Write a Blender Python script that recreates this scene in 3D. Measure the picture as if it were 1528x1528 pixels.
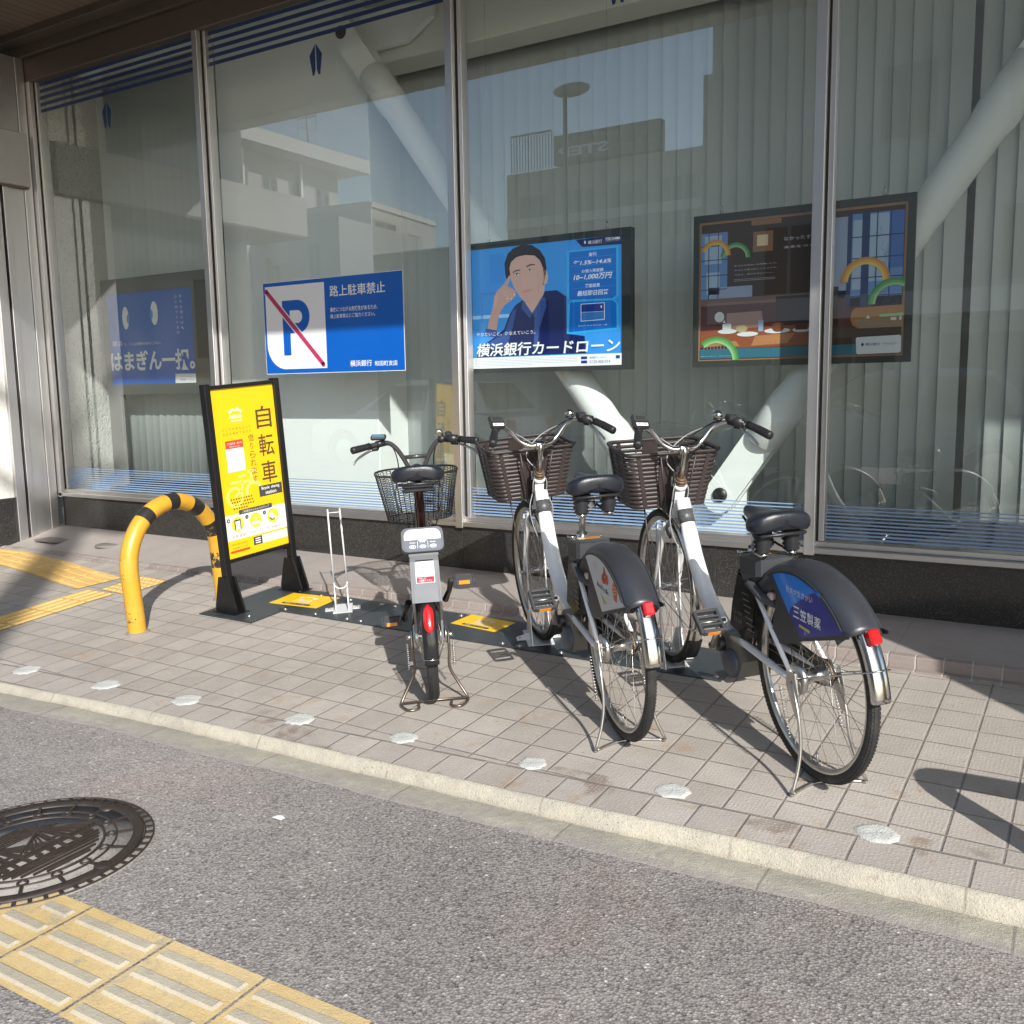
import bpy, math, random
from mathutils import Vector, Matrix
random.seed(7)
S = bpy.context.scene
for o in list(bpy.data.objects): bpy.data.objects.remove(o)
rad = math.radians
# ------------------------------------------------------------------ camera (rows: right, down, forward)
ZS = 1.335
RC = ((0.8549943, 0.5183919, -0.0159586), (0.0549316, -0.1211112, -0.9911178), (-0.5157202, 0.8465234, -0.1320255))
FPX, PPX, PPY = 1397.1119, 763.743, 763.534
GG = ((0.9998080, 0.0193689, -0.0029776), (-0.0195364, 0.9970558, -0.0741486), (0.0015326, 0.0741925, 0.9972428))
GT = (-2.20652, 3.06328, -1.23878)
cd = bpy.data.cameras.new('camera'); cam = bpy.data.objects.new('camera', cd); S.collection.objects.link(cam)
cd.sensor_width = 36; cd.lens = FPX / 1528 * 36; cd.clip_start = .05; cd.clip_end = 600
cd.shift_x = (764 - PPX) / 1528; cd.shift_y = (PPY - 764) / 1528
m = Matrix(((RC[0][0], -RC[1][0], -RC[2][0], 0), (RC[0][1], -RC[1][1], -RC[2][1], 0), (RC[0][2], -RC[1][2], -RC[2][2], ZS), (0, 0, 0, 1)))
cam.matrix_world = m; S.camera = cam
# ------------------------------------------------------------------ sky, sun, exposure
SUN_EL, SUN_AZ = rad(31.5), rad(137.0)          # azimuth = direction the light travels in, from +x
w = bpy.data.worlds.new('World'); S.world = w; w.use_nodes = True
nt = w.node_tree; nt.nodes.clear()
sky = nt.nodes.new('ShaderNodeTexSky'); sky.sky_type = 'NISHITA'; sky.sun_disc = False
sky.sun_elevation = SUN_EL
to_sun = Vector((-math.cos(SUN_AZ) * math.cos(SUN_EL), -math.sin(SUN_AZ) * math.cos(SUN_EL), math.sin(SUN_EL)))
sky.sun_rotation = math.atan2(to_sun.x, to_sun.y)
sky.air_density = 1.1; sky.dust_density = .8; sky.ozone_density = 1.2
bg = nt.nodes.new('ShaderNodeBackground'); bg.inputs[1].default_value = .15
ow = nt.nodes.new('ShaderNodeOutputWorld')
nt.links.new(sky.outputs[0], bg.inputs[0]); nt.links.new(bg.outputs[0], ow.inputs[0])
ld = bpy.data.lights.new('sun', 'SUN'); ld.energy = 4.0; ld.angle = rad(.53); ld.color = (1, .97, .915)
sun = bpy.data.objects.new('sun', ld); S.collection.objects.link(sun)
sun.rotation_euler = (-to_sun).to_track_quat('-Z', 'Y').to_euler(); sun.location = (3, -4, 8)
S.view_settings.view_transform = 'Standard'; S.view_settings.look = 'None'
S.view_settings.exposure = .66; S.view_settings.gamma = 1
S.cycles.max_bounces = 10; S.cycles.transparent_max_bounces = 16; S.cycles.diffuse_bounces = 4
S.cycles.sample_clamp_indirect = 6; S.cycles.use_denoising = True

# ------------------------------------------------------------------ helpers
def ray(u, v):
    a, b = (u - PPX) / FPX, (v - PPY) / FPX
    return Vector([RC[0][i] * a + RC[1][i] * b + RC[2][i] for i in range(3)])
CAM = Vector((0, 0, ZS))
def onplane(u, v, P, n):
    d = ray(u, v); return CAM + d * (((P - CAM).dot(n)) / d.dot(n))
def at(u, v, y): return onplane(u, v, Vector((0, y, 0)), Vector((0, 1, 0)))     # on a plane parallel to the facade
def atz(u, v, z): return onplane(u, v, Vector((0, 0, z)), Vector((0, 0, 1)))
GO = Vector(GT) + Vector((0, 0, ZS)); GX, GY, GN = (Vector([GG[r][c] for r in range(3)]) for c in range(3))
GM = Matrix.Translation(GO) @ Matrix((GX, GY, GN)).transposed().to_4x4()         # the sloping pavement's own frame
def gz(x, y): return (GN.dot(GO) - GN.x * x - GN.y * y) / GN.z
def gp(u, v, h=0): return onplane(u, v, GO + GN * h, GN)
def gframe(x, y, az, h=0):                                                       # a frame standing on the pavement
    X = Vector((math.cos(az), math.sin(az), 0)); X = (X - GN * X.dot(GN)).normalized(); Y = GN.cross(X)
    return Matrix.Translation(Vector((x, y, gz(x, y))) + GN * h) @ Matrix((X, Y, GN)).transposed().to_4x4()

def link(o): S.collection.objects.link(o); return o
def tag(o, label=None, cat=None, group=None, kind=None):
    if label: o['label'] = label
    if cat: o['category'] = cat
    if group: o['group'] = group
    if kind: o['kind'] = kind
    return o
def thing(name, label, cat, M=None, group=None):
    o = link(bpy.data.objects.new(name, None)); o.empty_display_size = .1
    if M is not None: o.matrix_world = M
    return tag(o, label, cat, group)
def copy_tree(o, parent=None):
    c = o.copy(); link(c); c.parent = parent
    for ch in list(o.children): copy_tree(ch, c)
    return c

class MB:
    def __init__(s): s.v = []; s.f = []; s.mi = []; s.sm = []; s.T = Matrix(); s.m = 0; s.smooth = False
    def add(s, vs, fs, smooth=None, mi=None):
        n = len(s.v); s.v += [s.T @ Vector(p) for p in vs]; s.f += [[i + n for i in q] for q in fs]
        s.mi += [s.m if mi is None else mi] * len(fs); s.sm += [s.smooth if smooth is None else smooth] * len(fs); return s
    def box(s, x0, x1, y0, y1, z0, z1, bev=0):
        if bev <= 0:
            return s.add([(x, y, z) for x in (x0, x1) for y in (y0, y1) for z in (z0, z1)],
                         [(0, 1, 3, 2), (4, 6, 7, 5), (0, 4, 5, 1), (2, 3, 7, 6), (0, 2, 6, 4), (1, 5, 7, 3)])
        b = bev; pts = []
        sec = [(x0 + b, y0), (x1 - b, y0), (x1, y0 + b), (x1, y1 - b), (x1 - b, y1), (x0 + b, y1), (x0, y1 - b), (x0, y0 + b)]
        ins = [(min(max(x, x0 + b), x1 - b), min(max(y, y0 + b), y1 - b)) for x, y in sec]
        rings = [[(x, y, z0) for x, y in ins], [(x, y, z0 + b) for x, y in sec], [(x, y, z1 - b) for x, y in sec], [(x, y, z1) for x, y in ins]]
        return s.loft(rings, cap=True, smooth=False)
    def loft(s, rings, cap=False, closed=True, loop=False, smooth=True):
        n = len(rings[0]); vs = [p for r in rings for p in r]; fs = []
        R = len(rings)
        for i in range(R if loop else R - 1):
            j = (i + 1) % R
            for k in range(n if closed else n - 1):
                l = (k + 1) % n; fs.append((i * n + k, i * n + l, j * n + l, j * n + k))
        s.add(vs, fs, smooth)
        if cap:
            b = len(s.v) - len(vs); fl = len(s.f)
            s.f += [[b + k for k in range(n)][::-1], [b + (R - 1) * n + k for k in range(n)]]; s.mi += [s.m] * 2; s.sm += [False] * 2
        return s
    def tube(s, path, r, seg=8, cap=True, closed=False, flat=None, up=None):
        P = [Vector(p) for p in path]; n = len(P); rings = []; rr = r if isinstance(r, (list, tuple)) else [r] * n
        prev = None
        for i, p in enumerate(P):
            a = P[(i - 1) % n] if (closed or i > 0) else p; b = P[(i + 1) % n] if (closed or i < n - 1) else p
            t = (b - a).normalized()
            if prev is None:
                q = Vector(up) if up else (Vector((0, 0, 1)) if abs(t.z) < .9 else Vector((1, 0, 0)))
            else: q = prev
            e = (q - t * q.dot(t)); e = e.normalized() if e.length > 1e-6 else t.orthogonal().normalized()
            g = t.cross(e); prev = e
            fl = flat if flat else 1
            rings.append([p + e * (rr[i] * math.cos(2 * math.pi * k / seg)) + g * (rr[i] * fl * math.sin(2 * math.pi * k / seg)) for k in range(seg)])
        return s.loft(rings, cap=cap and not closed, loop=closed)
    def lathe(s, prof, seg=24, axis='z', c=(0, 0, 0), arc=None):
        c = Vector(c); rings = []
        for k in range(seg):
            a = 2 * math.pi * k / seg; ca, sa = math.cos(a), math.sin(a)
            ring = []
            for r, h in prof:
                q = {'z': (r * ca, r * sa, h), 'y': (r * ca, h, r * sa), 'x': (h, r * ca, r * sa)}[axis]; ring.append(c + Vector(q))
            rings.append(ring)
        return s.loft(rings, closed=False, loop=True)
    def ball(s, c, r, sx=1, sy=1, sz=1, seg=16, rg=10):
        pr = [(math.sin(math.pi * i / rg), -math.cos(math.pi * i / rg)) for i in range(rg + 1)]
        c = Vector(c); rings = [[c + Vector((max(q, 1e-4) * r * sx * math.cos(2 * math.pi * k / seg), max(q, 1e-4) * r * sy * math.sin(2 * math.pi * k / seg), h * r * sz)) for q, h in pr] for k in range(seg)]
        return s.loft(rings, closed=False, loop=True)
    def prism(s, poly, a, b, plane='xz', smooth=False):
        f = {'xz': lambda p, h: (p[0], h, p[1]), 'xy': lambda p, h: (p[0], p[1], h), 'yz': lambda p, h: (h, p[0], p[1])}[plane]
        return s.loft([[f(p, a) for p in poly], [f(p, b) for p in poly]], cap=True, smooth=smooth)
    def build(s, name, mats, parent=None, M=None):
        me = bpy.data.meshes.new(name); me.from_pydata([tuple(p) for p in s.v], [], s.f)
        for mt in (mats if isinstance(mats, (list, tuple)) else [mats]): me.materials.append(mt)
        me.polygons.foreach_set('material_index', s.mi); me.polygons.foreach_set('use_smooth', s.sm); me.update()
        import bmesh as _b
        bm = _b.new(); bm.from_mesh(me); _b.ops.recalc_face_normals(bm, faces=bm.faces); bm.to_mesh(me); bm.free()
        o = link(bpy.data.objects.new(name, me))
        if parent is not None: o.parent = parent
        if M is not None: o.matrix_world = M
        return o

def arcpts(c, r, a0, a1, n, plane='xz', y=0):
    out = []
    for i in range(n + 1):
        a = rad(a0 + (a1 - a0) * i / n); p = (c[0] + r * math.cos(a), c[1] + r * math.sin(a))
        out.append((p[0], y, p[1]) if plane == 'xz' else (p[0], p[1], y))
    return out
def spline(pts, n=6):                                                            # Catmull-Rom through the points
    P = [Vector(p) for p in pts]; P = [P[0] * 2 - P[1]] + P + [P[-1] * 2 - P[-2]]; out = []
    for i in range(1, len(P) - 2):
        for k in range(n):
            t = k / n; a, b, c, d = P[i - 1:i + 3]
            out.append(.5 * ((2 * b) + (c - a) * t + (2 * a - 5 * b + 4 * c - d) * t * t + (3 * b - a - 3 * c + d) * t ** 3))
    return out + [P[-2]]

# text: meshes of the built-in font, cached, in a unit box
_tx = {}
def glyphs(s, bold=0., shear=0.):
    k = (s, bold, shear)
    if k not in _tx:
        c = bpy.data.curves.new('lettering', 'FONT'); c.body = s; c.offset = bold; c.shear = shear; c.resolution_u = 3
        o = bpy.data.objects.new('lettering', c); S.collection.objects.link(o)
        bpy.context.view_layer.update()
        me = bpy.data.meshes.new_from_object(o.evaluated_get(bpy.context.evaluated_depsgraph_get()))
        vs = [(v.co.x, v.co.y) for v in me.vertices]; fs = [list(p.vertices) for p in me.polygons]
        bpy.data.objects.remove(o); bpy.data.curves.remove(c); bpy.data.meshes.remove(me)
        xs = [v[0] for v in vs]; ys = [v[1] for v in vs]
        x0, x1, y0, y1 = min(xs), max(xs), min(ys), max(ys)
        _tx[k] = ([((x - x0) / max(x1 - x0, 1e-6), (y - y0) / max(y1 - y0, 1e-6)) for x, y in vs], fs, (x1 - x0) / max(y1 - y0, 1e-6))
    return _tx[k]

class Board:
    """A flat printed face: origin O, unit axes ex (right) and ey (up), normal n towards the reader; px() turns photo pixels into face coordinates."""
    def __init__(s, O, ex, ey, step=.0007):
        s.O, s.ex, s.ey = Vector(O), Vector(ex).normalized(), Vector(ey).normalized(); s.n = s.ex.cross(s.ey); s.step = step; s.mb = MB(); s.mats = []
    def px(s, u, v):
        P = onplane(u, v, s.O, s.n) - s.O; return (P.dot(s.ex), P.dot(s.ey))
    def mat(s, m):
        if m not in s.mats: s.mats.append(m)
        s.mb.m = s.mats.index(m)
    def P3(s, a, b, k): return s.O + s.ex * a + s.ey * b + s.n * (s.step * k)
    def poly(s, pts, m, k, pix=True):
        s.mat(m); q = [s.px(*p) for p in pts] if pix else pts
        s.mb.add([s.P3(a, b, k) for a, b in q], [list(range(len(q)))], False); return s
    def ell(s, c, rx, ry, m, k, n=28, pix=False, rot=0):
        a, b = s.px(*c) if pix else c
        cr, sr = math.cos(rot), math.sin(rot)
        return s.poly([(a + rx * math.cos(t) * cr - ry * math.sin(t) * sr, b + rx * math.cos(t) * sr + ry * math.sin(t) * cr) for t in (2 * math.pi * i / n for i in range(n))], m, k, False)
    def band(s, pts, w, m, k, pix=True):
        q = [Vector(s.px(*p)) if pix else Vector(p) for p in pts]
        for a, b in zip(q, q[1:]):
            d = (b - a).normalized(); e = Vector((-d.y, d.x)) * (w / 2)
            s.poly([a - e, b - e, b + e, a + e], m, k, False)
        return s
    def arc(s, c, r0, r1, a0, a1, m, k, n=20):
        P = []
        for i in range(n + 1):
            t = rad(a0 + (a1 - a0) * i / n); P.append((math.cos(t), math.sin(t)))
        for p, q in zip(P, P[1:]):
            s.poly([(c[0] + r0 * p[0], c[1] + r0 * p[1]), (c[0] + r1 * p[0], c[1] + r1 * p[1]), (c[0] + r1 * q[0], c[1] + r1 * q[1]), (c[0] + r0 * q[0], c[1] + r0 * q[1])], m, k, False)
        return s
    def text(s, t, a0, b0, a1, b1, m, k, bold=0., shear=0.):                      # into the box (a0,b0)-(a1,b1)
        s.mat(m); vs, fs, _ = glyphs(t, bold, shear)
        s.mb.add([s.P3(a0 + (a1 - a0) * x, b0 + (b1 - b0) * y, k) for x, y in vs], fs, False); return s
    def tpx(s, t, tl, br, m, k, bold=0., shear=0.):
        a0, b1 = s.px(*tl); a1, b0 = s.px(*br); return s.text(t, a0, b0, a1, b1, m, k, bold, shear)
    def build(s, name, parent=None): return s.mb.build(name, s.mats, parent)

# node expressions
class X:
    nt = None
    def __init__(s, sock): s.s = sock
    @staticmethod
    def op(o, *a):
        n = X.nt.nodes.new('ShaderNodeMath'); n.operation = o
        for i, q in enumerate(a):
            if isinstance(q, X): X.nt.links.new(q.s, n.inputs[i])
            else: n.inputs[i].default_value = q
        return X(n.outputs[0])
    def __add__(s, b): return X.op('ADD', s, b)
    __radd__ = __add__
    def __sub__(s, b): return X.op('SUBTRACT', s, b)
    def __rsub__(s, b): return X.op('SUBTRACT', b, s)
    def __mul__(s, b): return X.op('MULTIPLY', s, b)
    __rmul__ = __mul__
    def __truediv__(s, b): return X.op('DIVIDE', s, b)
    def abs(s): return X.op('ABSOLUTE', s)
    def fr(s): return X.op('FRACT', s)
    def fl(s): return X.op('FLOOR', s)
    def gt(s, b): return X.op('GREATER_THAN', s, b)
    def lt(s, b): return X.op('LESS_THAN', s, b)
    def mx(s, b): return X.op('MAXIMUM', s, b)
    def mn(s, b): return X.op('MINIMUM', s, b)
    def ss(s, lo, hi):
        n = X.nt.nodes.new('ShaderNodeMapRange'); n.interpolation_type = 'SMOOTHSTEP'
        X.nt.links.new(s.s, n.inputs[0]); n.inputs[1].default_value = lo; n.inputs[2].default_value = hi; n.inputs[3].default_value = 0; n.inputs[4].default_value = 1
        return X(n.outputs[0])
def coords(kind='Object'):
    n = X.nt.nodes.new('ShaderNodeTexCoord'); return n.outputs[kind]
def xyz(sock):
    n = X.nt.nodes.new('ShaderNodeSeparateXYZ'); X.nt.links.new(sock, n.inputs[0]); return [X(o) for o in n.outputs]
def comb(a, b, c=0):
    n = X.nt.nodes.new('ShaderNodeCombineXYZ')
    for i, q in enumerate((a, b, c)):
        if isinstance(q, X): X.nt.links.new(q.s, n.inputs[i])
        else: n.inputs[i].default_value = q
    return n.outputs[0]
def noise(sock, scale, detail=4, rough=.6, dist=0):
    n = X.nt.nodes.new('ShaderNodeTexNoise'); n.inputs['Scale'].default_value = scale; n.inputs['Detail'].default_value = detail
    n.inputs['Roughness'].default_value = rough; n.inputs['Distortion'].default_value = dist
    if sock is not None: X.nt.links.new(sock, n.inputs[0])
    return X(n.outputs[0])
def wnoise(sock):
    n = X.nt.nodes.new('ShaderNodeTexWhiteNoise'); n.noise_dimensions = '3D'; X.nt.links.new(sock, n.inputs[0]); return X(n.outputs[0])
def voro(sock, scale, feat='F1', out=0, rnd=1):
    n = X.nt.nodes.new('ShaderNodeTexVoronoi'); n.feature = feat; n.inputs['Scale'].default_value = scale
    n.inputs['Randomness'].default_value = rnd; X.nt.links.new(sock, n.inputs[0]); return n.outputs[out]
def mixc(f, a, b):
    n = X.nt.nodes.new('ShaderNodeMix'); n.data_type = 'RGBA'
    if isinstance(f, X): X.nt.links.new(f.s, n.inputs[0])
    else: n.inputs[0].default_value = f
    for i, q in ((6, a), (7, b)):
        if isinstance(q, tuple): n.inputs[i].default_value = (*q, 1)
        else: X.nt.links.new(q, n.inputs[i])
    return n.outputs[2]
def scalec(col, f):                                                              # colour times a value
    n = X.nt.nodes.new('ShaderNodeVectorMath'); n.operation = 'SCALE'
    if isinstance(col, tuple): n.inputs[0].default_value = col
    else: X.nt.links.new(col, n.inputs[0])
    X.nt.links.new(f.s, n.inputs[3]); return n.outputs[0]
def newmat(name):
    mt = bpy.data.materials.new(name); mt.use_nodes = True; X.nt = mt.node_tree
    return mt, mt.node_tree.nodes['Principled BSDF']
def setin(sock, v):
    if isinstance(v, X): X.nt.links.new(v.s, sock)
    elif isinstance(v, bpy.types.NodeSocket): X.nt.links.new(v, sock)
    elif isinstance(v, tuple): sock.default_value = (*v, 1)
    else: sock.default_value = v
def bump(p, h, dist=.002, strength=1.):
    n = X.nt.nodes.new('ShaderNodeBump'); n.inputs['Distance'].default_value = dist; n.inputs['Strength'].default_value = strength
    X.nt.links.new(h.s, n.inputs['Height']); X.nt.links.new(n.outputs[0], p.inputs['Normal'])
_mc = {}
def mat(name, col, rough=.5, metal=0., var=.12, scale=9., bmp=0., bscale=60., coat=0., dirt=None, spec=None):
    if name in _mc: return _mc[name]
    mt, p = newmat(name); c = coords()
    a = noise(c, scale, 5, .65); b = noise(c, scale * 6, 3, .6)
    k = (a - .5) * (2 * var) + (b - .5) * var + 1.
    cs = scalec(col, k)
    if dirt:
        cs = mixc(noise(c, dirt[2] if len(dirt) > 2 else 14, 6, .7, .4).ss(dirt[3] if len(dirt) > 3 else .55, .75) * dirt[1], cs, dirt[0])
    setin(p.inputs['Base Color'], cs); setin(p.inputs['Roughness'], (a - .5) * .25 + rough); p.inputs['Metallic'].default_value = metal
    if coat: p.inputs['Coat Weight'].default_value = coat; p.inputs['Coat Roughness'].default_value = .08
    if spec is not None: p.inputs['Specular IOR Level'].default_value = spec
    if bmp: bump(p, noise(c, bscale, 4, .6), bmp)
    _mc[name] = mt; return mt

# ------------------------------------------------------------------ ground materials
TT = .15
def m_paving():
    mt, p = newmat('paving'); c = coords(); x, y, z = xyz(c)
    u, v = x / TT, y / TT
    wob = noise(c, 3.2, 2) - .5
    e = v - (u - 14.4) * .0585 + 3.56                              # distance from the kerb in tiles
    edge = e.lt(1.02)
    u2 = u + .43
    uu = u + edge * (u2 - u); vv = v + edge * (e - v)
    du = (uu.fr() - .5).abs(); dv = (vv.fr() - .5).abs()
    line = (du.mx(dv) + wob * .012).ss(.462, .492)
    sep = ((e - 1.02).abs()).ss(.035, .015)
    line = line.mx(sep)
    tid = wnoise(comb(uu.fl(), vv.fl() + edge * 50))
    # anti-slip dots
    dots = voro(comb(uu * 12., vv * 12.), 1., 'F1', 0, .42)
    dot = X(dots).ss(.42, .2)
    big = noise(c, .9, 4, .6); mid = noise(c, 7, 5, .65); fine = noise(c, 130, 3, .7)
    col = mixc(tid, (.328, .293, .258), (.384, .346, .306))
    col = scalec(col, (big - .5) * .42 + (mid - .5) * .34 + (fine - .5) * .55 + 1. + dot * .06)
    rust = (noise(comb(u * .8, v * .9), 1.1, 4, .7, .6)).ss(.56, .74) * e.lt(4.2) * .5
    col = mixc(rust, col, (.33, .20, .085))
    brown = noise(comb(u, v, 7.), .55, 3, .6, .3).ss(.56, .66) * e.lt(1.4) * .6
    col = mixc(brown * (1. - dot * .6), col, (.15, .10, .07))
    pale = noise(comb(u, v, 3.), .8, 5, .75).ss(.66, .74) * .35
    col = mixc(pale, col, (.52, .50, .47))
    spots = X(voro(comb(u, v, 0.), 1.7)).ss(.06, .03) * .5
    col = mixc(spots, col, (.09, .085, .08))
    col = mixc(line * (noise(c, 11, 3).ss(.3, .6) * .5 + .45), col, (.185, .160, .142))
    setin(p.inputs['Base Color'], col); p.inputs['Roughness'].default_value = .82; p.inputs['Specular IOR Level'].default_value = .3
    bump(p, (1. - line) * .55 + dot * .16 + fine * .22 + tid * .1, .0035)
    return mt
def m_asphalt():
    mt, p = newmat('asphalt'); c = coords()
    wn = voro(c, 140, 'F1', 1); n3 = xyz(wn)
    d = X(voro(c, 140, 'F1', 0)); big = noise(c, .8, 5, .62); mid = noise(c, 6, 5, .7)
    fine = noise(c, 300, 2)
    a = n3[0]
    val = a.ss(.1, .9) * .075 + a.ss(.90, .96) * .05 + a.ss(.992, .997) * .18 - a.ss(.12, .02) * .07
    wn2 = xyz(voro(c, 47, 'F1', 1))[1].ss(.97, .985) * X(voro(c, 47)).ss(.35, .1) * .4
    k = val + wn2 * .6 + .258 + (big - .5) * .20 + (mid - .5) * .12 + (noise(c, .35, 3) - .5) * .10 + (fine - .5) * .10 - d.ss(.38, .66) * .085
    red = noise(c, 1.7, 5, .66, .5).ss(.52, .70) * .42
    col = scalec(mixc(red, (1.0, .905, .835), (1.12, .87, .77)), k)
    bl = noise(comb(*[q * 1. for q in xyz(c)[:2]], 5.), 2.1, 5, .7).ss(.60, .72) * .25
    col = mixc(bl, col, (.11, .105, .105))
    setin(p.inputs['Base Color'], col); p.inputs['Roughness'].default_value = .8; p.inputs['Specular IOR Level'].default_value = .35
    bump(p, d * .8 + a * .5 + fine * .3, .0026)
    return mt
def m_conc(name, c1, c2, dark, sc=1.):
    mt, p = newmat(name); c = coords()
    big = noise(c, 2.2 * sc, 5, .7); fine = noise(c, 160, 3, .7); mid = noise(c, 18, 5, .7)
    col = mixc(big.ss(.35, .65), c1, c2)
    col = scalec(col, (fine - .5) * .5 + (mid - .5) * .5 + 1.)
    col = mixc(noise(c, 9, 6, .75, .5).ss(.56, .70) * .55, col, dark)
    pit = X(voro(c, 90)).ss(.16, .06) * noise(c, 6).ss(.45, .6)
    col = mixc(pit * .7, col, (.10, .09, .075))
    setin(p.inputs['Base Color'], col); p.inputs['Roughness'].default_value = .88
    bump(p, fine * .6 + mid * 1. - pit, .006); return mt
M_PAVE, M_ASPH = m_paving(), m_asphalt()
M_KERB = m_conc('kerb_concrete', (.43, .395, .315), (.36, .33, .275), (.25, .215, .17))
M_GUT = m_conc('gutter_concrete', (.37, .345, .275), (.30, .28, .23), (.19, .175, .145))
def gutter_edge():                                                     # tar and grit worked over the outer edge, darker along the kerb
    X.nt = M_GUT.node_tree; p = X.nt.nodes['Principled BSDF']; src = p.inputs['Base Color'].links[0].from_socket
    at_ = X.nt.nodes.new('ShaderNodeAttribute'); at_.attribute_name = 'across'; t = X(at_.outputs['Fac']); c = coords()
    n_ = noise(c, 7, 6, .75, .4); g = noise(c, 120, 3, .8)
    col = mixc((t + (n_ - .5) * .9 + (g - .5) * .5).ss(.62, .95), src, scalec((.255, .228, .208), g + .5))
    col = mixc((t * -1. + (n_ - .5) * .7 + .12).ss(-.02, .16) * .75, col, (.12, .105, .085))
    jx = xyz(c)[0]; ln = ((jx / .6 + .12).fr() - .5).abs().ss(.4915, .4965) * .6; col = mixc(ln, col, (.13, .12, .10))
    setin(p.inputs['Base Color'], col)
gutter_edge()
def kerb_joint():
    X.nt = M_KERB.node_tree; p = X.nt.nodes['Principled BSDF']; src = p.inputs['Base Color'].links[0].from_socket; c = coords(); x, y, z = xyz(c)
    ln = ((x / .6 + .31).fr() - .5).abs().ss(.4925, .4965) * noise(c, 20, 3).ss(.35, .6) * .7; col = mixc(ln, src, (.22, .19, .15))
    low = (z * -1. + .018 + (noise(c, 14, 5, .7) - .5) * .03).ss(.0, .02) * .45; col = mixc(low, col, (.24, .20, .15))
    setin(p.inputs['Base Color'], col)
kerb_joint()

# kerb edge line in world x,y (top of kerb on the pavement plane)
EDGE = [(-30, .35), (-12, 1.62), (-8, 1.95), (-5.6, 2.18), (-4.2, 2.31), (-3.3, 2.378), (-2.55, 2.405), (-1.5, 2.434), (-.59, 2.478), (-.06, 2.492), (1.5, 2.53), (6, 2.64), (30, 3.2)]
def edge_fine(step=.05):
    out = []
    for a, b in zip(EDGE, EDGE[1:]):
        L = math.dist(a, b); st = step if -6 < a[0] < 1.6 else L
        n = max(1, int(L / st)); out += [(a[0] + (b[0] - a[0]) * i / n, a[1] + (b[1] - a[1]) * i / n) for i in range(n)]
    return out + [EDGE[-1]]
EF = edge_fine(); rnd = random.Random(3)
# one ground sheet to the horizon
b = MB(); b.add([(-300, -300, -.012), (300, -300, -.012), (300, 300, -.012), (-300, 300, -.012)], [(0, 1, 2, 3)])
tag(b.build('ground', M_ASPH), kind='structure')
b = MB(); n = len(EF)
pts = [(x, y - .08) for x, y in EF]
b.add([(x, y, 0) for x, y in pts] + [(x, -25, 0) for x, y in pts], [(i, i + 1, n + i + 1, n + i) for i in range(n - 1)])
tag(b.build('road', M_ASPH), kind='structure')
b = MB(); g = []
for x, y in EF:
    j = rnd.uniform(-.004, .004) + .008 * math.sin(x * 5.1) * math.sin(x * 1.7)
    g.append([(x, y - .155 + j, -.001), (x, y - .15 + j, .0025), (x, y - .10, .007), (x, y - .035, .004), (x, y - .02, .002)])
b.loft(g, closed=False); o = b.build('gutter', M_GUT); tag(o, kind='structure')
a_ = o.data.attributes.new('across', 'FLOAT', 'POINT'); a_.data.foreach_set('value', [q for _ in EF for q in (1., .97, .65, .22, 0.)])
b = MB(); g = []
for x, y in EF:
    t = gz(x, y); j = rnd.uniform(-.0035, .0035) + .003 * math.sin(x * 9) * math.sin(x * 2.3); q = rnd.uniform(-.005, .002)
    g.append([(x, y - .034 + j, -.01), (x, y - .03 + j, .004), (x, y - .016 + j, t - .016 + q), (x, y - .007, t - .004 + q), (x, y + .001, t - .0005), (x, y + .006, t - .001)])
b.loft(g, closed=False); tag(b.build('kerb', M_KERB), kind='structure')
# pavement (in its own sloping frame), up to beyond the step
GI = GM.inverted()
b = MB(); lo = [GI @ Vector((x, y + .004, gz(x, y + .004))) for x, y in EF]; hi = [GI @ Vector((x, 4.56, gz(x, 4.56))) for x, y in EF]
b.add([(p.x, p.y, 0) for p in lo] + [(p.x, p.y, 0) for p in hi], [(i, i + 1, n + i + 1, n + i) for i in range(n - 1)])
tag(b.build('pavement', M_PAVE, None, GM), kind='structure')

# raised strip along the building: step edge + top slab
STEP = [(-20, 4.12, .0), (-6.9, 4.12, .002), (-6.3, 4.10, .008), (-5.6, 4.05, .022), (-4.8, 4.03, .030), (-3.4, 4.035, .036), (-2.5, 4.03, .042), (-.7, 3.99, .052), (.6, 3.965, .056), (8, 3.83, .06), (20, 3.6, .06)]
def zfac(x):                                                        # height of the ground along the facade
    return max(ZS + 4.6 * (-.2343 - .0049 * (x / 4.6 + 1)), .05)
def sin_(x):
    for a, c in zip(STEP, STEP[1:]):
        if a[0] <= x <= c[0]:
            t = (x - a[0]) / (c[0] - a[0]); return a[1] + (c[1] - a[1]) * t, a[2] + (c[2] - a[2]) * t
def m_slab():
    mt, p = newmat('step_slab'); c = coords(); x, y, z = xyz(c)
    fine = noise(c, 190, 3, .7); mid = noise(c, 5, 5, .65)
    ln = ((x / .6 + 3.03).fr() - .5).abs().ss(.493, .4975) * .25
    fl = X(voro(c, 330, 'F1', 0)).ss(.3, .1) * .16
    col = scalec((.315, .280, .258), (fine - .5) * .5 + (mid - .5) * .35 + 1. + fl)
    col = mixc(noise(c, 3.3, 6, .75, .4).ss(.58, .72) * .3, col, (.17, .15, .14))
    col = mixc(ln, col, (.12, .10, .09))
    setin(p.inputs['Base Color'], col); p.inputs['Roughness'].default_value = .8; bump(p, fine + mid, .002); return mt
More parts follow.
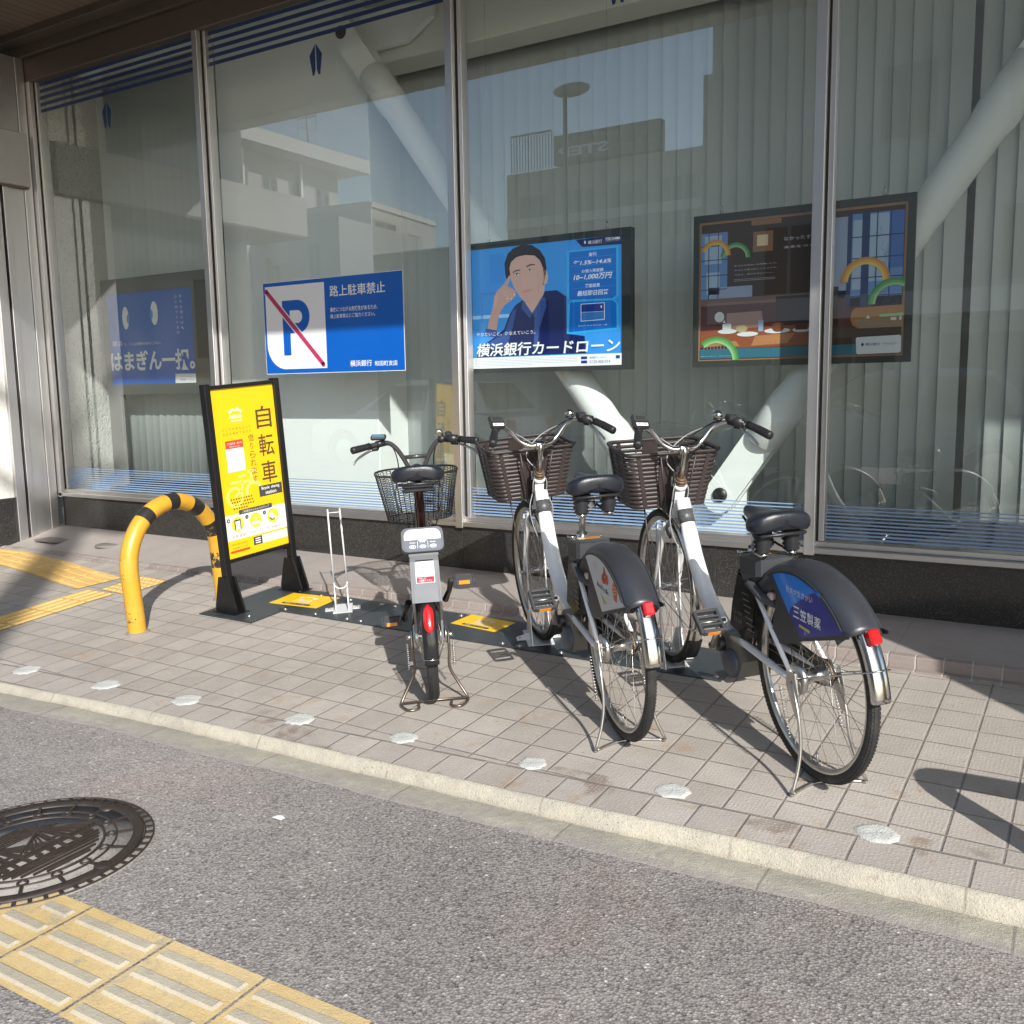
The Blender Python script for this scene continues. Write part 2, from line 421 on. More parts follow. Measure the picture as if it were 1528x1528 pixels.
def m_brick():
    mt, p = newmat('step_brick'); c = coords(); x, y, z = xyz(c)
    ln = ((x / .105).fr() - .5).abs().ss(.455, .48)
    fine = noise(c, 240, 3, .7); idn = wnoise(comb((x / .105).fl(), 0., 0.))
    col = scalec(mixc(idn, (.25, .205, .185), (.33, .285, .262)), (fine - .5) * .9 + 1.)
    col = mixc(ln, col, (.42, .39, .36))
    setin(p.inputs['Base Color'], col); p.inputs['Roughness'].default_value = .85; bump(p, fine - ln, .003); return mt
M_SLAB, M_BRICK = m_slab(), m_brick()
xs = [-20, -9, -7.6, -7.12] + [-6.9 + .1 * i for i in range(82)] + [2, 4, 8, 19.9]
b = MB(); g = []
for x in xs:
    y, h = sin_(x); zs = gz(x, y) + h; zf = zfac(x)
    g.append([(x, y + .045, zs + .001)] + [(x, y + .045 + (4.64 - y - .045) * t, zs + (zf - zs) * t + .001) for t in (.1, .4, .7, 1)])
b.loft(g, closed=False); tag(b.build('step_slab', M_SLAB), kind='structure')
b = MB(); g = []
for x in xs:
    y, h = sin_(x); z0 = gz(x, y); j = rnd.uniform(-.002, .002)
    g.append([(x, y - .035 + j, z0 - .002), (x, y - .033 + j, z0 + .004), (x, y - .004, z0 + .007), (x, y + j, z0 + .008), (x, y + .002 + j, z0 + h - .004), (x, y + .006, z0 + h), (x, y + .0455, gz(x, y + .045) + h - .0022)])
b.loft(g, closed=False, smooth=False); tag(b.build('step_edge', M_BRICK), kind='structure')

# ------------------------------------------------------------------ tactile paving
def m_tact(name, c1, c2, worn, amt):
    mt, p = newmat(name); c = coords(); fine = noise(c, 170, 3, .7); mid = noise(c, 9, 7, .82, .5)
    col = mixc(noise(c, 2.5, 4).ss(.35, .65), c1, c2); col = scalec(col, (fine - .5) * .45 + (noise(c, 30, 4) - .5) * .3 + 1.)
    col = mixc(mid.ss(.52, .68) * amt, col, worn)
    setin(p.inputs['Base Color'], col); p.inputs['Roughness'].default_value = .75; bump(p, fine, .002); return mt
M_TY = m_tact('tactile_yellow', (.60, .375, .105), (.66, .43, .15), (.42, .33, .20), .45)
M_TR = m_tact('tactile_road_yellow', (.56, .40, .17), (.60, .45, .23), (.33, .29, .24), .95)
M_BAR = m_tact('tactile_bar', (.38, .335, .25), (.44, .39, .295), (.25, .23, .20), .6)
M_BARY = m_tact('tactile_bar_yellow', (.62, .40, .12), (.66, .44, .16), (.46, .36, .22), .5)
# strip in the road: tiles .31 m square, bars running along the street; J0 is a joint on its kerb-side edge
jx = Vector((1, .020, 0)).normalized(); jy = Vector((-.020, 1, 0)).normalized(); J0 = Vector((-2.143, 1.380, 0))
b = MB(); q = MB()
for i in range(-12, 8):
    def PT(a, c_, z): P = J0 + jx * (.309 * i + a) + jy * (-c_); return (P.x, P.y, z)
    j = rnd.uniform(-.002, .002)
    b.add([PT(.004, .0, .0045 + j * .3), PT(.305, .0, .0045), PT(.305, .312, .0045), PT(.004, .312, .0045 + j * .3)], [(0, 1, 2, 3)])
    for k in range(4):
        c0 = .035 + .0755 * k; s0, s1 = .018, .291
        lo = [PT(s0, c0, .004), PT(s1, c0, .004), PT(s1, c0 + .034, .004), PT(s0, c0 + .034, .004)]
        hi = [PT(s0 + .006, c0 + .005, .0105), PT(s1 - .006, c0 + .005, .0105), PT(s1 - .006, c0 + .028, .0105), PT(s0 + .006, c0 + .028, .0105)]
        mc = Vector((-2.590, 1.487)); keep = all((Vector(p_[:2]) - mc).length > .352 for p_ in lo)
        if not keep:                                                   # the bar stops at the rim of the manhole cover
            ts = [s_ for s_ in [i_ / 60 for i_ in range(61)] if min((Vector(PT(s0 + (s1 - s0) * s_, cc, 0)[:2]) - mc).length for cc in (c0, c0 + .034)) > .352]
            if not ts or max(ts) - min(ts) < .15: continue
            u0, u1 = s0 + (s1 - s0) * min(ts), s0 + (s1 - s0) * max(ts)
            lo = [PT(u0, c0, .004), PT(u1, c0, .004), PT(u1, c0 + .034, .004), PT(u0, c0 + .034, .004)]
            hi = [PT(u0 + .006, c0 + .005, .0105), PT(u1 - .006, c0 + .005, .0105), PT(u1 - .006, c0 + .028, .0105), PT(u0 + .006, c0 + .028, .0105)]
        q.loft([lo, hi], cap=True, smooth=False)
T1 = thing('tactile_paving', 'worn yellow tactile strip with grey raised bars across the asphalt road', 'tactile paving', Matrix.Translation(J0))
for nm, mb, mm in (('paving_tiles', b, M_TR), ('raised_bars', q, M_BAR)):
    o = mb.build(nm, mm, T1); o.matrix_world = Matrix()
# strips on the pavement
def strip(path, wdt, name, label, nbar=4, dots=0):
    """path of joints along the strip's centre line, in photo pixels on the pavement"""
    P = [GI @ gp(*p) for p in path]; L = []
    root = thing(name, label, 'tactile paving', GM)
    b, q = MB(), MB(); rings = []
    for i, p in enumerate(P):
        a, c_ = P[max(i - 1, 0)], P[min(i + 1, len(P) - 1)]; t = Vector((c_.x - a.x, c_.y - a.y, 0)).normalized(); e = Vector((-t.y, t.x, 0))
        rings.append((p, t, e))
    for (p0, t0, e0), (p1, t1, e1) in zip(rings, rings[1:]):
        n_ = max(1, round((p1 - p0).length / .3))
        for k in range(n_):
            A = p0.lerp(p1, k / n_); B = p0.lerp(p1, (k + 1) / n_); ea = e0.lerp(e1, k / n_).normalized(); eb = e0.lerp(e1, (k + 1) / n_).normalized()
            A = A + (B - A) * .012
            b.add([(*(A - ea * wdt / 2).xy, .004), (*(B - eb * wdt / 2).xy, .004), (*(B + eb * wdt / 2).xy, .004), (*(A + ea * wdt / 2).xy, .004)], [(0, 1, 2, 3)])
            if dots and p0 is rings[dots - 1][0] or dots and p1 is rings[-1][0] and dots < 0:
                pass
            for j in range(nbar):
                o_ = (j + .5) / nbar * wdt - wdt / 2; h = wdt / nbar * .24
                A2 = A.lerp(B, .05); B2_ = A.lerp(B, .95); l_ = []
                for hh, z in ((h, .0035), (h * .7, .0095)):
                    l_.append([(*(A2 + ea * (o_ - hh)).xy, z), (*(B2_ + eb * (o_ - hh)).xy, z), (*(B2_ + eb * (o_ + hh)).xy, z), (*(A2 + ea * (o_ + hh)).xy, z)])
                q.loft(l_, cap=True, smooth=False)
    b.build('paving_tiles', M_TY, root); q.build('raised_bars', M_BARY, root); return root
strip([(-170, 807), (-60, 822), (10, 831), (70, 846), (118, 862), (150, 871)], .30, 'tactile_paving', 'yellow tactile strip bending in from the left near the entrance')
strip([(-130, 972), (-60, 950), (0, 931), (60, 912), (110, 896), (150, 884)], .27, 'tactile_paving', 'straight yellow tactile strip on the pavement nearer the kerb at the left')
# dotted warning tile where they meet
root = thing('tactile_paving', 'yellow dotted tactile tile where two strips meet beside the hoop barrier', 'tactile paving', GM)
Cn = [GI @ gp(*p) for p in [(150, 880.5), (187, 888), (251, 868), (212, 861)]]
b = MB().add([(p.x, p.y, .0048) for p in Cn], [(0, 1, 2, 3)]); q = MB()
for i in range(6):
    for j in range(6):
        a = (i + .5) / 6; c_ = (j + .5) / 6
        P = Cn[0].lerp(Cn[1], a).lerp(Cn[3].lerp(Cn[2], a), c_)
        MB().lathe([(0.0005, .0095), (.010, .0095), (.014, .004)], 10, 'z', (P.x, P.y, 0)).build('raised_dot', M_BARY, root)
b.build('paving_tiles', M_TY, root)

# ------------------------------------------------------------------ the bank building
D = 4.6
def m_steel(name, col, rough=.3, axis='z'):
    mt, p = newmat(name); c = coords(); x, y, z = xyz(c)
    br = noise(comb(x * 400., y * 400., z * 3.) if axis == 'z' else comb(x * 3., y * 400., z * 400.), 1., 3, .6)
    big = noise(c, 4, 5, .7)
    setin(p.inputs['Base Color'], scalec(col, (br - .5) * .07 + (big - .5) * .14 + 1.)); setin(p.inputs['Roughness'], (br - .5) * .06 + (big - .5) * .12 + rough)
    p.inputs['Metallic'].default_value = 1; return mt
M_STEEL = m_steel('brushed_steel', (.62, .605, .60), .44); M_STEELX = m_steel('brushed_steel_rail', (.60, .585, .575), .42, 'x')
M_BLACK = mat('black_gasket_gap', (.012, .012, .012), .6)
def m_granite():
    mt, p = newmat('black_granite'); c = coords()
    cell = xyz(voro(c, 420, 'F1', 1)); n_ = noise(c, 6, 5, .7)
    sp = cell[0].ss(.90, .97) * .09 + cell[1].ss(.6, 1.) * .012
    k = sp + .017 + n_ * .012
    col = mixc(noise(c, 2.6, 6, .75, .5).ss(.6, .74) * .35, scalec((1.0, .97, .93), k), (.07, .064, .058))
    setin(p.inputs['Base Color'], col); setin(p.inputs['Roughness'], n_ * .16 + .13); p.inputs['Specular IOR Level'].default_value = .55; return mt
M_GRAN = m_granite()
def m_glass():
    mt = bpy.data.materials.new('window_glass'); mt.use_nodes = True; X.nt = mt.node_tree; N = mt.node_tree.nodes; N.clear()
    o = N.new('ShaderNodeOutputMaterial'); mx = N.new('ShaderNodeMixShader'); t = N.new('ShaderNodeBsdfTransparent'); g = N.new('ShaderNodeBsdfGlossy')
    t.inputs[0].default_value = (.93, .98, .965, 1); g.inputs['Roughness'].default_value = 0.0; g.inputs[0].default_value = (.97, .99, 1, 1)
    L = mt.node_tree.links; ge = N.new('ShaderNodeNewGeometry'); dt = N.new('ShaderNodeVectorMath'); dt.operation = 'DOT_PRODUCT'
    L.new(ge.outputs['Incoming'], dt.inputs[0]); L.new(ge.outputs['Normal'], dt.inputs[1])
    cs = X(dt.outputs['Value']).abs(); f = ((X.op('POWER', 1. - cs, 5.) * .957 + .043) * 3.3).mn(1.)           # the same from either side, both faces of the pane
    L.new(f.s, mx.inputs[0]); L.new(t.outputs[0], mx.inputs[1]); L.new(g.outputs[0], mx.inputs[2]); L.new(mx.outputs[0], o.inputs[0]); return mt
M_GLASS = m_glass()
def m_planks():
    mt, p = newmat('soffit_boards'); c = coords(); x, y, z = xyz(c)
    ln = ((x / .085).fr() - .5).abs().ss(.455, .475); idn = wnoise(comb((x / .085).fl(), 1., 2.))
    gr = noise(comb(x * 60., y * 2., z), 1., 4, .6)
    col = scalec((.165, .12, .09), (gr - .5) * .5 + idn * .15 + .92); col = mixc(ln, col, (.012, .01, .008))
    setin(p.inputs['Base Color'], col); p.inputs['Roughness'].default_value = .55; return mt
M_PLANK = m_planks(); M_FASC = mat('bronze_fascia', (.16, .13, .105), .42, .6)
def m_stucco(name, col, sc=34, h=.012):
    mt, p = newmat(name); c = coords(); a = noise(c, sc, 6, .7, .3); g = noise(c, 3, 4); r = X(voro(c, sc * 1.4)).ss(.0, .5)
    setin(p.inputs['Base Color'], scalec(col, (g - .5) * .22 + (a - .5) * .3 + 1.)); p.inputs['Roughness'].default_value = .9; bump(p, a + r * .5, h, .8); return mt
M_STUC = m_stucco('rough_stucco', (.40, .40, .37), 30, .018); M_WSTUC = m_stucco('white_stucco', (.72, .71, .68), 60, .006)
M_WHITE = mat('white_paint', (.84, .845, .825), .5, var=.03); M_CEIL = mat('ceiling_white', (.84, .86, .84), .8, var=.02)
M_GREYM = mat('grey_panel_metal', (.115, .118, .112), .45, .3, var=.08); M_CONC = mat('grey_render', (.38, .37, .34), .85, var=.15, scale=1.5, bmp=.01, bscale=30)

BK = thing('bank_building', 'bank front with four tall steel framed panes over a black granite plinth', 'building', Matrix.Translation((0, D, 0)))
def bpart(mb, name, mats):
    o = mb.build(name, mats, BK); o.matrix_world = Matrix(); return o
zsb = ZS - .1797 * D; zhd = ZS + .5215 * D; SOF = ZS + 2.70
ME = [-7.16, -5.253, -3.191, -1.1306, .93]                     # left edges of the mullions
# plinth slabs, with joints
jn = [-7.13, -6.30, -4.75, -3.16, -1.58, 0., 1.6, 3.3]
b = MB()
for a, c in zip(jn, jn[1:]): b.box(a + .0025, c - .0025, D + .012, D + .4, -.3, zsb + .004, .002)
bpart(b, 'plinth', M_GRAN)
b = MB(); b.box(-7.13, 3.3, D + .02, D + .3, -.3, zsb); bpart(b, 'plinth_joint', mat('joint_mortar', (.40, .39, .37), .9))
# sill rail: two ledges
b = MB(); b.box(-7.14, 3.3, D - .012, D + .10, zsb, zsb + .030, .003); b.box(-7.14, 3.3, D + .018, D + .10, zsb + .0305, zsb + .058, .003)
bpart(b, 'sill_rail', M_STEELX)
for e in ME[1:]:
    b = MB(); b.box(e, e + .050, D - .016, D + .085, zsb - .008, zhd, .002); b.m = 1; b.box(e + .0505, e + .058, D + .02, D + .08, zsb + .06, zhd)
    b.m = 0; b.box(e + .0585, e + .085, D + .026, D + .09, zsb + .058, zhd, .002)
    bpart(b, 'mullion', [M_STEEL, M_BLACK])
b = MB(); b.box(-7.16, -7.10, D - .012, D + .09, zsb - .008, zhd, .002); b.m = 1; b.box(-7.0995, -7.092, D + .02, D + .08, zsb + .06, zhd); b.m = 0; b.box(-7.0915, -7.068, D + .026, D + .09, zsb + .058, zhd, .002)
bpart(b, 'mullion', [M_STEEL, M_BLACK])
GLY = D + .055
for a, c in zip(ME, ME[1:]):
    b = MB(); b.add([(a + .085, GLY, zsb + .05), (c, GLY, zsb + .05), (c, GLY, zhd), (a + .085, GLY, zhd)], [(0, 1, 2, 3)]); bpart(b, 'window_pane', M_GLASS)
# header, fascia and soffit
b = MB(); b.box(-7.16, 3.3, D - .012, D + .1, zhd, zhd + .17, .004); b.box(-7.4, 3.3, D - .05, D + .1, zhd + .171, SOF + .002, .003)
bpart(b, 'header_rail', M_FASC)
b = MB(); b.box(-7.4, 3.3, D - .16, D - .051, SOF - .055, SOF + .01, .003); bpart(b, 'soffit_trim', M_FASC)
PRJ = 2.45
b = MB(); b.add([(-12, D + .1, SOF), (6.5, D + .1, SOF), (6.5, D - PRJ, SOF), (-12, D - PRJ, SOF)], [(0, 1, 2, 3)]); bpart(b, 'soffit', M_PLANK)
b = MB(); b.box(-12, 6.5, D - PRJ - .06, D - PRJ + .16, SOF - .03, SOF + .55, .01); bpart(b, 'fascia', mat('fascia_panel', (.36, .33, .29), .6))
b = MB(); b.box(-12, 6.5, D - PRJ + .17, D + 6, SOF + .06, SOF + 6.5); bpart(b, 'upper_wall', M_CONC)
# right end wall beyond the frame keeps the interior closed
b = MB(); b.box(3.3, 3.6, D - .02, D + 4, -.3, SOF + .05); bpart(b, 'end_wall', M_CONC)
# left: steel jamb returning towards the street and the white side wall with its entrance
for y0, y1, x_, nm in ((4.515, 4.583, -7.15, 'jamb'), (4.384, 4.513, -7.162, 'jamb'), (4.335, 4.382, -7.146, 'jamb'), (4.238, 4.312, -7.146, 'jamb')):
    b = MB(); b.box(-7.30, x_, y0, y1, -.3, zhd + .17, .003); bpart(b, nm, M_STEEL)
b = MB(); b.box(-7.29, -7.20, 4.3125, 4.3345, -.3, zhd + .17); bpart(b, 'jamb_gap_strip', M_BLACK)  # black strip put in for the dark gap between two jambs
_pl = onplane(15, 743, Vector((-7.175, 0, 0)), Vector((1, 0, 0))).z
b = MB(); b.box(-7.9, -7.175, 4.02, 4.237, _pl, SOF); bpart(b, 'side_wall', M_WSTUC)
b = MB(); b.box(-7.9, -7.170, 4.02, 4.237, -.3, _pl - .001, .004); bpart(b, 'side_plinth', M_GRAN)
b = MB(); b.box(-8.1, -7.7, D - 2.6, 4.019, -.3, SOF); bpart(b, 'entrance_door', mat('door_dark_glass', (.03, .035, .035), .1, spec=.6))
b = MB(); b.box(-7.9, -7.10, D - 2.9, D - .06, ZS + 1.60, ZS + 2.00, .006); bpart(b, 'entrance_canopy', mat('canopy_grey', (.42, .41, .39), .6))
b = MB(); b.box(-7.9, -7.11, D - 2.89, D - .07, ZS + 1.585, ZS + 1.598); bpart(b, 'canopy_soffit', M_PLANK)
# interior shell
IN = D + 2.6
b = MB(); b.box(-7.16, 3.3, D + .12, IN, .12, .30); bpart(b, 'interior_floor', mat('interior_floor_tile', (.62, .61, .58), .5))
b = MB(); b.add([(-7.16, D + .1, zhd + .14), (3.3, D + .1, zhd + .14), (3.3, IN, zhd + .14), (-7.16, IN, zhd + .14)], [(0, 1, 2, 3)]); bpart(b, 'interior_ceiling', M_CEIL)
b = MB(); b.box(-7.5, 3.3, IN, IN + .2, 0, SOF + .1); bpart(b, 'interior_back_wall', M_WHITE)
b = MB(); b.box(-7.5, -7.07, D + .101, IN, 0, SOF + .05); bpart(b, 'stucco_wall', M_STUC)
PY = D + .40                                                     # broad white column face behind the second pane
b = MB(); b.box(-5.50, at(550, 200, PY).x, PY, PY + .45, .1, zhd + .139, .004); bpart(b, 'column', M_WHITE)
b = MB(); b.box(at(550, 200, PY).x + .003, 3.3, PY + .02, PY + .26, at(640, 76, PY).z, zhd + .139, .004); bpart(b, 'ceiling_beam', mat('beam_cream', (.74, .74, .68), .6, var=.03))

# blue film on the glass: stripes top and bottom, leaf marks
M_FILM = mat('blue_film', (.022, .045, .125), .4, var=.03); M_FILM_LIT = mat('blue_film_sunlit', (.20, .30, .47), .4, var=.03)  # bottom stripes get a paler film, their sunlight painted into the colour
zs0 = at(1300, 757, D + .05).z; zsN = zsb + .062
for i, (a, c) in enumerate(zip(ME, ME[1:])):
    b = MB(); n_ = 10
    for k in range(n_):
        z0 = zs0 - (zs0 - zsN) * k / n_; h = (zs0 - zsN) / n_ * (.34 + .26 * k / n_)
        b.add([(a + .087, GLY - .0025, z0 - h), (c - .001, GLY - .0025, z0 - h), (c - .001, GLY - .0025, z0), (a + .087, GLY - .0025, z0)], [(0, 1, 2, 3)])
    bpart(b, 'stripe_film', [M_FILM_LIT, M_FILM]); b = MB()
    b.m = 1; zt = ZS + .4728 * D; p_ = (zhd - zt) / 4.62
    for k in range(5):
        z0 = zt + p_ * k; h = p_ * .52
        b.add([(a + .087, GLY - .0025, z0), (c - .001, GLY - .0025, z0), (c - .001, GLY - .0025, z0 + h), (a + .087, GLY - .0025, z0 + h)], [(0, 1, 2, 3)])
    bpart(b, 'stripe_film', [M_FILM_LIT, M_FILM])
WB = Board((0, GLY - .003, 0), (1, 0, 0), (0, 0, 1))
for cx, cy in ((471.5, 93), (159.5, 175), (922, -18)):
    b = Board((0, GLY - .003, 0), (1, 0, 0), (0, 0, 1)); a0, b0 = b.px(cx, cy)
    sc = .105
    for sg in (-1, 1):
        b.poly([(a0 + sg * sc * x, b0 + sc * y) for x, y in [(.03, 1.05), (.50, .42), (.30, -.72), (.16, -.70), (.05, -.40)]], M_FILM, 0, False)
    o = b.build('leaf_mark', BK); o.matrix_world = Matrix()

# vertical blinds
def m_slat():
    mt, p = newmat('blind_fabric'); c = coords(); x, y, z = xyz(c)
    wv = noise(comb(x * 900., y * 900., z * 60.), 1., 2)
    setin(p.inputs['Base Color'], scalec((.60, .625, .61), (wv - .5) * .14 + 1.)); p.inputs['Roughness'].default_value = .85
    p.inputs['Transmission Weight'].default_value = 0; return mt
M_SLAT = m_slat(); M_RAIL = mat('blind_rail', (.50, .50, .46), .5)
def blind(x0, x1, y, ztop, zbot, label, ang, pitch=.0895, cut=False):
    t = thing('vertical_blind', label, 'blind', Matrix.Translation((x0, y, zbot)), 'vertical blinds behind the glass')
    o = MB().box(0, x1 - x0, -.025, .025, ztop - zbot + .028, ztop - zbot + .075, .003).build('head_rail', M_RAIL, t)
    n_ = int((x1 - x0) / pitch); hw = .0495; r = random.Random(int(x0 * 10))
    b = MB(); H = ztop - zbot
    prof = [(-hw, .0), (-hw * .5, .0026), (0, .0034), (hw * .5, .0026), (hw, 0)]
    b.loft([[(px, py, z) for z in (0, H)] + [(px, py + .0012, z) for z in (H, 0)] for px, py in prof], smooth=True)
    b.box(-.022, .022, -.003, .004, H, H + .028)
    s0 = None
    for i in range(n_):
        o = b.build('slat', M_SLAT, t) if s0 is None else link(s0.copy())
        if s0 is None: s0 = o
        o.parent = t; o.matrix_local = Matrix.Translation((pitch * (i + .5), 0, 0)) @ Matrix.Rotation(rad(ang + r.uniform(-2.2, 2.2) + (3 if (i // 2) % 3 == 0 else 0)), 4, 'Z')
    return t
BY = D + .72; bz = zsb + .10
bt = at(700, 36, BY).z
blind(at(549, 300, BY).x - .02, at(1452, 300, BY).x, BY, bt, bz, 'wide grey vertical blind behind the two middle panes', 7)
blind(at(1457, 300, BY).x, 3.2, BY, bt, bz, 'grey vertical blind at the right edge beyond a narrow gap', 7)
blind(-7.06, at(302, 300, D + .55).x + .25, D + .55, at(200, 120, D + .55).z, bz, 'dim grey vertical blind behind the leftmost pane and its poster stand', 9, .0895)

# white steel braces
def brace(P0, P1, r, label, pin):
    A, B = Vector(P0), Vector(P1); t = thing('steel_brace', label, 'brace', Matrix.Translation(A), 'white diagonal steel braces')
    d = (B - A).normalized(); L = (B - A).length; X_ = Vector((0, 1, 0)); Y_ = d.cross(X_)
    m = Matrix((X_, Y_, d)).transposed().to_4x4()
    o = MB().lathe([(.001, .34), (r * 1.02, .34), (r * 1.12, .345), (r * 1.12, .60), (r * 1.0, .66), (r, L - .66), (r * 1.12, L - .60), (r * 1.12, L - .345), (r * 1.02, L - .34), (.001, L - .34)], 28).build('tube', M_WHITE, t); o.matrix_local = m
    for nm, zc in (('clevis', .0), ('clevis', L)):
        q = MB(); sg = 1 if zc == 0 else -1
        pl = [(-.085, zc - .02 * sg), (-.085, zc + .37 * sg), (.085, zc + .37 * sg), (.085, zc - .02 * sg)] + [(.085 * math.cos(a), zc - .02 * sg - sg * .085 * math.sin(a)) for a in (.5, 1.0, 1.57, 2.14, 2.64)]
        for x0, x1 in ((-.052, -.024), (.024, .052)): q.prism([(y, z) for y, z in pl], x0, x1, 'yz')
        o = q.build(nm, M_WHITE, t); o.matrix_local = m
        k = MB().lathe([(.0005, -.066), (.036, -.066), (.040, -.058), (.040, .058), (.036, .066), (.0005, .066)], 20, 'x', (0, 0, zc)); o2 = k.build('pin', mat('pin_steel', (.06, .06, .058), .4, .8), t); o2.matrix_local = m
    return t
RY = D + .30
pA, pB = at(517, 52, RY), at(1003, 775, RY); brace(pA, pB, .088, 'white steel tube brace running down from the upper left beam', 1)
pC = at(1079, 737, RY); pD = at(1632, -30, RY); brace(pC, pD, .088, 'white steel tube brace rising to the right behind the framed interior poster', 1)
b = MB(); q = [(at(u, v, RY + .03)) for u, v in [(985, 815), (985, 755), (1025, 722), (1112, 722), (1112, 815)]]
b.prism([(p.x, p.z) for p in q], RY + .056, RY + .09); bpart(b, 'brace_gusset', M_WHITE)
b = MB(); q = [(at(u, v, RY + .03)) for u, v in [(505, 15), (505, 62), (545, 75), (600, 60), (640, 20), (640, 0)]]
b.prism([(p.x, p.z) for p in q], RY + .054, RY + .098); bpart(b, 'brace_gusset', M_WHITE)

# ------------------------------------------------------------------ bicycle materials
M_CHROME = mat('chrome', (.60, .58, .55), .16, 1., var=.12, dirt=((.20, .13, .08), .5, 24, .60))
M_ALLOY = mat('alloy', (.56, .55, .53), .34, 1., var=.15, dirt=((.16, .12, .09), .5, 30, .58))
M_WIRE = mat('stand_wire', (.52, .50, .47), .36, 1., var=.15, dirt=((.22, .12, .06), .6, 26, .56))
M_PEARL = mat('pearl_white_paint', (.78, .785, .79), .26, var=.03, scale=4, coat=1., dirt=((.42, .40, .36), .5, 18, .60))
M_SILV = mat('silver_white_paint', (.60, .60, .58), .36, .25, var=.06, dirt=((.30, .24, .17), .5, 22, .58))
M_RUBBER = mat('tyre_rubber', (.022, .021, .021), .72, var=.3, scale=30, bmp=.002, bscale=260, dirt=((.10, .09, .08), .5, 12, .50))
M_SADDLE = mat('saddle_vinyl', (.012, .014, .020), .30, var=.2, bmp=.0006, bscale=420, spec=.55)
M_GRIP = mat('grip_rubber', (.014, .014, .015), .48, var=.2, bmp=.0008, bscale=300)
M_PLAST = mat('black_plastic', (.020, .021, .024), .38, var=.18, dirt=((.09, .085, .08), .35, 16, .60))
M_COVER = mat('cover_plastic', (.030, .032, .038), .36, var=.15, scale=5, bmp=.0004, bscale=240, dirt=((.12, .12, .125), .4, 11, .62))
M_BASK = mat('basket_brown_plastic', (.040, .030, .029), .42, var=.15, dirt=((.10, .085, .075), .3, 13, .58))
M_GREYP = mat('grey_case_plastic', (.055, .057, .062), .42, var=.12)
M_MOTOR = mat('motor_case', (.075, .085, .115), .45, .2, var=.2)
M_CABLE = mat('cable_black', (.012, .012, .012), .5); M_CABLEG = mat('cable_grey', (.30, .30, .30), .45)
M_RED = mat('red_reflector', (.50, .012, .014), .18, var=.05, coat=.6); M_AMBER = mat('amber_reflector', (.80, .27, .015), .22, var=.05, coat=.5)
M_LAMP = mat('lamp_lens', (.62, .64, .66), .12, var=.02, coat=.5); M_LCD = mat('screen_grey', (.05, .053, .05), .2, var=.05, coat=.4)
M_PAPER = mat('print_white', (.76, .76, .75), .45, var=.02); M_INK = mat('print_black', (.018, .018, .018), .5, var=.05)
M_ORANGE = mat('label_orange', (.72, .30, .04), .45, var=.05); M_YELLAB = mat('label_pale', (.62, .60, .42), .45, var=.05)
M_RUST = mat('rusty_steel', (.22, .15, .10), .6, .6, var=.4)

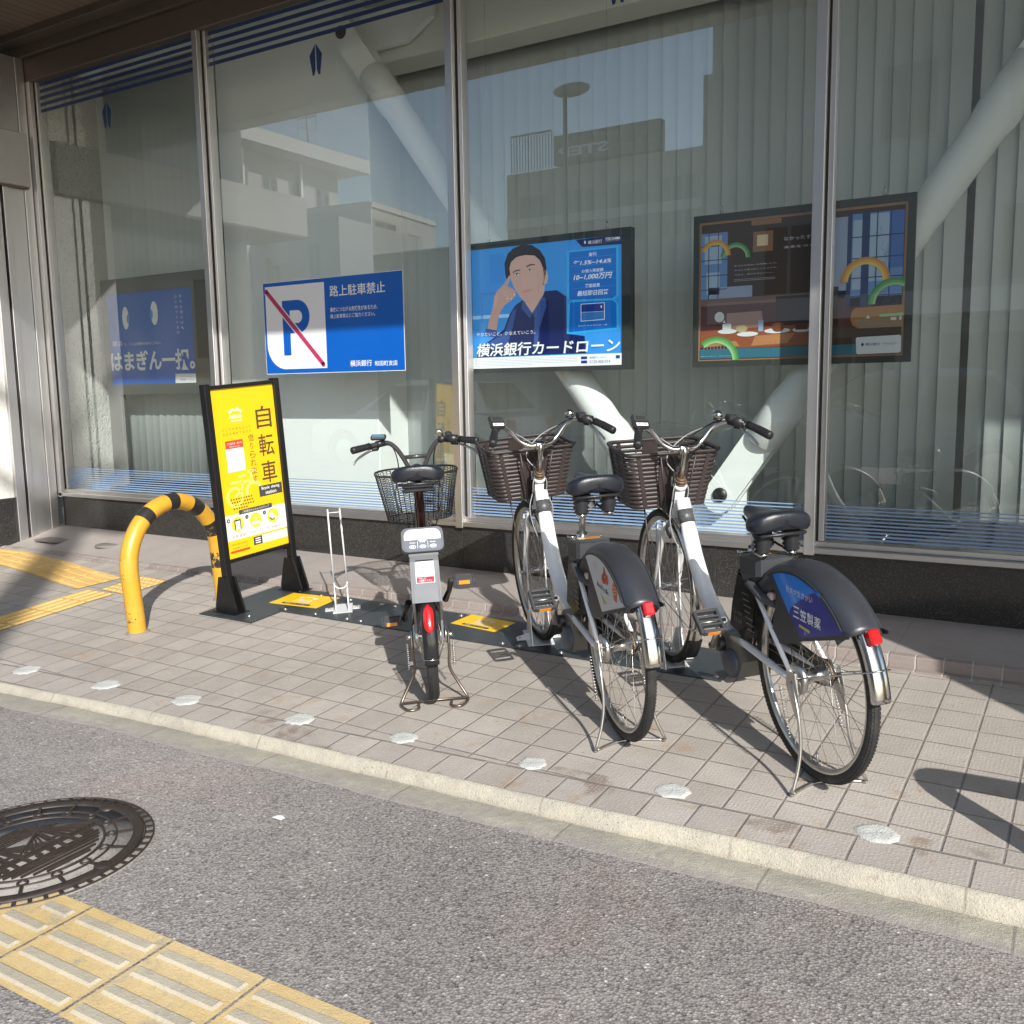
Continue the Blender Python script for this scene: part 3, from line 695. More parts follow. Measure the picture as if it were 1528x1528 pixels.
def wheel(name, root, M, R, tyre_r, nsp, hubw, hub_r, front=False, dark=False, gear=False):
    """a wheel standing in its own xz plane: the rim carries tyre, spokes and hub"""
    rim_r = R - 2 * tyre_r + .004; b = MB(); w_ = .0125 if tyre_r < .021 else .016
    b.lathe([(rim_r - .013, -w_ * .55), (rim_r - .002, -w_), (rim_r + .006, -w_), (rim_r + .004, -w_ * .7), (rim_r - .004, 0), (rim_r + .004, w_ * .7), (rim_r + .006, w_), (rim_r - .002, w_), (rim_r - .013, w_ * .55), (rim_r - .015, 0), (rim_r - .013, -w_ * .55)], 72, 'y')
    rim = b.build('wheel', M_PLAST if dark else M_ALLOY, root); rim.matrix_local = M
    b = MB(); c_ = R - tyre_r; n_ = 14; pr = []
    for k in range(n_ + 1):
        a = 2 * math.pi * k / n_; q = tyre_r * (1 + (.03 if abs(math.sin(a)) < .2 and math.cos(a) > 0 else 0)); pr.append((c_ + q * math.cos(a), q * .98 * math.sin(a)))
    b.lathe(pr, 96, 'y')
    # tread blocks along both shoulders
    nb = 150 if R > .3 else 110
    for k in range(nb):
        a = 2 * math.pi * k / nb
        for sg in (-1, 1):
            for q0, da in ((.33, 0.), (.72, .5)):
                aa = a + da * 2 * math.pi / nb; t = q0 * sg; r0 = c_ + tyre_r * math.cos(t) + .0002; y0 = tyre_r * math.sin(t)
                dl = 2 * math.pi / nb * .34; ny = .0028
                P = []
                for (e, f_) in ((-1, -1), (1, -1), (1, 1), (-1, 1)):
                    ang = aa + e * dl + f_ * sg * dl * .5; yy = y0 + f_ * ny; rr = r0 + .0009 - f_ * sg * .0016 * math.tan(abs(t)); P.append((rr * math.cos(ang), yy, rr * math.sin(ang)))
                b.add(P, [(0, 1, 2, 3)], False)
    b.build('tyre', M_RUBBER, rim)
    b = MB(); fl = hubw * .36
    for k in range(nsp):
        a = 2 * math.pi * k / nsp; sg = 1 if k % 2 else -1; off = (1 if (k // 2) % 2 else -1) * 1.15
        P0 = (hub_r * math.cos(a + off), sg * fl, hub_r * math.sin(a + off)); P1 = ((rim_r - .01) * math.cos(a), sg * .003, (rim_r - .01) * math.sin(a))
        b.tube([P0, P1], .00115, 4, False)
    b.tube([((rim_r - .012) * math.cos(4.6), 0, (rim_r - .012) * math.sin(4.6)), ((rim_r - .052) * math.cos(4.6), 0, (rim_r - .052) * math.sin(4.6))], .0034, 6)
    b.build('spokes', M_CHROME, rim)
    b = MB(); hr = hub_r
    b.lathe([(.0005, -hubw * .62), (.0055, -hubw * .62), (.0055, -hubw * .45), (hr * .45, -hubw * .43), (hr * .55, -fl - .004), (hr * 1.12, -fl - .003), (hr * 1.12, -fl + .003), (hr * .62, -fl + .006), (hr * .55, 0), (hr * .62, fl - .006), (hr * 1.12, fl - .003), (hr * 1.12, fl + .003), (hr * .5, fl + .006), (hr * .45, hubw * .43), (.0055, hubw * .45), (.0055, hubw * .62), (.0005, hubw * .62)], 24, 'y')
    if gear:
        b.lathe([(.012, hubw * .36), (.046, hubw * .36), (.050, hubw * .40), (.050, hubw * .50), (.044, hubw * .54), (.012, hubw * .55)], 28, 'y')
        b.lathe([(.012, -hubw * .56), (.033, -hubw * .56), (.036, -hubw * .53), (.033, -hubw * .50), (.012, -hubw * .5)], 24, 'y')
    b.build('hub', M_ALLOY, rim)
    return rim
def arcshell(mb, c, r, prof, a0, a1, n=28, cap=True, taper=None):
    rings = []
    for i in range(n + 1):
        a = rad(a0 + (a1 - a0) * i / n); k = taper(i / n) if taper else 1
        rings.append([(c[0] + (r + dr) * math.cos(a), y * k, c[1] + (r + dr) * math.sin(a)) for dr, y in prof])
    return mb.loft(rings, cap=cap)
def fender_prof(hw, drop, th=.0018):
    out = [(-drop, -hw), (-drop * .35, -hw * .93), (-drop * .08, -hw * .6), (0, -hw * .2), (0, hw * .2), (-drop * .08, hw * .6), (-drop * .35, hw * .93), (-drop, hw)]
    return out + [(a - th, b * .95) for a, b in out[::-1]]
def pedal(root, M, name='pedal'):
    """block pedal: the spindle runs along +y from the crank; amber reflectors fore and aft"""
    b = MB()
    b.box(-.046, .046, .012, .022, -.013, .013, .003); b.box(-.046, .046, .092, .104, -.012, .012, .004)
    for x0, x1 in ((-.048, -.036), (.036, .048)): b.box(x0, x1, .02, .094, -.013, .013, .003)
    for x in (-.016, .0, .016): b.box(x - .0035, x + .0035, .02, .094, -.009, .011, .001)
    b.m = 1; b.tube([(0, -.004, 0), (0, .1, 0)], .0075, 10); b.m = 2
    b.box(-.0495, -.0482, .034, .080, -.008, .008); b.box(.0482, .0495, .034, .080, -.008, .008)
    o = b.build(name, [M_GREYP, M_ALLOY, M_AMBER], root); o.matrix_local = M; return o
def saddle(root, M, hw, L, spring=True):
    b = MB(); rings = []
    prof = [(0, .10, .16), (.006, .42, .55), (.02, .66, .82), (.05, .84, .96), (.10, .95, 1.), (.17, 1., 1.), (.26, .99, .98), (.36, .88, .92), (.46, .68, .86), (.56, .48, .82), (.68, .325, .78), (.80, .255, .74), (.90, .215, .70), (.965, .165, .58), (.99, .10, .38), (1., .03, .12)]
    for t, kw, kh in prof:                                           # from the tail to the nose
        x = -.03 + t * L; wd = hw * kw; z = .016 * (1 - t) ** 2 + .010 * t ** 3 - .004; th = (.074 if spring else .072) * (1 - .40 * t); ring = []
        for k in range(22):
            a = 2 * math.pi * k / 22; ca, sa = math.cos(a), math.sin(a)
            y = wd * (abs(ca) ** .62) * (1 if ca > 0 else -1); zz = (.46 * th * kh * (abs(sa) ** .75) if sa > 0 else -.54 * th * kh * (abs(sa) ** .62)) - .14 * th * (abs(ca) ** 2.6) - (.10 * th * math.cos(ca * 2.2) if sa < -.3 else 0) * -1
            ring.append((x, y, z + zz))
        rings.append(ring)
    b.loft(rings, cap=True); o = b.build('saddle', M_SADDLE, root); o.matrix_local = M
    q = MB()
    q.tube([(-.0, hw * .72, -.036), (-.012, hw * .74, -.034), (-.012, -hw * .74, -.034), (0, -hw * .72, -.036)], .006, 6)
    for sg in (-1, 1):
        if spring:
            pr = [(.004, -.100), (.022, -.099), (.028, -.094), (.021, -.087), (.030, -.079), (.023, -.071), (.032, -.062), (.024, -.053), (.033, -.043), (.030, -.028), (.004, -.022)]
            q.lathe(pr, 16, 'z', (.03, sg * hw * .48, 0))
        q.tube(spline([(.03, sg * hw * .48, -.102 if spring else -.05), (.10, sg * hw * .30, -.088 if spring else -.055), (.17, sg * .018, -.052), (.235, sg * .014, -.022)], 4), .0045, 6)
    q.build('saddle_springs', M_PLAST, o)
    q = MB()
    if spring:
        for sg in (-1, 1): q.lathe([(.004, -.110), (.019, -.110), (.021, -.105), (.019, -.100), (.004, -.100)], 14, 'z', (.03, sg * hw * .48, 0))
    q.box(.085, .125, -.024, .024, -.098 if spring else -.075, -.070 if spring else -.045, .004); q.build('saddle_clamp', M_CHROME, o)
    return o
def rot_about(P, axis, deg):
    return Matrix.Translation(P) @ Matrix.Rotation(rad(deg), 4, axis) @ Matrix.Translation(-Vector(P))

def city_bike(M, label, steer, sad_z, sad_x, panel, number, group='white share bicycles with brown baskets'):
    t = thing('share_bicycle', label, 'bicycle', M, group)
    HZ, WB, R = .338, 1.145, .330
    HT, HB = Vector((.975, 0, .795)), Vector((1.027, 0, .655)); ax = (HT - HB).normalized(); ST = rot_about(HB, ax, steer)
    wheel('wheel', t, Matrix.Translation((0, 0, HZ)), R, .0185, 36, .115, .030, gear=True)
    wheel('wheel', t, ST @ Matrix.Translation((WB, 0, .336)), R, .0185, 36, .085, .019, front=True)
    # frame
    b = MB(); b.m = 0
    dn = spline([(.955, 0, .742), (.905, 0, .640), (.840, 0, .520), (.745, 0, .405), (.640, 0, .335), (.545, 0, .300)], 5)
    b.tube(dn, [.030] * 6 + [.033] * (len(dn) - 6), 16, flat=.82, up=(0, 1, 0))
    b.tube([HT + ax * .004, HB - ax * .006], .0225, 18); b.tube([HT - ax * .012, HT + ax * .004], .0265, 18); b.tube([HB - ax * .006, HB + ax * .010], .0265, 18)
    b.tube([(.452, 0, .30), (.372, 0, .655)], .0165, 14)
    for sg in (-1, 1):
        b.tube([(.455, sg * .040, .325), (.33, sg * .052, .340), (.06, sg * .066, .334), (.0, sg * .068, HZ)], [.013, .0135, .0115, .009], 10)
        b.tube([(.372, sg * .030, .625), (.30, sg * .050, .580), (.16, sg * .060, .468), (.012, sg * .067, HZ + .012)], [.009, .009, .0085, .008], 8)
        b.m = 1; b.prism([(-.022, HZ - .020), (.030, HZ - .016), (.055, HZ + .004), (.030, HZ + .024), (-.012, HZ + .022)], sg * .064 - .003, sg * .064 + .003); b.m = 0
    fr = b.build('frame', [M_PEARL, M_ALLOY], t)
    k = Board(dn[8] + Vector((0, .0265, 0)), Vector((dn[16] - dn[8])), (dn[16] - dn[8]).cross(Vector((0, -1, 0))) * -1, .0006)
    d_ = (dn[14] - dn[7]).normalized(); k = Board(Vector(dn[7]) + Vector((0, .0278, 0)), d_, Vector((0, -1, 0)).cross(d_) * -1, .0006)
    if k.n.y < 0: k = Board(Vector(dn[7]) + Vector((0, .0278, 0)), d_, Vector((0, -1, 0)).cross(d_), .0006)
    k.text('HELLO CYCLING', 0, -.006, .15, .006, M_INK, 0)
    k.build('frame_lettering', fr)
    b = MB(); b.tube([HT + ax * .004, HT + ax * .018], .021, 16); b.tube([HT + ax * .0175, HT + ax * .027], .0235, 16); b.tube([HT + ax * .0265, HT + ax * .036], .018, 16); b.build('headset', M_RUST, t)
    b = MB(); b.tube([HB - ax * .022, HB - ax * .006], .0225, 16); b.build('headset', M_RUST, t)
    # label on the down tube
    P = Vector(dn[2]); b = MB(); d_ = (Vector(dn[5]) - P).normalized(); b.tube([P, P + d_ * .055], .0315, 16, flat=.84, up=(0, 1, 0)); b.build('frame_sticker', mat('dark_sticker', (.075, .075, .078), .4, var=.9, scale=120), fr)
    # fork, steered
    b = MB(); b.T = ST
    b.tube([HB - ax * .028 + Vector((0, -.036, 0)), HB - ax * .022, HB - ax * .028 + Vector((0, .036, 0))], .0155, 10)
    for sg in (-1, 1):
        b.tube(spline([HB - ax * .026 + Vector((0, sg * .038, 0)), HB - ax * .10 + Vector((.004, sg * .046, 0)), Vector((1.094, sg * .049, .47)), Vector((1.124, sg * .050, .38)), Vector((WB, sg * .050, .336))], 5), [.0135] * 8 + [.012] * 8 + [.009] * 5, 10)
    b.m = 1
    for sg in (-1, 1): b.lathe([(.0005, .058), (.009, .058), (.009, .066), (.006, .068), (.006, .074), (.0005, .074)] if sg > 0 else [(.0005, -.074), (.006, -.074), (.006, -.068), (.009, -.066), (.009, -.058), (.0005, -.058)], 12, 'y', (WB, 0, .336))
    b.build('fork', [M_SILV, M_ALLOY], t)
    # front mudguard and stays
    b = MB(); b.T = ST; arcshell(b, (WB, .336), .352, fender_prof(.026, .016), 78, 214, 34)
    b.m = 1; arcshell(b, (WB, .336), .3535, fender_prof(.030, .012), 205, 222, 6); b.m = 0
    for sg in (-1, 1): b.tube([(WB, sg * .060, .336), (WB + .348 * math.cos(rad(196)), sg * .027, .336 + .348 * math.sin(rad(196)))], .0021, 5)
    b.tube([(WB + .352 * math.cos(rad(196)), y, .336 + .352 * math.sin(rad(196))) for y in (-.028, 0, .028)], .0021, 5)
    b.build('mudguard', [M_CHROME, M_PLAST], t)
    # caliper brake and lamp under the basket
    b = MB(); b.T = ST; C_ = HB - ax * .03 + Vector((-.028, 0, 0))
    for sg in (-1, 1): b.tube(spline([C_ + Vector((0, -sg * .010, .012)), C_ + Vector((0, sg * .030, .016)), C_ + Vector((0, sg * .046, -.012)), C_ + Vector((0, sg * .030, -.052))], 4), .0065, 8)
    b.box(1.045, 1.115, -.026, .026, .660, .715, .008); b.m = 1; b.lathe([(.0005, 1.122), (.016, 1.120), (.022, 1.114), (.022, 1.10)], 16, 'x', (0, 0, .688))
    b.build('front_lamp', [M_PLAST, M_LAMP], t)
    # rear mudguard, cover and dress guards
    b = MB(); arcshell(b, (0, HZ), .362, fender_prof(.029, .020), 134, 172.5, 18); arcshell(b, (0, HZ), .352, fender_prof(.026, .016), -2, 46, 10)
    a = rad(158); b.tube([(0, .074, HZ), (.366 * math.cos(a), .030, HZ + .366 * math.sin(a)), (.372 * math.cos(a), 0, HZ + .372 * math.sin(a)), (.366 * math.cos(a), -.030, HZ + .366 * math.sin(a)), (0, -.074, HZ)], .0023, 6)
    b.build('mudguard', M_CHROME, t)
    b = MB()
    pr = [(-.075, -.060), (-.045, -.061), (-.020, -.056), (-.004, -.042), (.004, -.020), (.006, 0), (.004, .020), (-.004, .042), (-.020, .056), (-.045, .061), (-.075, .060)]
    arcshell(b, (0, HZ), .362, pr + [(q - .004 if abs(y) < .05 else q, y * .94) for q, y in pr[::-1]], 44, 141, 30)
    cov = b.build('wheel_cover', M_COVER, t)
    arcp = [(.338 * math.cos(rad(q)), HZ + .338 * math.sin(rad(q))) for q in range(60, 139, 6)]
    b = MB()
    for sg in (-1, 1):
        b.prism(arcp + [(-.286, .566), (-.282, .556), (-.032, .470), (.118, .590), (.150, .625)], sg * .0600, sg * .0640)
        b.prism([(.118, .588), (-.032, .470), (-.012, .455), (.150, .405), (.120, .548)], sg * .056, sg * .0602)
    gd = b.build('dress_guard', M_COVER, t)
    k = Board((0, .0642, 0), (-1, 0, 0), (0, 0, 1), .0006); panel(k, HZ); o = k.build('advert_panel', gd)
    # tail lamp
    b = MB(); a = rad(143.5); cx, cz = .374 * math.cos(a), HZ + .374 * math.sin(a)
    b.T = Matrix.Translation((cx, 0, cz)) @ Matrix.Rotation(rad(-58), 4, 'Y'); b.box(-.024, .020, -.018, .018, -.012, .019, .006); b.m = 1; b.box(-.020, .016, -.013, .013, -.016, -.0121)
    b.build('tail_lamp', [M_RED, M_PLAST], t)
    # smart lock on the seat tube: top plate, shell, horseshoe
    b = MB(); LM = Matrix.Translation((.285, 0, .632)) @ Matrix.Rotation(rad(6), 4, 'Y'); b.T = LM
    top = [(-.070, -.056), (-.050, -.066), (.06, -.066), (.078, -.056), (.078, .056), (.06, .066), (-.050, .066), (-.070, .056)]
    b.loft([[(x * .97 - .006, y * .97, .034) for x, y in top], [(x, y, .026) for x, y in top], [(x * .96 + .006, y * .98, -.030) for x, y in top], [(x * .7 + .022, y * .85, -.055) for x, y in top]], cap=True, smooth=False)
    b.T = Matrix()
    hs = [(.290, .058, .575), (.235, .062, .560), (.190, .062, .548), (.158, .046, .538), (.150, .02, .535)]
    b.tube(spline(hs, 4), .0145, 10, flat=1.3); b.tube(spline([(x, -y, z) for x, y, z in hs], 4), .0145, 10, flat=1.3)
    lk = b.build('smart_lock', M_GREYP, t)
    k = Board(LM @ Vector((-.002, .0, .0345)), (0, -1, 0), (1, 0, 0), .0006)
    k.poly([(-.040, -.006), (.046, -.006), (.046, .028), (-.040, .028)], M_ORANGE, 1, False); k.poly([(-.039, -.005), (-.014, -.005), (-.014, .027), (-.039, .027)], M_YELLAB, 2, False)
    k.text(number, -.010, .002, .043, .020, M_INK, 2, .01); k.text('HELLO CYCLING', -.030, -.024, .040, -.015, M_PAPER, 1)
    k.ell((-.052, .016), .004, .004, M_PAPER, 1, 10); k.ell((.056, .022), .004, .004, M_PAPER, 1, 10)
    k.build('number_label', lk)
    b = MB(); b.T = Matrix.Translation((.165, .048, .560)); b.box(-.016, .016, -.010, .010, -.014, .014, .005); b.build('lock_key', mat('lock_pink', (.66, .50, .43), .5), lk)
    # battery and motor
    b = MB(); bp = [(.405, .590), (.262, .560), (.300, .375), (.350, .352), (.470, .372), (.452, .46)]
    b.prism(bp, -.042, .042); b.prism([(p[0] * .9 + .036, p[1] * .9 + .047) for p in bp], -.047, .047)
    bt_ = b.build('battery', mat('battery_black', (.012, .012, .013), .2, var=.2), t)
    k = Board((0, .0475, 0), (-1, 0, 0), (0, 0, 1), .0006)
    rr = random.Random(5)
    for i in range(7):
        z = .395 + .020 * i; x = -.345 + .006 * i * -1 + .012
        k.poly([(x, z), (x + .035 + .02 * rr.random(), z), (x + .035 + .02 * rr.random(), z + .004), (x, z + .004)], mat('faint_print', (.16, .16, .16), .5), 0, False)
    for s_, z in (('Li-ion', .43), ('25.2V', .40)): k.text(s_, -.43, z, -.37, z + .016, mat('faint_print', (.16, .16, .16), .5), 0)
    k.build('battery_print', bt_)
    b = MB(); b.prism([(.520, .330), (.400, .345), (.372, .260), (.405, .190), (.475, .168), (.530, .205), (.560, .275)], -.050, .046); b.m = 1
    b.lathe([(.0005, .066), (.030, .066), (.048, .060), (.053, .050), (.053, .03)], 28, 'y', (.452, 0, .232)); b.m = 2
    b.lathe([(.0005, .072), (.022, .072), (.026, .064), (.026, .03)], 18, 'y', (.520, 0, .283))
    b.build('motor', [mat('motor_grey', (.17, .165, .155), .5, .4), M_MOTOR, M_PLAST], t)
    # chain case on the far side, chain
    b = MB(); b.prism([(.56, .40), (.46, .405), (.06, .372), (-.005, .385), (-.045, .338), (-.01, .298), (.06, .300), (.46, .200), (.57, .205), (.62, .28), (.61, .35)], -.062, -.054)
    b.build('chain_case', M_PLAST, t)
    b = MB(); q = spline([(-.036, -.051, HZ), (0, -.051, HZ + .036), (.10, -.051, HZ + .026), (.45, -.051, .355), (.52, -.051, .345)], 8); b.tube(q, .0045, 5); q = spline([(-.036, -.051, HZ), (0, -.051, HZ - .036), (.10, -.051, HZ - .055), (.45, -.051, .225), (.52, -.051, .215)], 8); b.tube(q, .0045, 5); b.build('chain', M_RUST, t)
    # cranks and pedals
    pl = Vector((.375, .112, .425)); BB = Vector((.520, .085, .283)); b = MB()
    b.tube([BB + Vector((0, -.004, 0)), BB.lerp(pl, .5) + Vector((0, .006, 0)), pl], [.016, .0115, .0125], 10); b.m = 1; b.lathe([(.0005, .100), (.010, .100), (.012, .096), (.012, .08)], 12, 'y', (BB.x, 0, BB.z))
    cr = b.build('crank', [M_ALLOY, M_RUST], t)
    pr_ = Vector((2 * .520 - .375, -.112, 2 * .283 - .425)); B2_ = Vector((.52, -.085, .283)); b = MB(); b.tube([B2_, B2_.lerp(pr_, .5) - Vector((0, .006, 0)), pr_], [.016, .0115, .0125], 10); b.build('crank', M_ALLOY, t)
    pedal(t, Matrix.Translation(pl) @ Matrix.Rotation(rad(-38), 4, 'Y')); pedal(t, Matrix.Translation(pr_) @ Matrix.Rotation(math.pi, 4, 'Z'))
    # stand: pivots at the axle, legs flare to the ground, wire across
    b = MB()
    for sg in (-1, 1):
        b.tube(spline([(-.012, sg * .078, HZ), (-.052, sg * .082, .250), (-.072, sg * .084, .16), (-.086, sg * .100, .085), (-.098, sg * .128, .012)], 5), .0058, 8)
        b.tube([(-.098, sg * .128, .012), (-.096, sg * .128, .006), (-.088, sg * .118, .006)], .0058, 8)
    b.tube(spline([(-.090, .122, .006), (-.060, .060, .006), (-.050, .02, .006), (-.052, -.02, .006), (-.062, -.06, .006), (-.090, -.122, .006)], 6), .0058, 8)
    st_ = b.build('kick_stand', M_WIRE, t)
    for sg in (-1, 1):
        b = MB(); b.prism([(-.030, HZ + .03), (.016, HZ + .026), (.020, HZ - .02), (-.006, HZ - .065), (-.035, HZ - .11), (-.058, HZ - .105), (-.05, HZ - .03)], sg * .0795 - .0015, sg * .0795 + .0015)
        hx = []
        for i in range(120):
            tt = i / 119; a = tt * 2 * math.pi * 15; hx.append((.030 - .055 * tt + .0062 * math.cos(a), sg * .092 + .0062 * math.sin(a), HZ - .030 - .150 * tt))
        b.build('stand_bracket', M_ALLOY, st_); b = MB(); b.tube(hx, .0013, 4); b.build('stand_spring', M_ALLOY, st_)
    # seat post and saddle
    b = MB(); sd = Vector((-.07, 0, .31)).normalized(); top_ = Vector((.372, 0, .655)); e_ = top_ + sd * ((sad_z - .085 - .655) / sd.z); b.tube([top_ - sd * .02, e_], .0128, 14); b.m = 1; b.tube([top_ - sd * .014, top_ + sd * .018], .0205, 14); b.tube([top_ + Vector((0, .02, .0)), top_ + Vector((.01, .055, .006))], .005, 6)
    b.build('seat_post', [M_ALLOY, M_CHROME], t)
    saddle(t, Matrix.Translation((sad_x, 0, sad_z - .022)) @ Matrix.Rotation(rad(-1), 4, 'Y'), .107, .265)
    # stem, handlebar and what it carries (all steered)
    b = MB(); b.T = ST; SX = HT + ax * .155
    b.tube([HT + ax * .03, SX + ax * -.01, SX + Vector((.004, 0, .006)), SX + Vector((.014, 0, .010))], [.0112, .0112, .0125, .014], 14); b.lathe([(.0005, -.019), (.019, -.019), (.0205, -.015), (.0205, .015), (.019, .019), (.0005, .019)], 16, 'y', SX + Vector((.016, 0, .008)))
    b.build('stem', M_CHROME, t)
    C0 = SX + Vector((.016, 0, .008)); hb = lambda s_: [C0, C0 + Vector((.004, s_ * .045, .001)), C0 + Vector((.014, s_ * .085, .026)), C0 + Vector((.012, s_ * .130, .076)), C0 + Vector((-.018, s_ * .178, .102)), C0 + Vector((-.085, s_ * .214, .094)), C0 + Vector((-.145, s_ * .238, .078)), C0 + Vector((-.206, s_ * .262, .056))]
    b = MB(); b.T = ST
    Lp, Rp = spline(hb(1), 6), spline(hb(-1), 6); b.tube(Lp[::-1] + Rp[1:], .0111, 12); bar = b.build('handlebar', M_CHROME, t)
    for s_, P in ((1, Lp), (-1, Rp)):
        g = P[-13:]; d_ = (g[-1] - g[0]).normalized(); sd_ = Vector((-d_.y, d_.x, 0)).normalized()
        b = MB(); b.T = ST; b.tube([g[2], g[4], g[7], g[10], g[12], g[12] + d_ * .006, g[12] + d_ * .010], [.0158, .0150, .0162, .0166, .0168, .0158, .008], 14); b.build('grip', M_GRIP, bar)
        b = MB(); b.T = ST
        if s_ < 0:
            b.tube([P[-18], P[-13]], .0200, 14); b.box(P[-17].x - .022, P[-17].x + .020, P[-17].y - .012, P[-17].y + .026, P[-17].z - .002, P[-17].z + .026, .006)
            b.m = 1; c_ = P[-22] + Vector((.004, .006, .030)); b.ball(c_, .021, 1, 1, .92); b.m = 0; b.lathe([(.004, -.008), (.020, -.006), (.020, -.002), (.004, 0)], 16, 'z', c_ - Vector((0, 0, .012)))
            b.tube([P[-22], c_ - Vector((0, 0, .012))], .008, 8)
            b.build('bell', [M_PLAST, M_CHROME], bar)
        else:
            c_ = P[-15] + Vector((.0, -.004, .026)); mm = Matrix.Translation(c_) @ Matrix.Rotation(rad(-50), 4, 'Y') @ Matrix.Rotation(rad(8), 4, 'X'); b.T = ST @ mm
            b.box(-.030, .030, -.034, .034, -.012, .010, .006); b.m = 1; b.box(-.002, .025, -.028, .028, .0102, .0108); b.m = 2; b.box(-.025, -.012, -.024, .024, .0102, .0108); b.m = 0
            for y in (-.014, 0, .014): b.box(.004, .019, y - .005, y + .005, .0109, .0114)
            b.m = 3
            for y in (-.012, .012): b.box(-.022, -.015, y - .006, y + .006, .0109, .0118, .001)
            b.T = ST; b.m = 0; b.tube([P[-17], P[-14]], .0175, 12)
            b.build('display', [M_PLAST, M_LCD, M_PAPER, mat('button_grey', (.25, .25, .26), .5)], bar)
        # brake lever
        b = MB(); b.T = ST; l0 = P[-15] + Vector((.014, 0, -.016)); b.tube([P[-16], l0 + Vector((.004, 0, -.004)), l0 + d_ * .018], [.011, .012, .009], 10); b.m = 1
        b.tube(spline([l0 + d_ * .012, l0 + d_ * .05 + Vector((.016, 0, -.010)) + sd_ * (.004), l0 + d_ * .095 + Vector((.012, 0, -.020)), l0 + d_ * .128 + Vector((.018, 0, -.034))], 5), [.0065] * 5 + [.0058] * 6 + [.0050] * 4 + [.0066], 8, flat=.6); b.build('brake_lever', [M_PLAST, M_ALLOY], bar)
    # cables
    cb = MB(); cb.T = ST
    for s_, P, e, m_ in ((1, Lp, (1.005, .02, .70), 0), (-1, Rp, (1.010, -.022, .69), 0), (-1, Rp, (.985, -.030, .72), 1), (1, Lp, (.99, .030, .73), 1)):
        a = P[-15] + Vector((.02, 0, -.010)); cb.m = m_
        cb.tube(spline([a, a + Vector((.085, -s_ * .035, .010 - m_ * .012)), C0 + Vector((.115, s_ * .05, .012 + m_ * .02)), C0 + Vector((.085, s_ * (.012 - .05 * m_), -.055)), C0 + Vector((.030, s_ * .026, -.15)), Vector(e)], 6), .0026, 6)
    cb.build('cable', [M_CABLE, M_CABLEG], t)
    cb = MB()
    for s_ in (-1, 1): cb.tube(spline([(.99, s_ * .03, .73), (.965, s_ * .052, .67), (.955, s_ * .045, .60), (.90, s_ * .034, .535)], 5), .0024, 5)
    cb.build('cable', M_CABLEG, t)
    # basket, steered with the fork
    def brect(t_, n=6):                                              # t_: 0 bottom .. 1 top
        x0, x1 = 1.080 - .042 * t_, 1.345 - .035 * t_; hy0, hy1 = .158 + .044 * t_, .150 + .044 * t_; r_ = .045; P = []
        for cx, cy, a0 in ((x1 - r_, hy1 - r_, 0), (x0 + r_, hy0 - r_, 90), (x0 + r_, -hy0 + r_, 180), (x1 - r_, -hy1 + r_, 270)):
            for i in range(n + 1): a = rad(a0 + 90 * i / n); P.append((cx + r_ * math.cos(a), cy + r_ * math.sin(a)))
        return P
    zb, zt = .690, .925
    def zz(x, t_): return zb + (zt - zb) * t_ + (x - 1.04) * .10 * t_
    b = MB(); b.T = ST; NB = 12
    def ring(t_, off=0., dz=0.):
        return [((x - 1.19) * (1 + off / .14) + 1.19, y * (1 + off / .17), zz(x, t_) + dz) for x, y in brect(t_)]
    for i in range(NB):
        a = i / NB * .93; c_ = a + .93 / NB * (.995 if i < 5 else .84); m_ = (a + c_) / 2
        b.loft([ring(a, 0), ring(a, .0042), ring(m_, .0050), ring(c_, .0022), ring(c_, 0), ring(m_, .0006)], loop=True, smooth=True)
    b.loft([ring(.94, 0), ring(.94, .010), ring(.98, .013), ring(1.0, .011), ring(1.0, 0), ring(.98, -.002)], loop=True)
    P0 = brect(0); b.add([(x, y, zb + .002) for x, y in P0], [tuple(range(len(P0)))])
    # ribs: rear panel, corners, sides
    def rib(x0, y0, x1, y1, w_, nx, ny):
        q = []
        for t_ in (0, 1):
            cx, cy = x0 + (x1 - x0) * t_, y0 + (y1 - y0) * t_; tx, ty = -ny, nx
            q.append([(cx + tx * w_ - nx * .004, cy + ty * w_ - ny * .004, zz(cx, t_ * .95)), (cx + tx * w_ + nx * .003, cy + ty * w_ + ny * .003, zz(cx, t_ * .95)), (cx - tx * w_ + nx * .003, cy - ty * w_ + ny * .003, zz(cx, t_ * .95)), (cx - tx * w_ - nx * .004, cy - ty * w_ - ny * .004, zz(cx, t_ * .95))])
        b.loft(q, cap=True, smooth=False)
    rib(1.076, 0, 1.034, 0, .062, -1, 0); rib(1.347, 0, 1.312, 0, .035, 1, 0)
    for sg in (-1, 1):
        rib(1.078, sg * .110, 1.036, sg * .152, .009, -1, 0); rib(1.345, sg * .100, 1.310, sg * .145, .008, 1, 0)
        rib(1.125, sg * .159, 1.088, sg * .203, .010, 0, sg); rib(1.205, sg * .156, 1.18, sg * .200, .007, 0, sg); rib(1.290, sg * .154, 1.27, sg * .198, .010, 0, sg)
        b.tube([(1.030, sg * .040, .70), (.988, sg * .075, .915)], .004, 5); b.tube([(1.12, sg * .10, .688), (WB, sg * .062, .345)], .0035, 5)
    b.m = 1; b.box(.985, 1.040, -.018, .018, .800, .812, .002); b.box(.992, .998, -.030, .03, .79, .83, .002)
    b.build('basket', [M_BASK, M_ALLOY], t)
    return t

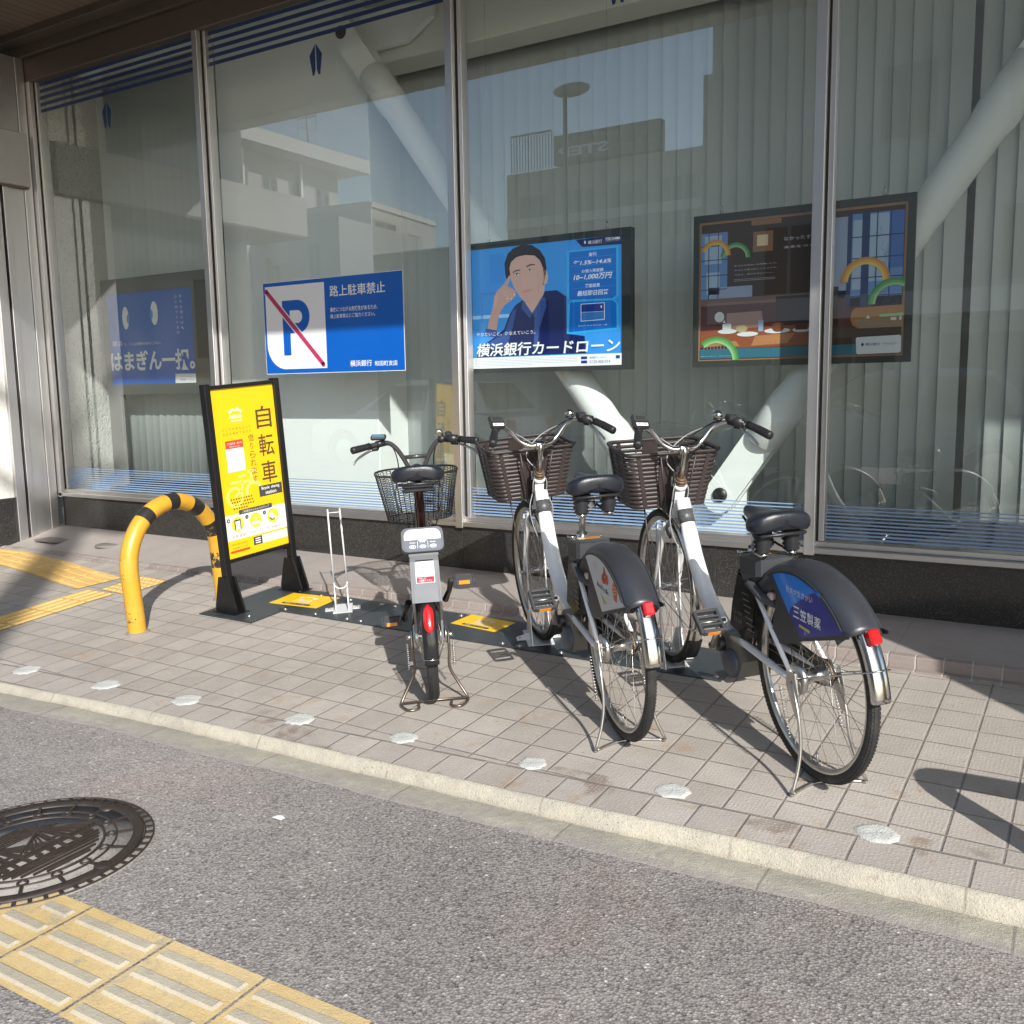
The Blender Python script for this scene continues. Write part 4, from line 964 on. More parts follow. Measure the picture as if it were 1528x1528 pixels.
# advert panels: k is a board on the left dress guard; face coordinates are (-x, z) of the bicycle
def pan_outline(HZ, g=.008):
    arcq = [(-(.338 - g) * math.cos(rad(q)), HZ + (.338 - g) * math.sin(rad(q))) for q in range(67, 136, 4)]
    return arcq + [(.272, .567), (.034, .482)]
def panel_tools(k, HZ):
    M_PG = mat('panel_grey', (.56, .56, .55), .4, var=.04); M_OR = mat('panel_orange', (.62, .115, .045), .45, var=.04); M_PY = mat('panel_yellow', (.62, .52, .10), .45, var=.04)
    k.poly(pan_outline(HZ), M_PG, 0, False)
    for c_, rx, ry in (((.080, .612), .027, .019), ((.062, .606), .017, .017), ((.100, .612), .016, .018), ((.078, .626), .014, .016)): k.ell(c_, rx, ry, M_OR, 1)
    k.poly([(.070, .632), (.068, .652), (.080, .648), (.084, .634)], M_OR, 1, False); k.ell((.083, .618), .005, .005, M_PG, 2, 10)
    k.ell((.176, .590), .022, .032, M_OR, 1, rot=.15); k.poly([(.182, .565), (.196, .556), (.190, .575)], M_OR, 1, False)
    for z in (.580, .591, .602): k.poly([(.164, z), (.188, z + .003), (.188, z + .006), (.164, z + .003)], M_PG, 2, False)
    for i, ch in enumerate('MaaSCycle'): k.text(ch, -.004 + .0130 * i, .566 - .0006 * i + (-.005 if ch == 'y' else 0), .0065 + .0130 * i, (.582 if ch in 'MSCl' else .577) - .0006 * i, M_INK, 1, .01)
    for i in range(5): k.band([(.030 + .008 * i, .548 - .003 * i), (.058 + .008 * i, .516 + .002 * i)], .0028, M_PY, 1, False)
    for i in range(4): k.band([(-.050 + .011 * i, .640 + .003 * i), (-.022 + .011 * i, .618 + .005 * i)], .001, M_OR, 1, False)
def panel_medicine(k, HZ):
    M_LB = mat('panel_sky_blue', (.0, .185, .66), .35, var=.03, coat=.3); M_NB = mat('panel_navy', (.006, .012, .24), .35, var=.03, coat=.3); M_GO = mat('panel_gold', (.50, .42, .18), .45)
    out = pan_outline(HZ); k.poly(out, M_NB, 0, False)
    top = [p for p in out if p[0] < .148 and p[1] > .62]; k.poly(top + [(.142, .653), (.105, .643), (.067, .624), (.030, .598), (.0, .578), (-.022, .560), (-.028, .540)], M_LB, 1, False)
    for i, ch in enumerate('元気が生きがい'): k.text(ch, -.046 + .0218 * i, .610, -.046 + .0180 + .0218 * i, .628, M_PAPER, 2)
    for i, ch in enumerate('三笠製薬'): k.text(ch, -.004 + .0390 * i, .540, -.004 + .0350 + .0390 * i, .576, M_PAPER, 2, .014)
    k.poly([(.030, .526), (.090, .522), (.090, .513), (.030, .517)], M_GO, 2, False)
BIKE2 = city_bike(gframe(-.674, 2.918, rad(135.0)), 'white bicycle with deep blue panel on its black wheel cover and a low saddle', -2, .812, .185, panel_medicine, 'D7568')
BIKE1 = city_bike(gframe(-1.350, 2.943, rad(134.4)) , 'white bicycle with grey and orange panel on its black wheel cover and a raised saddle', 3, .905, .165, panel_tools, 'D9067')

# ------------------------------------------------------------------ the small grey bicycle at the left
M_DGREY = mat('dark_grey_paint', (.060, .060, .062), .34, .3, var=.08, coat=.3)
M_SGREY = mat('satin_silver', (.26, .265, .275), .42, .25, var=.10, scale=14, dirt=((.62, .62, .62), .25, 10, .62))
M_BWIRE = mat('dark_basket_wire', (.030, .030, .032), .42, .4, var=.1)
M_STAND = mat('brown_stand_tube', (.19, .15, .12), .34, .8, var=.25)
def small_bike(M):
    t = thing('share_bicycle', 'small dark grey bicycle with a wire basket seen from behind', 'bicycle', M)
    HZ, WB, R = .268, 1.03, .252
    HT, HB = Vector((.900, 0, .715)), Vector((.955, 0, .540)); ax = (HT - HB).normalized(); ST = rot_about(HB, ax, 1.5)
    wheel('wheel', t, Matrix.Translation((0, 0, HZ)), R, .0225, 28, .12, .032, dark=True, gear=True)
    wheel('wheel', t, ST @ Matrix.Translation((WB, 0, .258)), R, .0225, 28, .09, .045, dark=True)
    b = MB()
    b.tube(spline([(.925, 0, .640), (.84, 0, .50), (.74, 0, .38), (.62, 0, .31), (.46, 0, .285)], 5), .027, 14); b.tube([HT, HB], .0225, 16)
    b.tube([(.43, 0, .28), (.30, 0, .60)], .018, 12)
    for sg in (-1, 1):
        b.tube([(.43, sg * .045, .29), (.25, sg * .055, .285), (.0, sg * .070, HZ)], [.013, .012, .010], 10)
    fr = b.build('frame', M_DGREY, t)
    # silver rear body: two side cheeks and a back face with the pictogram sticker
    b = MB()
    bp = [(.30, .61), (.02, .612), (-.06, .590), (-.205, .466), (-.150, .415), (-.055, .345), (-.024, .248), (.030, .245), (.05, .38), (.18, .44), (.34, .52)]
    for sg in (-1, 1): b.prism(bp, sg * .047, sg * .0555)
    b.loft([[(.030, y, .612), (.024, y, .612)] for y in (-.0465, .0465)], smooth=False)
    back = [(.022, .612), (-.060, .590), (-.205, .466)]
    for (x0, z0), (x1, z1) in zip(back, back[1:]): b.add([(x0, -.047, z0), (x0, .047, z0), (x1, .050, z1), (x1, -.050, z1)], [(0, 1, 2, 3)], False)
    b.add([(-.205, -.05, .466), (-.205, .05, .466), (-.180, .048, .470), (-.180, -.048, .470)], [(0, 1, 2, 3)], False)
    body = b.build('rear_body', M_SGREY, t)
    A, C_ = Vector((-.061, 0, .5903)), Vector((-.205, 0, .4663)); up = (A - C_).normalized()
    k = Board(A + (C_ - A) * .0, (0, -1, 0), up, .0006); L = (A - C_).length
    MR = mat('sticker_red', (.55, .02, .05), .4, var=.04)
    k.poly([(-.036, -.102), (.036, -.102), (.036, -.002), (-.036, -.002)], M_PAPER, 1, False)
    k.poly([(-.033, -.100), (.033, -.100), (.033, -.074), (-.033, -.074)], MR, 2, False)
    for x in (-.026, .010):
        k.poly([(x, -.018), (x + .020, -.018), (x + .020, -.0165), (x, -.0165)], MR, 2, False)
        for z in (-.034, -.056): k.poly([(x + .002, z), (x + .018, z), (x + .020, z + .004), (x + .016, z + .008), (x + .002, z + .008)], M_INK, 2, False); k.poly([(x + .004, z + .0015), (x + .016, z + .0015), (x + .016, z + .006), (x + .004, z + .006)], M_PAPER, 3, False)
    k.text('返却方法', -.012, -.013, .016, -.007, MR, 2); k.text('返却前に必ず', -.026, -.084, .004, -.078, M_PAPER, 3); k.text('ご確認ください', -.026, -.096, .026, -.087, M_PAPER, 3, .01)
    k.poly([(-.034, .001), (.034, .001), (.034, .006), (-.034, .006)], M_INK, 1, False)
    k.build('sticker', body)
    b = MB(); b.prism([(.30, .605), (.018, .612), (-.010, .614), (-.015, .600), (.03, .57), (.30, .57)], -.058, .058); b.build('rear_housing', M_PLAST, t)
    # lock terminal on top: rounded panel tilted back
    b = MB(); PM = Matrix.Translation((.012, 0, .657)) @ Matrix.Rotation(rad(-58), 4, 'Y'); b.T = PM
    rr = [(sx * (.052 - .024) + .024 * math.cos(rad(a)), sy * (.084 - .024) + .024 * math.sin(rad(a))) for sx, sy, a0 in ((1, 1, 0), (-1, 1, 90), (-1, -1, 180), (1, -1, 270)) for a in range(a0, a0 + 91, 18)]
    b.loft([[(x * .86, y * .86, -.030) for x, y in rr], [(x, y, -.012) for x, y in rr], [(x, y, .006) for x, y in rr], [(x * .955, y * .97, .012) for x, y in rr]], cap=True, smooth=False)
    pn = b.build('lock_terminal', mat('terminal_grey', (.055, .060, .075), .38, var=.08), t)
    Z0 = PM.to_3x3() @ Vector((0, 0, 1)); k = Board(PM @ Vector((0, 0, .0125)), PM.to_3x3() @ Vector((0, -1, 0)), Z0.cross(PM.to_3x3() @ Vector((0, -1, 0))), .0006)
    r2 = [(y * .86 * -1, x * .84 * -1) for x, y in rr]; MS = mat('terminal_slate', (.065, .078, .105), .4, var=.04)
    k.poly(r2, MS, 0, False); k.poly([p for p in r2 if p[1] > -.002] if False else [(-.071, -.001), (.071, -.001), (.071, .020), (.064, .034), (.050, .042), (-.050, .042), (-.064, .034), (-.071, .020)], M_PAPER, 1, False)
    k.ell((0, .010), .025, .025, MS, 2); k.ell((0, .010), .022, .022, M_PAPER, 3); k.ell((.001, .008), .003, .003, mat('faint_orange', (.6, .35, .2), .5), 4, 8)
    for x in (-.040, .0, .040):
        k.ell((x, -.030), .013, .0075, M_PAPER, 2); k.ell((x, -.030), .0112, .0058, MS, 3); k.poly([(x - .006, -.032), (x + .006, -.032), (x + .006, -.028), (x - .006, -.028)], M_PAPER, 4, False); k.text('OPEN' if x < 0 else 'LOCK' if x == 0 else 'PARK', x - .011, -.016, x + .011, -.011, M_PAPER, 2)
    for x in (-.020, .020): k.poly([(x - .0006, -.036), (x + .0006, -.036), (x + .0006, -.008), (x - .0006, -.008)], M_PAPER, 2, False)
    for i in range(3): k.poly([(.036, .022 - .008 * i), (.054, .022 - .008 * i), (.054, .0235 - .008 * i), (.036, .0235 - .008 * i)], mat('print_grey', (.55, .55, .56), .5), 2, False)
    k.build('terminal_print', pn)
    # mudguard with the long red reflector
    b = MB(); arcshell(b, (0, HZ), .272, fender_prof(.029, .018), 84, 186, 26); a = rad(180)
    b.m = 1; b.tube([(0, .066, HZ), (-.272, .026, HZ - .005), (-.280, 0, HZ - .004), (-.272, -.026, HZ - .005), (0, -.066, HZ)], .0024, 6); b.build('mudguard', [mat('gloss_black', (.015, .015, .016), .18, var=.1), M_CHROME], t)
    b = MB(); rings = []
    for i in range(9):
        q = i / 8; ang = rad(138 + 22 * q); hw = .021 * math.sqrt(max(.05, 1 - (2 * q - 1) ** 4)); rings.append([(r_ * math.cos(ang), y, HZ + r_ * math.sin(ang)) for r_, y in ((.272, -hw), (.284, -hw * .9), (.290, -hw * .4), (.290, hw * .4), (.284, hw * .9), (.272, hw))])
    b.loft(rings, cap=True); b.build('tail_reflector', M_RED, t)
    # chain side, cranks, pedals
    b = MB(); b.lathe([(.02, -.055), (.075, -.055), (.078, -.052), (.075, -.049), (.02, -.049)], 32, 'y', (.44, 0, .285)); b.tube([(0, -.054, HZ + .03), (.44, -.054, .36)], .004, 5); b.tube([(0, -.054, HZ - .03), (.44, -.054, .21)], .004, 5); b.build('chain', M_RUST, t)
    pr_, pl = Vector((.335, -.108, .398)), Vector((.545, .108, .172)); BB = Vector((.44, 0, .285)); bl = mat('gloss_black', (.015, .015, .016), .18)
    for p_, sg in ((pr_, -1), (pl, 1)):
        b = MB(); q = BB + Vector((0, sg * .082, 0)); b.tube([q, q.lerp(p_, .5) + Vector((0, sg * .006, 0)), p_], [.015, .0115, .0125], 10); b.build('crank', bl, t)
    pedal(t, Matrix.Translation(pl)); pedal(t, Matrix.Translation(pr_) @ Matrix.Rotation(math.pi, 4, 'Z'))
    b = MB(); b.lathe([(.0005, .066), (.04, .066), (.05, .058), (.05, -.058), (.04, -.066), (.0005, -.066)], 24, 'y', (.44, 0, .285)); b.build('motor', M_PLAST, t)
    # double-leg stand with curled feet
    b = MB()
    for sg in (-1, 1):
        P = spline([(-.004, sg * .074, HZ - .01), (-.010, sg * .072, .20), (-.016, sg * .070, .135), (-.026, sg * .098, .075), (-.050, sg * .130, .020), (-.075, sg * .128, .008), (-.112, sg * .100, .0065), (-.100, sg * .066, .0065), (-.060, sg * .066, .0065)], 6); b.tube(P, .0058, 8)
    b.tube([(-.052, -.128, .016), (-.04, 0, .012), (-.052, .128, .016)], .0045, 8)
    st_ = b.build('kick_stand', M_STAND, t)
    for sg in (-1, 1):
        b = MB(); b.prism([(-.026, HZ + .02), (.02, HZ + .02), (.024, HZ - .03), (0, HZ - .06), (-.022, HZ - .03)], sg * .0735 - .002, sg * .0735 + .002); b.lathe([(.0005, .012), (.009, .012), (.009, -.012), (.0005, -.012)], 10, 'y', (0, sg * .082, HZ))
        hx = [(.018 + .0055 * math.cos(i * .79), sg * .092 + .0055 * math.sin(i * .79), HZ - .03 - .11 * i / 99) for i in range(100)]; b.build('stand_bracket', M_ALLOY, st_); b = MB(); b.tube(hx, .0013, 4); b.build('stand_spring', M_ALLOY, st_)
    # seat post and saddle
    b = MB(); b.tube([(.30, 0, .60), (.190, 0, .875)], .0135, 12)
    for y in (-.016, .016): b.tube([(.33, y, .585), (.225, y, .84)], .003, 6)
    b.build('seat_post', mat('post_dark_red', (.045, .015, .014), .3, .5), t)
    sm = saddle(t, Matrix.Translation((.085, 0, .905)), .106, .25, spring=False)
    b = MB(); b.box(-.012, .018, -.062, .062, -.052, -.034, .006); b.box(-.016, .01, -.066, .066, -.066, -.054, .005); b.build('carry_handle', M_PLAST, sm)
    # stem riser, handlebar
    b = MB(); b.T = ST; SX = HT + ax * .085; b.tube([HT, SX], .015, 14); b.box(SX.x - .02, SX.x + .02, -.05, .05, SX.z - .014, SX.z + .016, .008); b.build('stem', M_DGREY, t)
    b = MB(); b.T = ST
    hb = lambda s_: [SX + Vector((0, s_ * .028, 0)), SX + Vector((-.010, s_ * .050, .060)), SX + Vector((-.022, s_ * .085, .125)), SX + Vector((-.034, s_ * .125, .160)), SX + Vector((-.060, s_ * .180, .160)), SX + Vector((-.105, s_ * .240, .154)), SX + Vector((-.140, s_ * .285, .150))]
    L_, R_ = spline(hb(1), 6), spline(hb(-1), 6)
    b.tube(L_, .0112, 12); b.tube(R_, .0112, 12); b.tube([SX + Vector((-.014, .062, .083)), SX + Vector((-.014, -.062, .083))], .0095, 10); b.tube([SX + Vector((0, .03, 0)), SX + Vector((0, -.03, 0))], .0125, 12)
    bar = b.build('handlebar', M_DGREY, t)
    for s_, P in ((1, L_), (-1, R_)):
        g = P[-11:]; d_ = (g[-1] - g[0]).normalized(); sd_ = Vector((-d_.y, d_.x, 0)).normalized()
        b = MB(); b.T = ST; b.tube([g[1], g[3], g[6], g[9], g[10], g[10] + d_ * .006, g[10] + d_ * .010], [.0162, .0155, .0166, .0170, .0172, .016, .008], 14); b.build('grip', M_GRIP, bar)
        b = MB(); b.T = ST
        if s_ < 0:
            b.tube([P[-16], P[-11]], .020, 14); b.tube([P[-20], P[-17]], .018, 12); c_ = P[-20] + Vector((-.004, .0, .030)); b.m = 1; b.lathe([(.010, -.006), (.018, -.005), (.0185, .001), (.012, .006), (.010, .0)], 18, 'x', c_); b.m = 0; b.box(P[-15].x - .014, P[-15].x + .014, P[-15].y - .016, P[-15].y + .016, P[-15].z + .012, P[-15].z + .032, .005)
            b.build('bell', [M_PLAST, M_CHROME], bar)
        else:
            c_ = P[-15] + Vector((-.004, .006, .030)); b.T = ST @ Matrix.Translation(c_) @ Matrix.Rotation(rad(-16), 4, 'Y') @ Matrix.Rotation(rad(-5), 4, 'Z'); b.box(-.022, .022, -.036, .036, -.008, .009, .006); b.m = 1; b.box(-.016, .016, -.028, .028, .0092, .0098); b.T = ST; b.m = 0; b.tube([P[-17], P[-13]], .016, 10); b.build('display', [M_PLAST, mat('screen_blue', (.10, .22, .30), .15, coat=.4)], bar)
        b = MB(); b.T = ST; l0 = P[-13] + Vector((.012, 0, -.020)); b.tube([P[-14], l0, l0 + d_ * .03], [.012, .013, .009], 10); b.m = 1
        b.tube(spline([l0 + d_ * .02, l0 + d_ * .07 + Vector((.012, 0, -.012)), l0 + d_ * .115 + Vector((.006, 0, -.026)), l0 + d_ * .140 + Vector((0, 0, -.046))], 5), [.006] * 10 + [.0052] * 6, 8, flat=.6); b.build('brake_lever', [M_PLAST, M_ALLOY], bar)
    cb = MB(); cb.T = ST
    for s_, P, e in ((1, L_, (.94, .045, .55)), (-1, R_, (.94, -.04, .55)), (1, L_, (.40, .055, .50)), (-1, R_, (.40, -.055, .50))):
        a = P[-13] + Vector((.02, 0, -.016)); cb.tube(spline([a, a + Vector((.05, -s_ * .07, -.006)), SX + Vector((.05, s_ * .085, .03)), SX + Vector((-.03, s_ * .11, -.10)), SX + Vector((-.06, s_ * .07, -.24)), Vector(e)], 6), .0027, 6)
    cb.build('cable', M_CABLE, t)
    # fork and front guard
    b = MB(); b.T = ST
    for sg in (-1, 1): b.tube(spline([HB + Vector((0, sg * .034, -.01)), Vector((.985, sg * .050, .44)), Vector((WB, sg * .052, .258))], 6), .012, 10)
    b.tube([HB + Vector((0, -.036, -.012)), HB + Vector((0, .036, -.012))], .016, 10); b.build('fork', M_DGREY, t)
    b = MB(); b.T = ST; arcshell(b, (WB, .258), .272, fender_prof(.029, .018), 62, 205, 26); b.build('mudguard', bl, t)
    # wire basket
    b = MB(); b.T = ST; n_ = 44
    def oval(t_, k):
        a = 2 * math.pi * k / n_; rx, ry = .118 + .030 * t_, .160 + .045 * t_; ca, sa = math.cos(a), math.sin(a)
        return (1.075 - .012 * t_ + rx * (abs(ca) ** .75) * (1 if ca > 0 else -1), ry * (abs(sa) ** .75) * (1 if sa > 0 else -1), .545 + .235 * t_)
    b.tube([oval(1, k) for k in range(n_)], .0052, 8, closed=True); b.tube([oval(.0, k) for k in range(n_)], .0030, 6, closed=True)
    for i in range(1, 20):
        t_ = i / 20; w_ = .0035
        b.tube([Vector(oval(t_, k + j * .25)) + Vector((0, 0, w_ * math.sin((k + j * .25) * math.pi))) for k in range(n_) for j in range(4)], .0015, 4, closed=True)
    for k in range(n_): b.tube([oval(0, k), oval(1, k)], .0015 if k % 4 else .0022, 4)
    for i in range(-5, 6):
        y = i * .026; x = .115 * math.sqrt(max(.02, 1 - (y / .165) ** 2)); b.tube([(1.075 - x, y, .545), (1.075 + x, y, .545)], .0015, 4)
    for i in range(-4, 5): x = i * .024; y = .158 * math.sqrt(max(.02, 1 - (x / .12) ** 2)); b.tube([(1.075 + x, -y, .545), (1.075 + x, y, .545)], .0015, 4)
    b.tube([(.955, 0, .60), (.97, 0, .545), (1.10, 0, .54)], .006, 6)
    b.build('basket', M_BWIRE, t)
    b = MB(); b.T = ST; b.ball((.905, 0, .765), .030, 1, 1.15, .9); b.build('stem_cap', M_PLAST, t)
    return t
BIKE0 = small_bike(gframe(-2.195, 2.945, rad(127.4)) @ Matrix.Translation((0, -.018, 0)))

# ------------------------------------------------------------------ steel plates, parking stickers, wheel racks
M_PLATE = mat('plate_dark_steel', (.052, .062, .068), .42, .4, var=.22, scale=5, dirt=((.16, .16, .155), .5, 7, .52))
M_BOLT = mat('bolt_steel', (.48, .47, .45), .35, 1.)
M_RACKW = mat('rack_white', (.66, .67, .68), .36, .15, var=.05, dirt=((.40, .36, .30), .35, 22, .62))
def gl(u, v): q = GI @ gp(u, v); return (q.x, q.y)
def plate(name, label, corners, bolts, group='dark steel base plates'):
    c0 = corners[0]; t = thing(name, label, 'steel plate', GM @ Matrix.Translation((c0[0], c0[1], 0)), group)
    q = [(x - c0[0], y - c0[1]) for x, y in corners]; MB().prism(q, .0005, .0065, 'xy').build('steel_sheet', M_PLATE, t)
    for x, y in bolts:
        MB().lathe([(.0005, .013), (.006, .0125), (.008, .010), (.008, .008), (.013, .0078), (.013, .0062)], 12, 'z', (x - c0[0], y - c0[1], 0)).build('bolt', M_BOLT, t)
    return t
a0, a1, a2, a3 = gl(297, 917), gl(374, 930.5), gl(452, 884), gl(409, 874)
A = Vector(a0); ex = (Vector(a1) - A); ey = Vector(gl(417, 874.5)) - A
SP = [tuple(A), tuple(A + ex), tuple(A + ex + ey), tuple(A + ey)]
plate('base_plate', 'dark steel plate under the feet of the yellow sign board', SP, [gl(372, 921), gl(448, 885), gl(340, 914), gl(420, 877)])
fl, fr_ = Vector(gl(413.5, 912)), Vector(gl(1076, 1018)); bl_ = fl + Vector((.002, .345)); br_ = fr_ + Vector((.01, .345)); cutx = [0, .205, .60, .80, 1]
lbl = ['short dark steel plate carrying the first yellow floor sticker beside the sign', 'dark steel plate carrying the empty white wheel rack and reaching the small grey bicycle', 'dark steel plate with a yellow floor sticker beside the rack of the middle bicycle', 'dark steel plate under the front wheel of the rightmost bicycle']
for i in range(4):
    p0, p1 = fl.lerp(fr_, cutx[i]) + Vector((.002, 0)), fl.lerp(fr_, cutx[i + 1]) - Vector((.002, 0)); q0, q1 = bl_.lerp(br_, cutx[i]) + Vector((.002, 0)), bl_.lerp(br_, cutx[i + 1]) - Vector((.002, 0))
    d_ = (p1 - p0); plate('base_plate', lbl[i], [tuple(p0), tuple(p1), tuple(q1), tuple(q0)], [tuple(p0.lerp(p1, s_) + (q0 - p0) * h) for s_ in (.06, .5, .94) for h in (.09, .9)])
M_YEL = mat('sign_yellow', (.80, .485, .004), .42, var=.02, scale=3); M_CREAM = mat('sign_pale_yellow', (.80, .66, .16), .45, var=.02); M_BROWN = mat('sign_brown', (.085, .045, .020), .5, var=.05)
def sticker(c, label):
    q = [Vector(gl(*p)) for p in c]; O = GM @ Vector((q[0].x, q[0].y, .0075)); e1 = (GM.to_3x3() @ Vector((*(q[1] - q[0]), 0))).normalized(); e2 = GN.cross(e1)
    t = thing('floor_sticker', label, 'sticker', Matrix.Translation(O)); w_ = (q[1] - q[0]).length; h_ = (q[3] - q[0]).length
    k = Board((0, 0, 0), e1, e2, .0006); k.poly([(0, 0), (w_, 0), (w_, h_), (0, h_)], M_YEL, 0, False)
    k.text('HELLO', w_ * .34, h_ * .42, w_ * .66, h_ * .55, M_PAPER, 1, .02); k.text('CYCLING', w_ * .32, h_ * .30, w_ * .68, h_ * .38, M_PAPER, 1, .01)
    k.band([(w_ * .36, h_ * .66), (w_ * .42, h_ * .76), (w_ * .58, h_ * .76), (w_ * .64, h_ * .66)], h_ * .05, M_PAPER, 1, False)
    for x in (.36, .64): k.arc((w_ * x, h_ * .68), h_ * .045, h_ * .075, 0, 360, M_PAPER, 1, 12)
    k.poly([(w_ * .22, h_ * .10), (w_ * .78, h_ * .10), (w_ * .80, h_ * .16), (w_ * .78, h_ * .22), (w_ * .22, h_ * .22), (w_ * .20, h_ * .16)], M_INK, 1, False); k.text('駐輪ステーション', w_ * .27, h_ * .12, w_ * .73, h_ * .20, M_PAPER, 2)
    o = k.mb.build('sticker_sheet', k.mats, t); return t
sticker([(401, 901.5), (472, 909.8), (494, 891), (443, 887)], 'yellow floor sticker lying between the sign feet and the empty rack')
sticker([(672, 932), (738, 945.5), (772, 927), (700, 918)], 'yellow floor sticker between the small grey bicycle and the middle bicycle')
def rack(base, az, label):
    x, y = (GM @ Vector((*gl(*base), 0))).xy; t = thing('wheel_rack', label, 'bicycle rack', gframe(x, y, az, .0068), 'white wheel racks')
    b = MB()
    # base channel with ears, two cheek plates, tall narrow hoop
    b.box(-.085, .085, -.052, .052, 0, .004, .001); b.box(-.030, .030, -.095, -.053, 0, .0035, .001); b.box(-.030, .030, .053, .095, 0, .0035, .001)
    for sg in (-1, 1): b.prism([(-.085, .004), (.085, .004), (.080, .030), (.040, .115), (.012, .150), (-.012, .150), (-.040, .115), (-.080, .03)], sg * .034 - .0018, sg * .034 + .0018)
    cp = b.build('foot_channel', M_RACKW, t)
    b = MB()
    U = [(0, .036 * math.cos(a), .150 - .036 * math.sin(a)) for a in [rad(q) for q in range(0, 181, 15)]]
    b.tube([(0, .032, .555), (0, .035, .150)] , .0045, 8); b.tube([(0, -.032, .555), (0, -.035, .150)], .0045, 8); b.tube([(.0, .031, .535), (0, -.031, .535)], .003, 6)
    b.tube(U, .004, 6)
    b.build('hoop', M_RACKW, t)
    for sg in (-1, 1): MB().lathe([(.0005, .010), (.006, .0095), (.008, .006), (.008, .0036)], 10, 'z', (0, sg * .074, 0)).build('bolt', M_BOLT, t)
    return t
rack((512, 910), rad(130), 'empty white wheel rack on the plate beside the yellow sign')
fw1 = BIKE1.matrix_world @ Vector((1.145, 0, 0)); fw2 = BIKE2.matrix_world @ Vector((1.145, 0, 0))
for f_, az, lb in ((fw1, rad(127), 'white wheel rack gripping the front wheel of the middle bicycle'), (fw2, rad(126), 'white wheel rack gripping the front wheel of the rightmost bicycle')):
    t = thing('wheel_rack', lb, 'bicycle rack', gframe(f_.x, f_.y, az, .0068), 'white wheel racks'); b = MB()
    b.box(-.12, .12, -.062, .062, 0, .003, .001)
    for sg in (-1, 1):
        b.prism([(-.13, .003), (.10, .003), (.085, .03), (.02, .13), (-.055, .16), (-.085, .13), (-.12, .04)], sg * .042 - .0018, sg * .042 + .0018)
        b.prism([(sg * .044, .003), (sg * .105, .003), (sg * .095, .0065), (sg * .044, .02)], -.035, .02, 'yz')
    b.build('foot_channel', M_RACKW, t); b = MB()
    for sg in (-1, 1): b.T = Matrix.Translation((-.070, sg * .042, .14)) @ Matrix.Rotation(rad(4), 4, 'Y'); b.box(-.012, .012, -.003, .003, 0, .47, .001)
    b.T = Matrix(); b.build('hoop', M_RACKW, t)
    for sg in (-1, 1): MB().lathe([(.0005, .012), (.006, .0115), (.008, .008), (.008, .0045)], 10, 'z', (-.008, sg * .088, 0)).build('bolt', M_BOLT, t)

# ------------------------------------------------------------------ yellow and black hoop barriers
def m_hoop():
    mt, p = newmat('hoop_paint'); c = coords(); x, y, z = xyz(c)
    n_ = noise(c, 22, 6, .8, .3); g = noise(c, 5, 4)
    rust = noise(c, 60, 4, .7).ss(.66, .72) * .8
    col = scalec((.60, .315, .03), (g - .5) * .25 + 1.); col = mixc(noise(c, 11, 6, .75).ss(.58, .74) * .4, col, (.42, .22, .05)); col = mixc(rust * (noise(c, 7, 3).ss(.45, .6)), col, (.16, .07, .03))
    setin(p.inputs['Base Color'], col); p.inputs['Roughness'].default_value = .38; bump(p, noise(c, 40, 3), .0012); return mt
def m_hoopb():
    mt, p = newmat('hoop_tape'); c = coords(); n_ = noise(c, 26, 7, .82, .3)
    at_ = X.nt.nodes.new('ShaderNodeAttribute'); at_.attribute_name = 'wear'; wv = X(at_.outputs['Fac'])
    chip = (n_ + wv * .30).ss(.68, .71)
    setin(p.inputs['Base Color'], mixc(chip, scalec((.020, .019, .018), n_ + .6), (.58, .33, .04))); p.inputs['Roughness'].default_value = .42; return mt
M_HOOP, M_HOOPB = m_hoop(), m_hoopb()
def hoop_barrier(M, W, H, label, r=.0455):
    t = thing('hoop_barrier', label, 'barrier', M, 'yellow and black hoop barriers'); rc = W / 2
    P = [(-rc, -.05)] + [(-rc, (H - rc) * i / 20) for i in range(21)] + [(-rc * math.cos(rad(a)), H - rc + rc * math.sin(rad(a))) for a in range(4, 180, 4)] + [(rc, (H - rc) * (1 - i / 20)) for i in range(21)] + [(rc, -.05)]
    b = MB(); b.tube([(x, 0, z) for x, z in P], r, 24, up=(0, 1, 0)); b.build('hoop_tube', M_HOOP, t)
    for x in (-rc, rc): MB().lathe([(r, .009), (r + .006, .007), (r + .016, .001), (r + .018, -.004)], 22, 'z', (x, 0, 0)).build('base_collar', M_GUT if False else mat('collar_mortar', (.23, .20, .17), .9, var=.3, scale=30), t)
    # tape bands
    L = [0]
    for p, q in zip(P, P[1:]): L.append(L[-1] + math.dist(p, q))
    tot = L[-1]
    def pos(s_):
        for i in range(len(L) - 1):
            if L[i] <= s_ <= L[i + 1]: k_ = (s_ - L[i]) / (L[i + 1] - L[i]); return (P[i][0] + (P[i + 1][0] - P[i][0]) * k_, 0, P[i][1] + (P[i + 1][1] - P[i][1]) * k_)
    bands = [(.115, .205, .9), (.335, .445, 1.0), (.66, .72, .15), (.845, .912, .0), (1.015, 1.095, .12), (1.20, 1.29, .3), (1.40, 1.49, .5)]
    for s0, s1, wr in bands:
        if s1 > tot: continue
        b = MB(); b.tube([pos(s0 + (s1 - s0) * i / 8) for i in range(9)], r + .0008, 24, False, up=(0, 1, 0)); o = b.build('tape_band', M_HOOPB, t)
        a_ = o.data.attributes.new('wear', 'FLOAT', 'POINT'); a_.data.foreach_set('value', [wr] * len(o.data.vertices))
    return t
aL, aR = gp(205.5, 944), gp(334, 893); mid = (aL + aR) / 2; dd = aR - aL
hoop_barrier(gframe(mid.x, mid.y, math.atan2(dd.y, dd.x)), dd.length, .635, 'yellow hoop barrier with worn black bands beside the yellow sign')
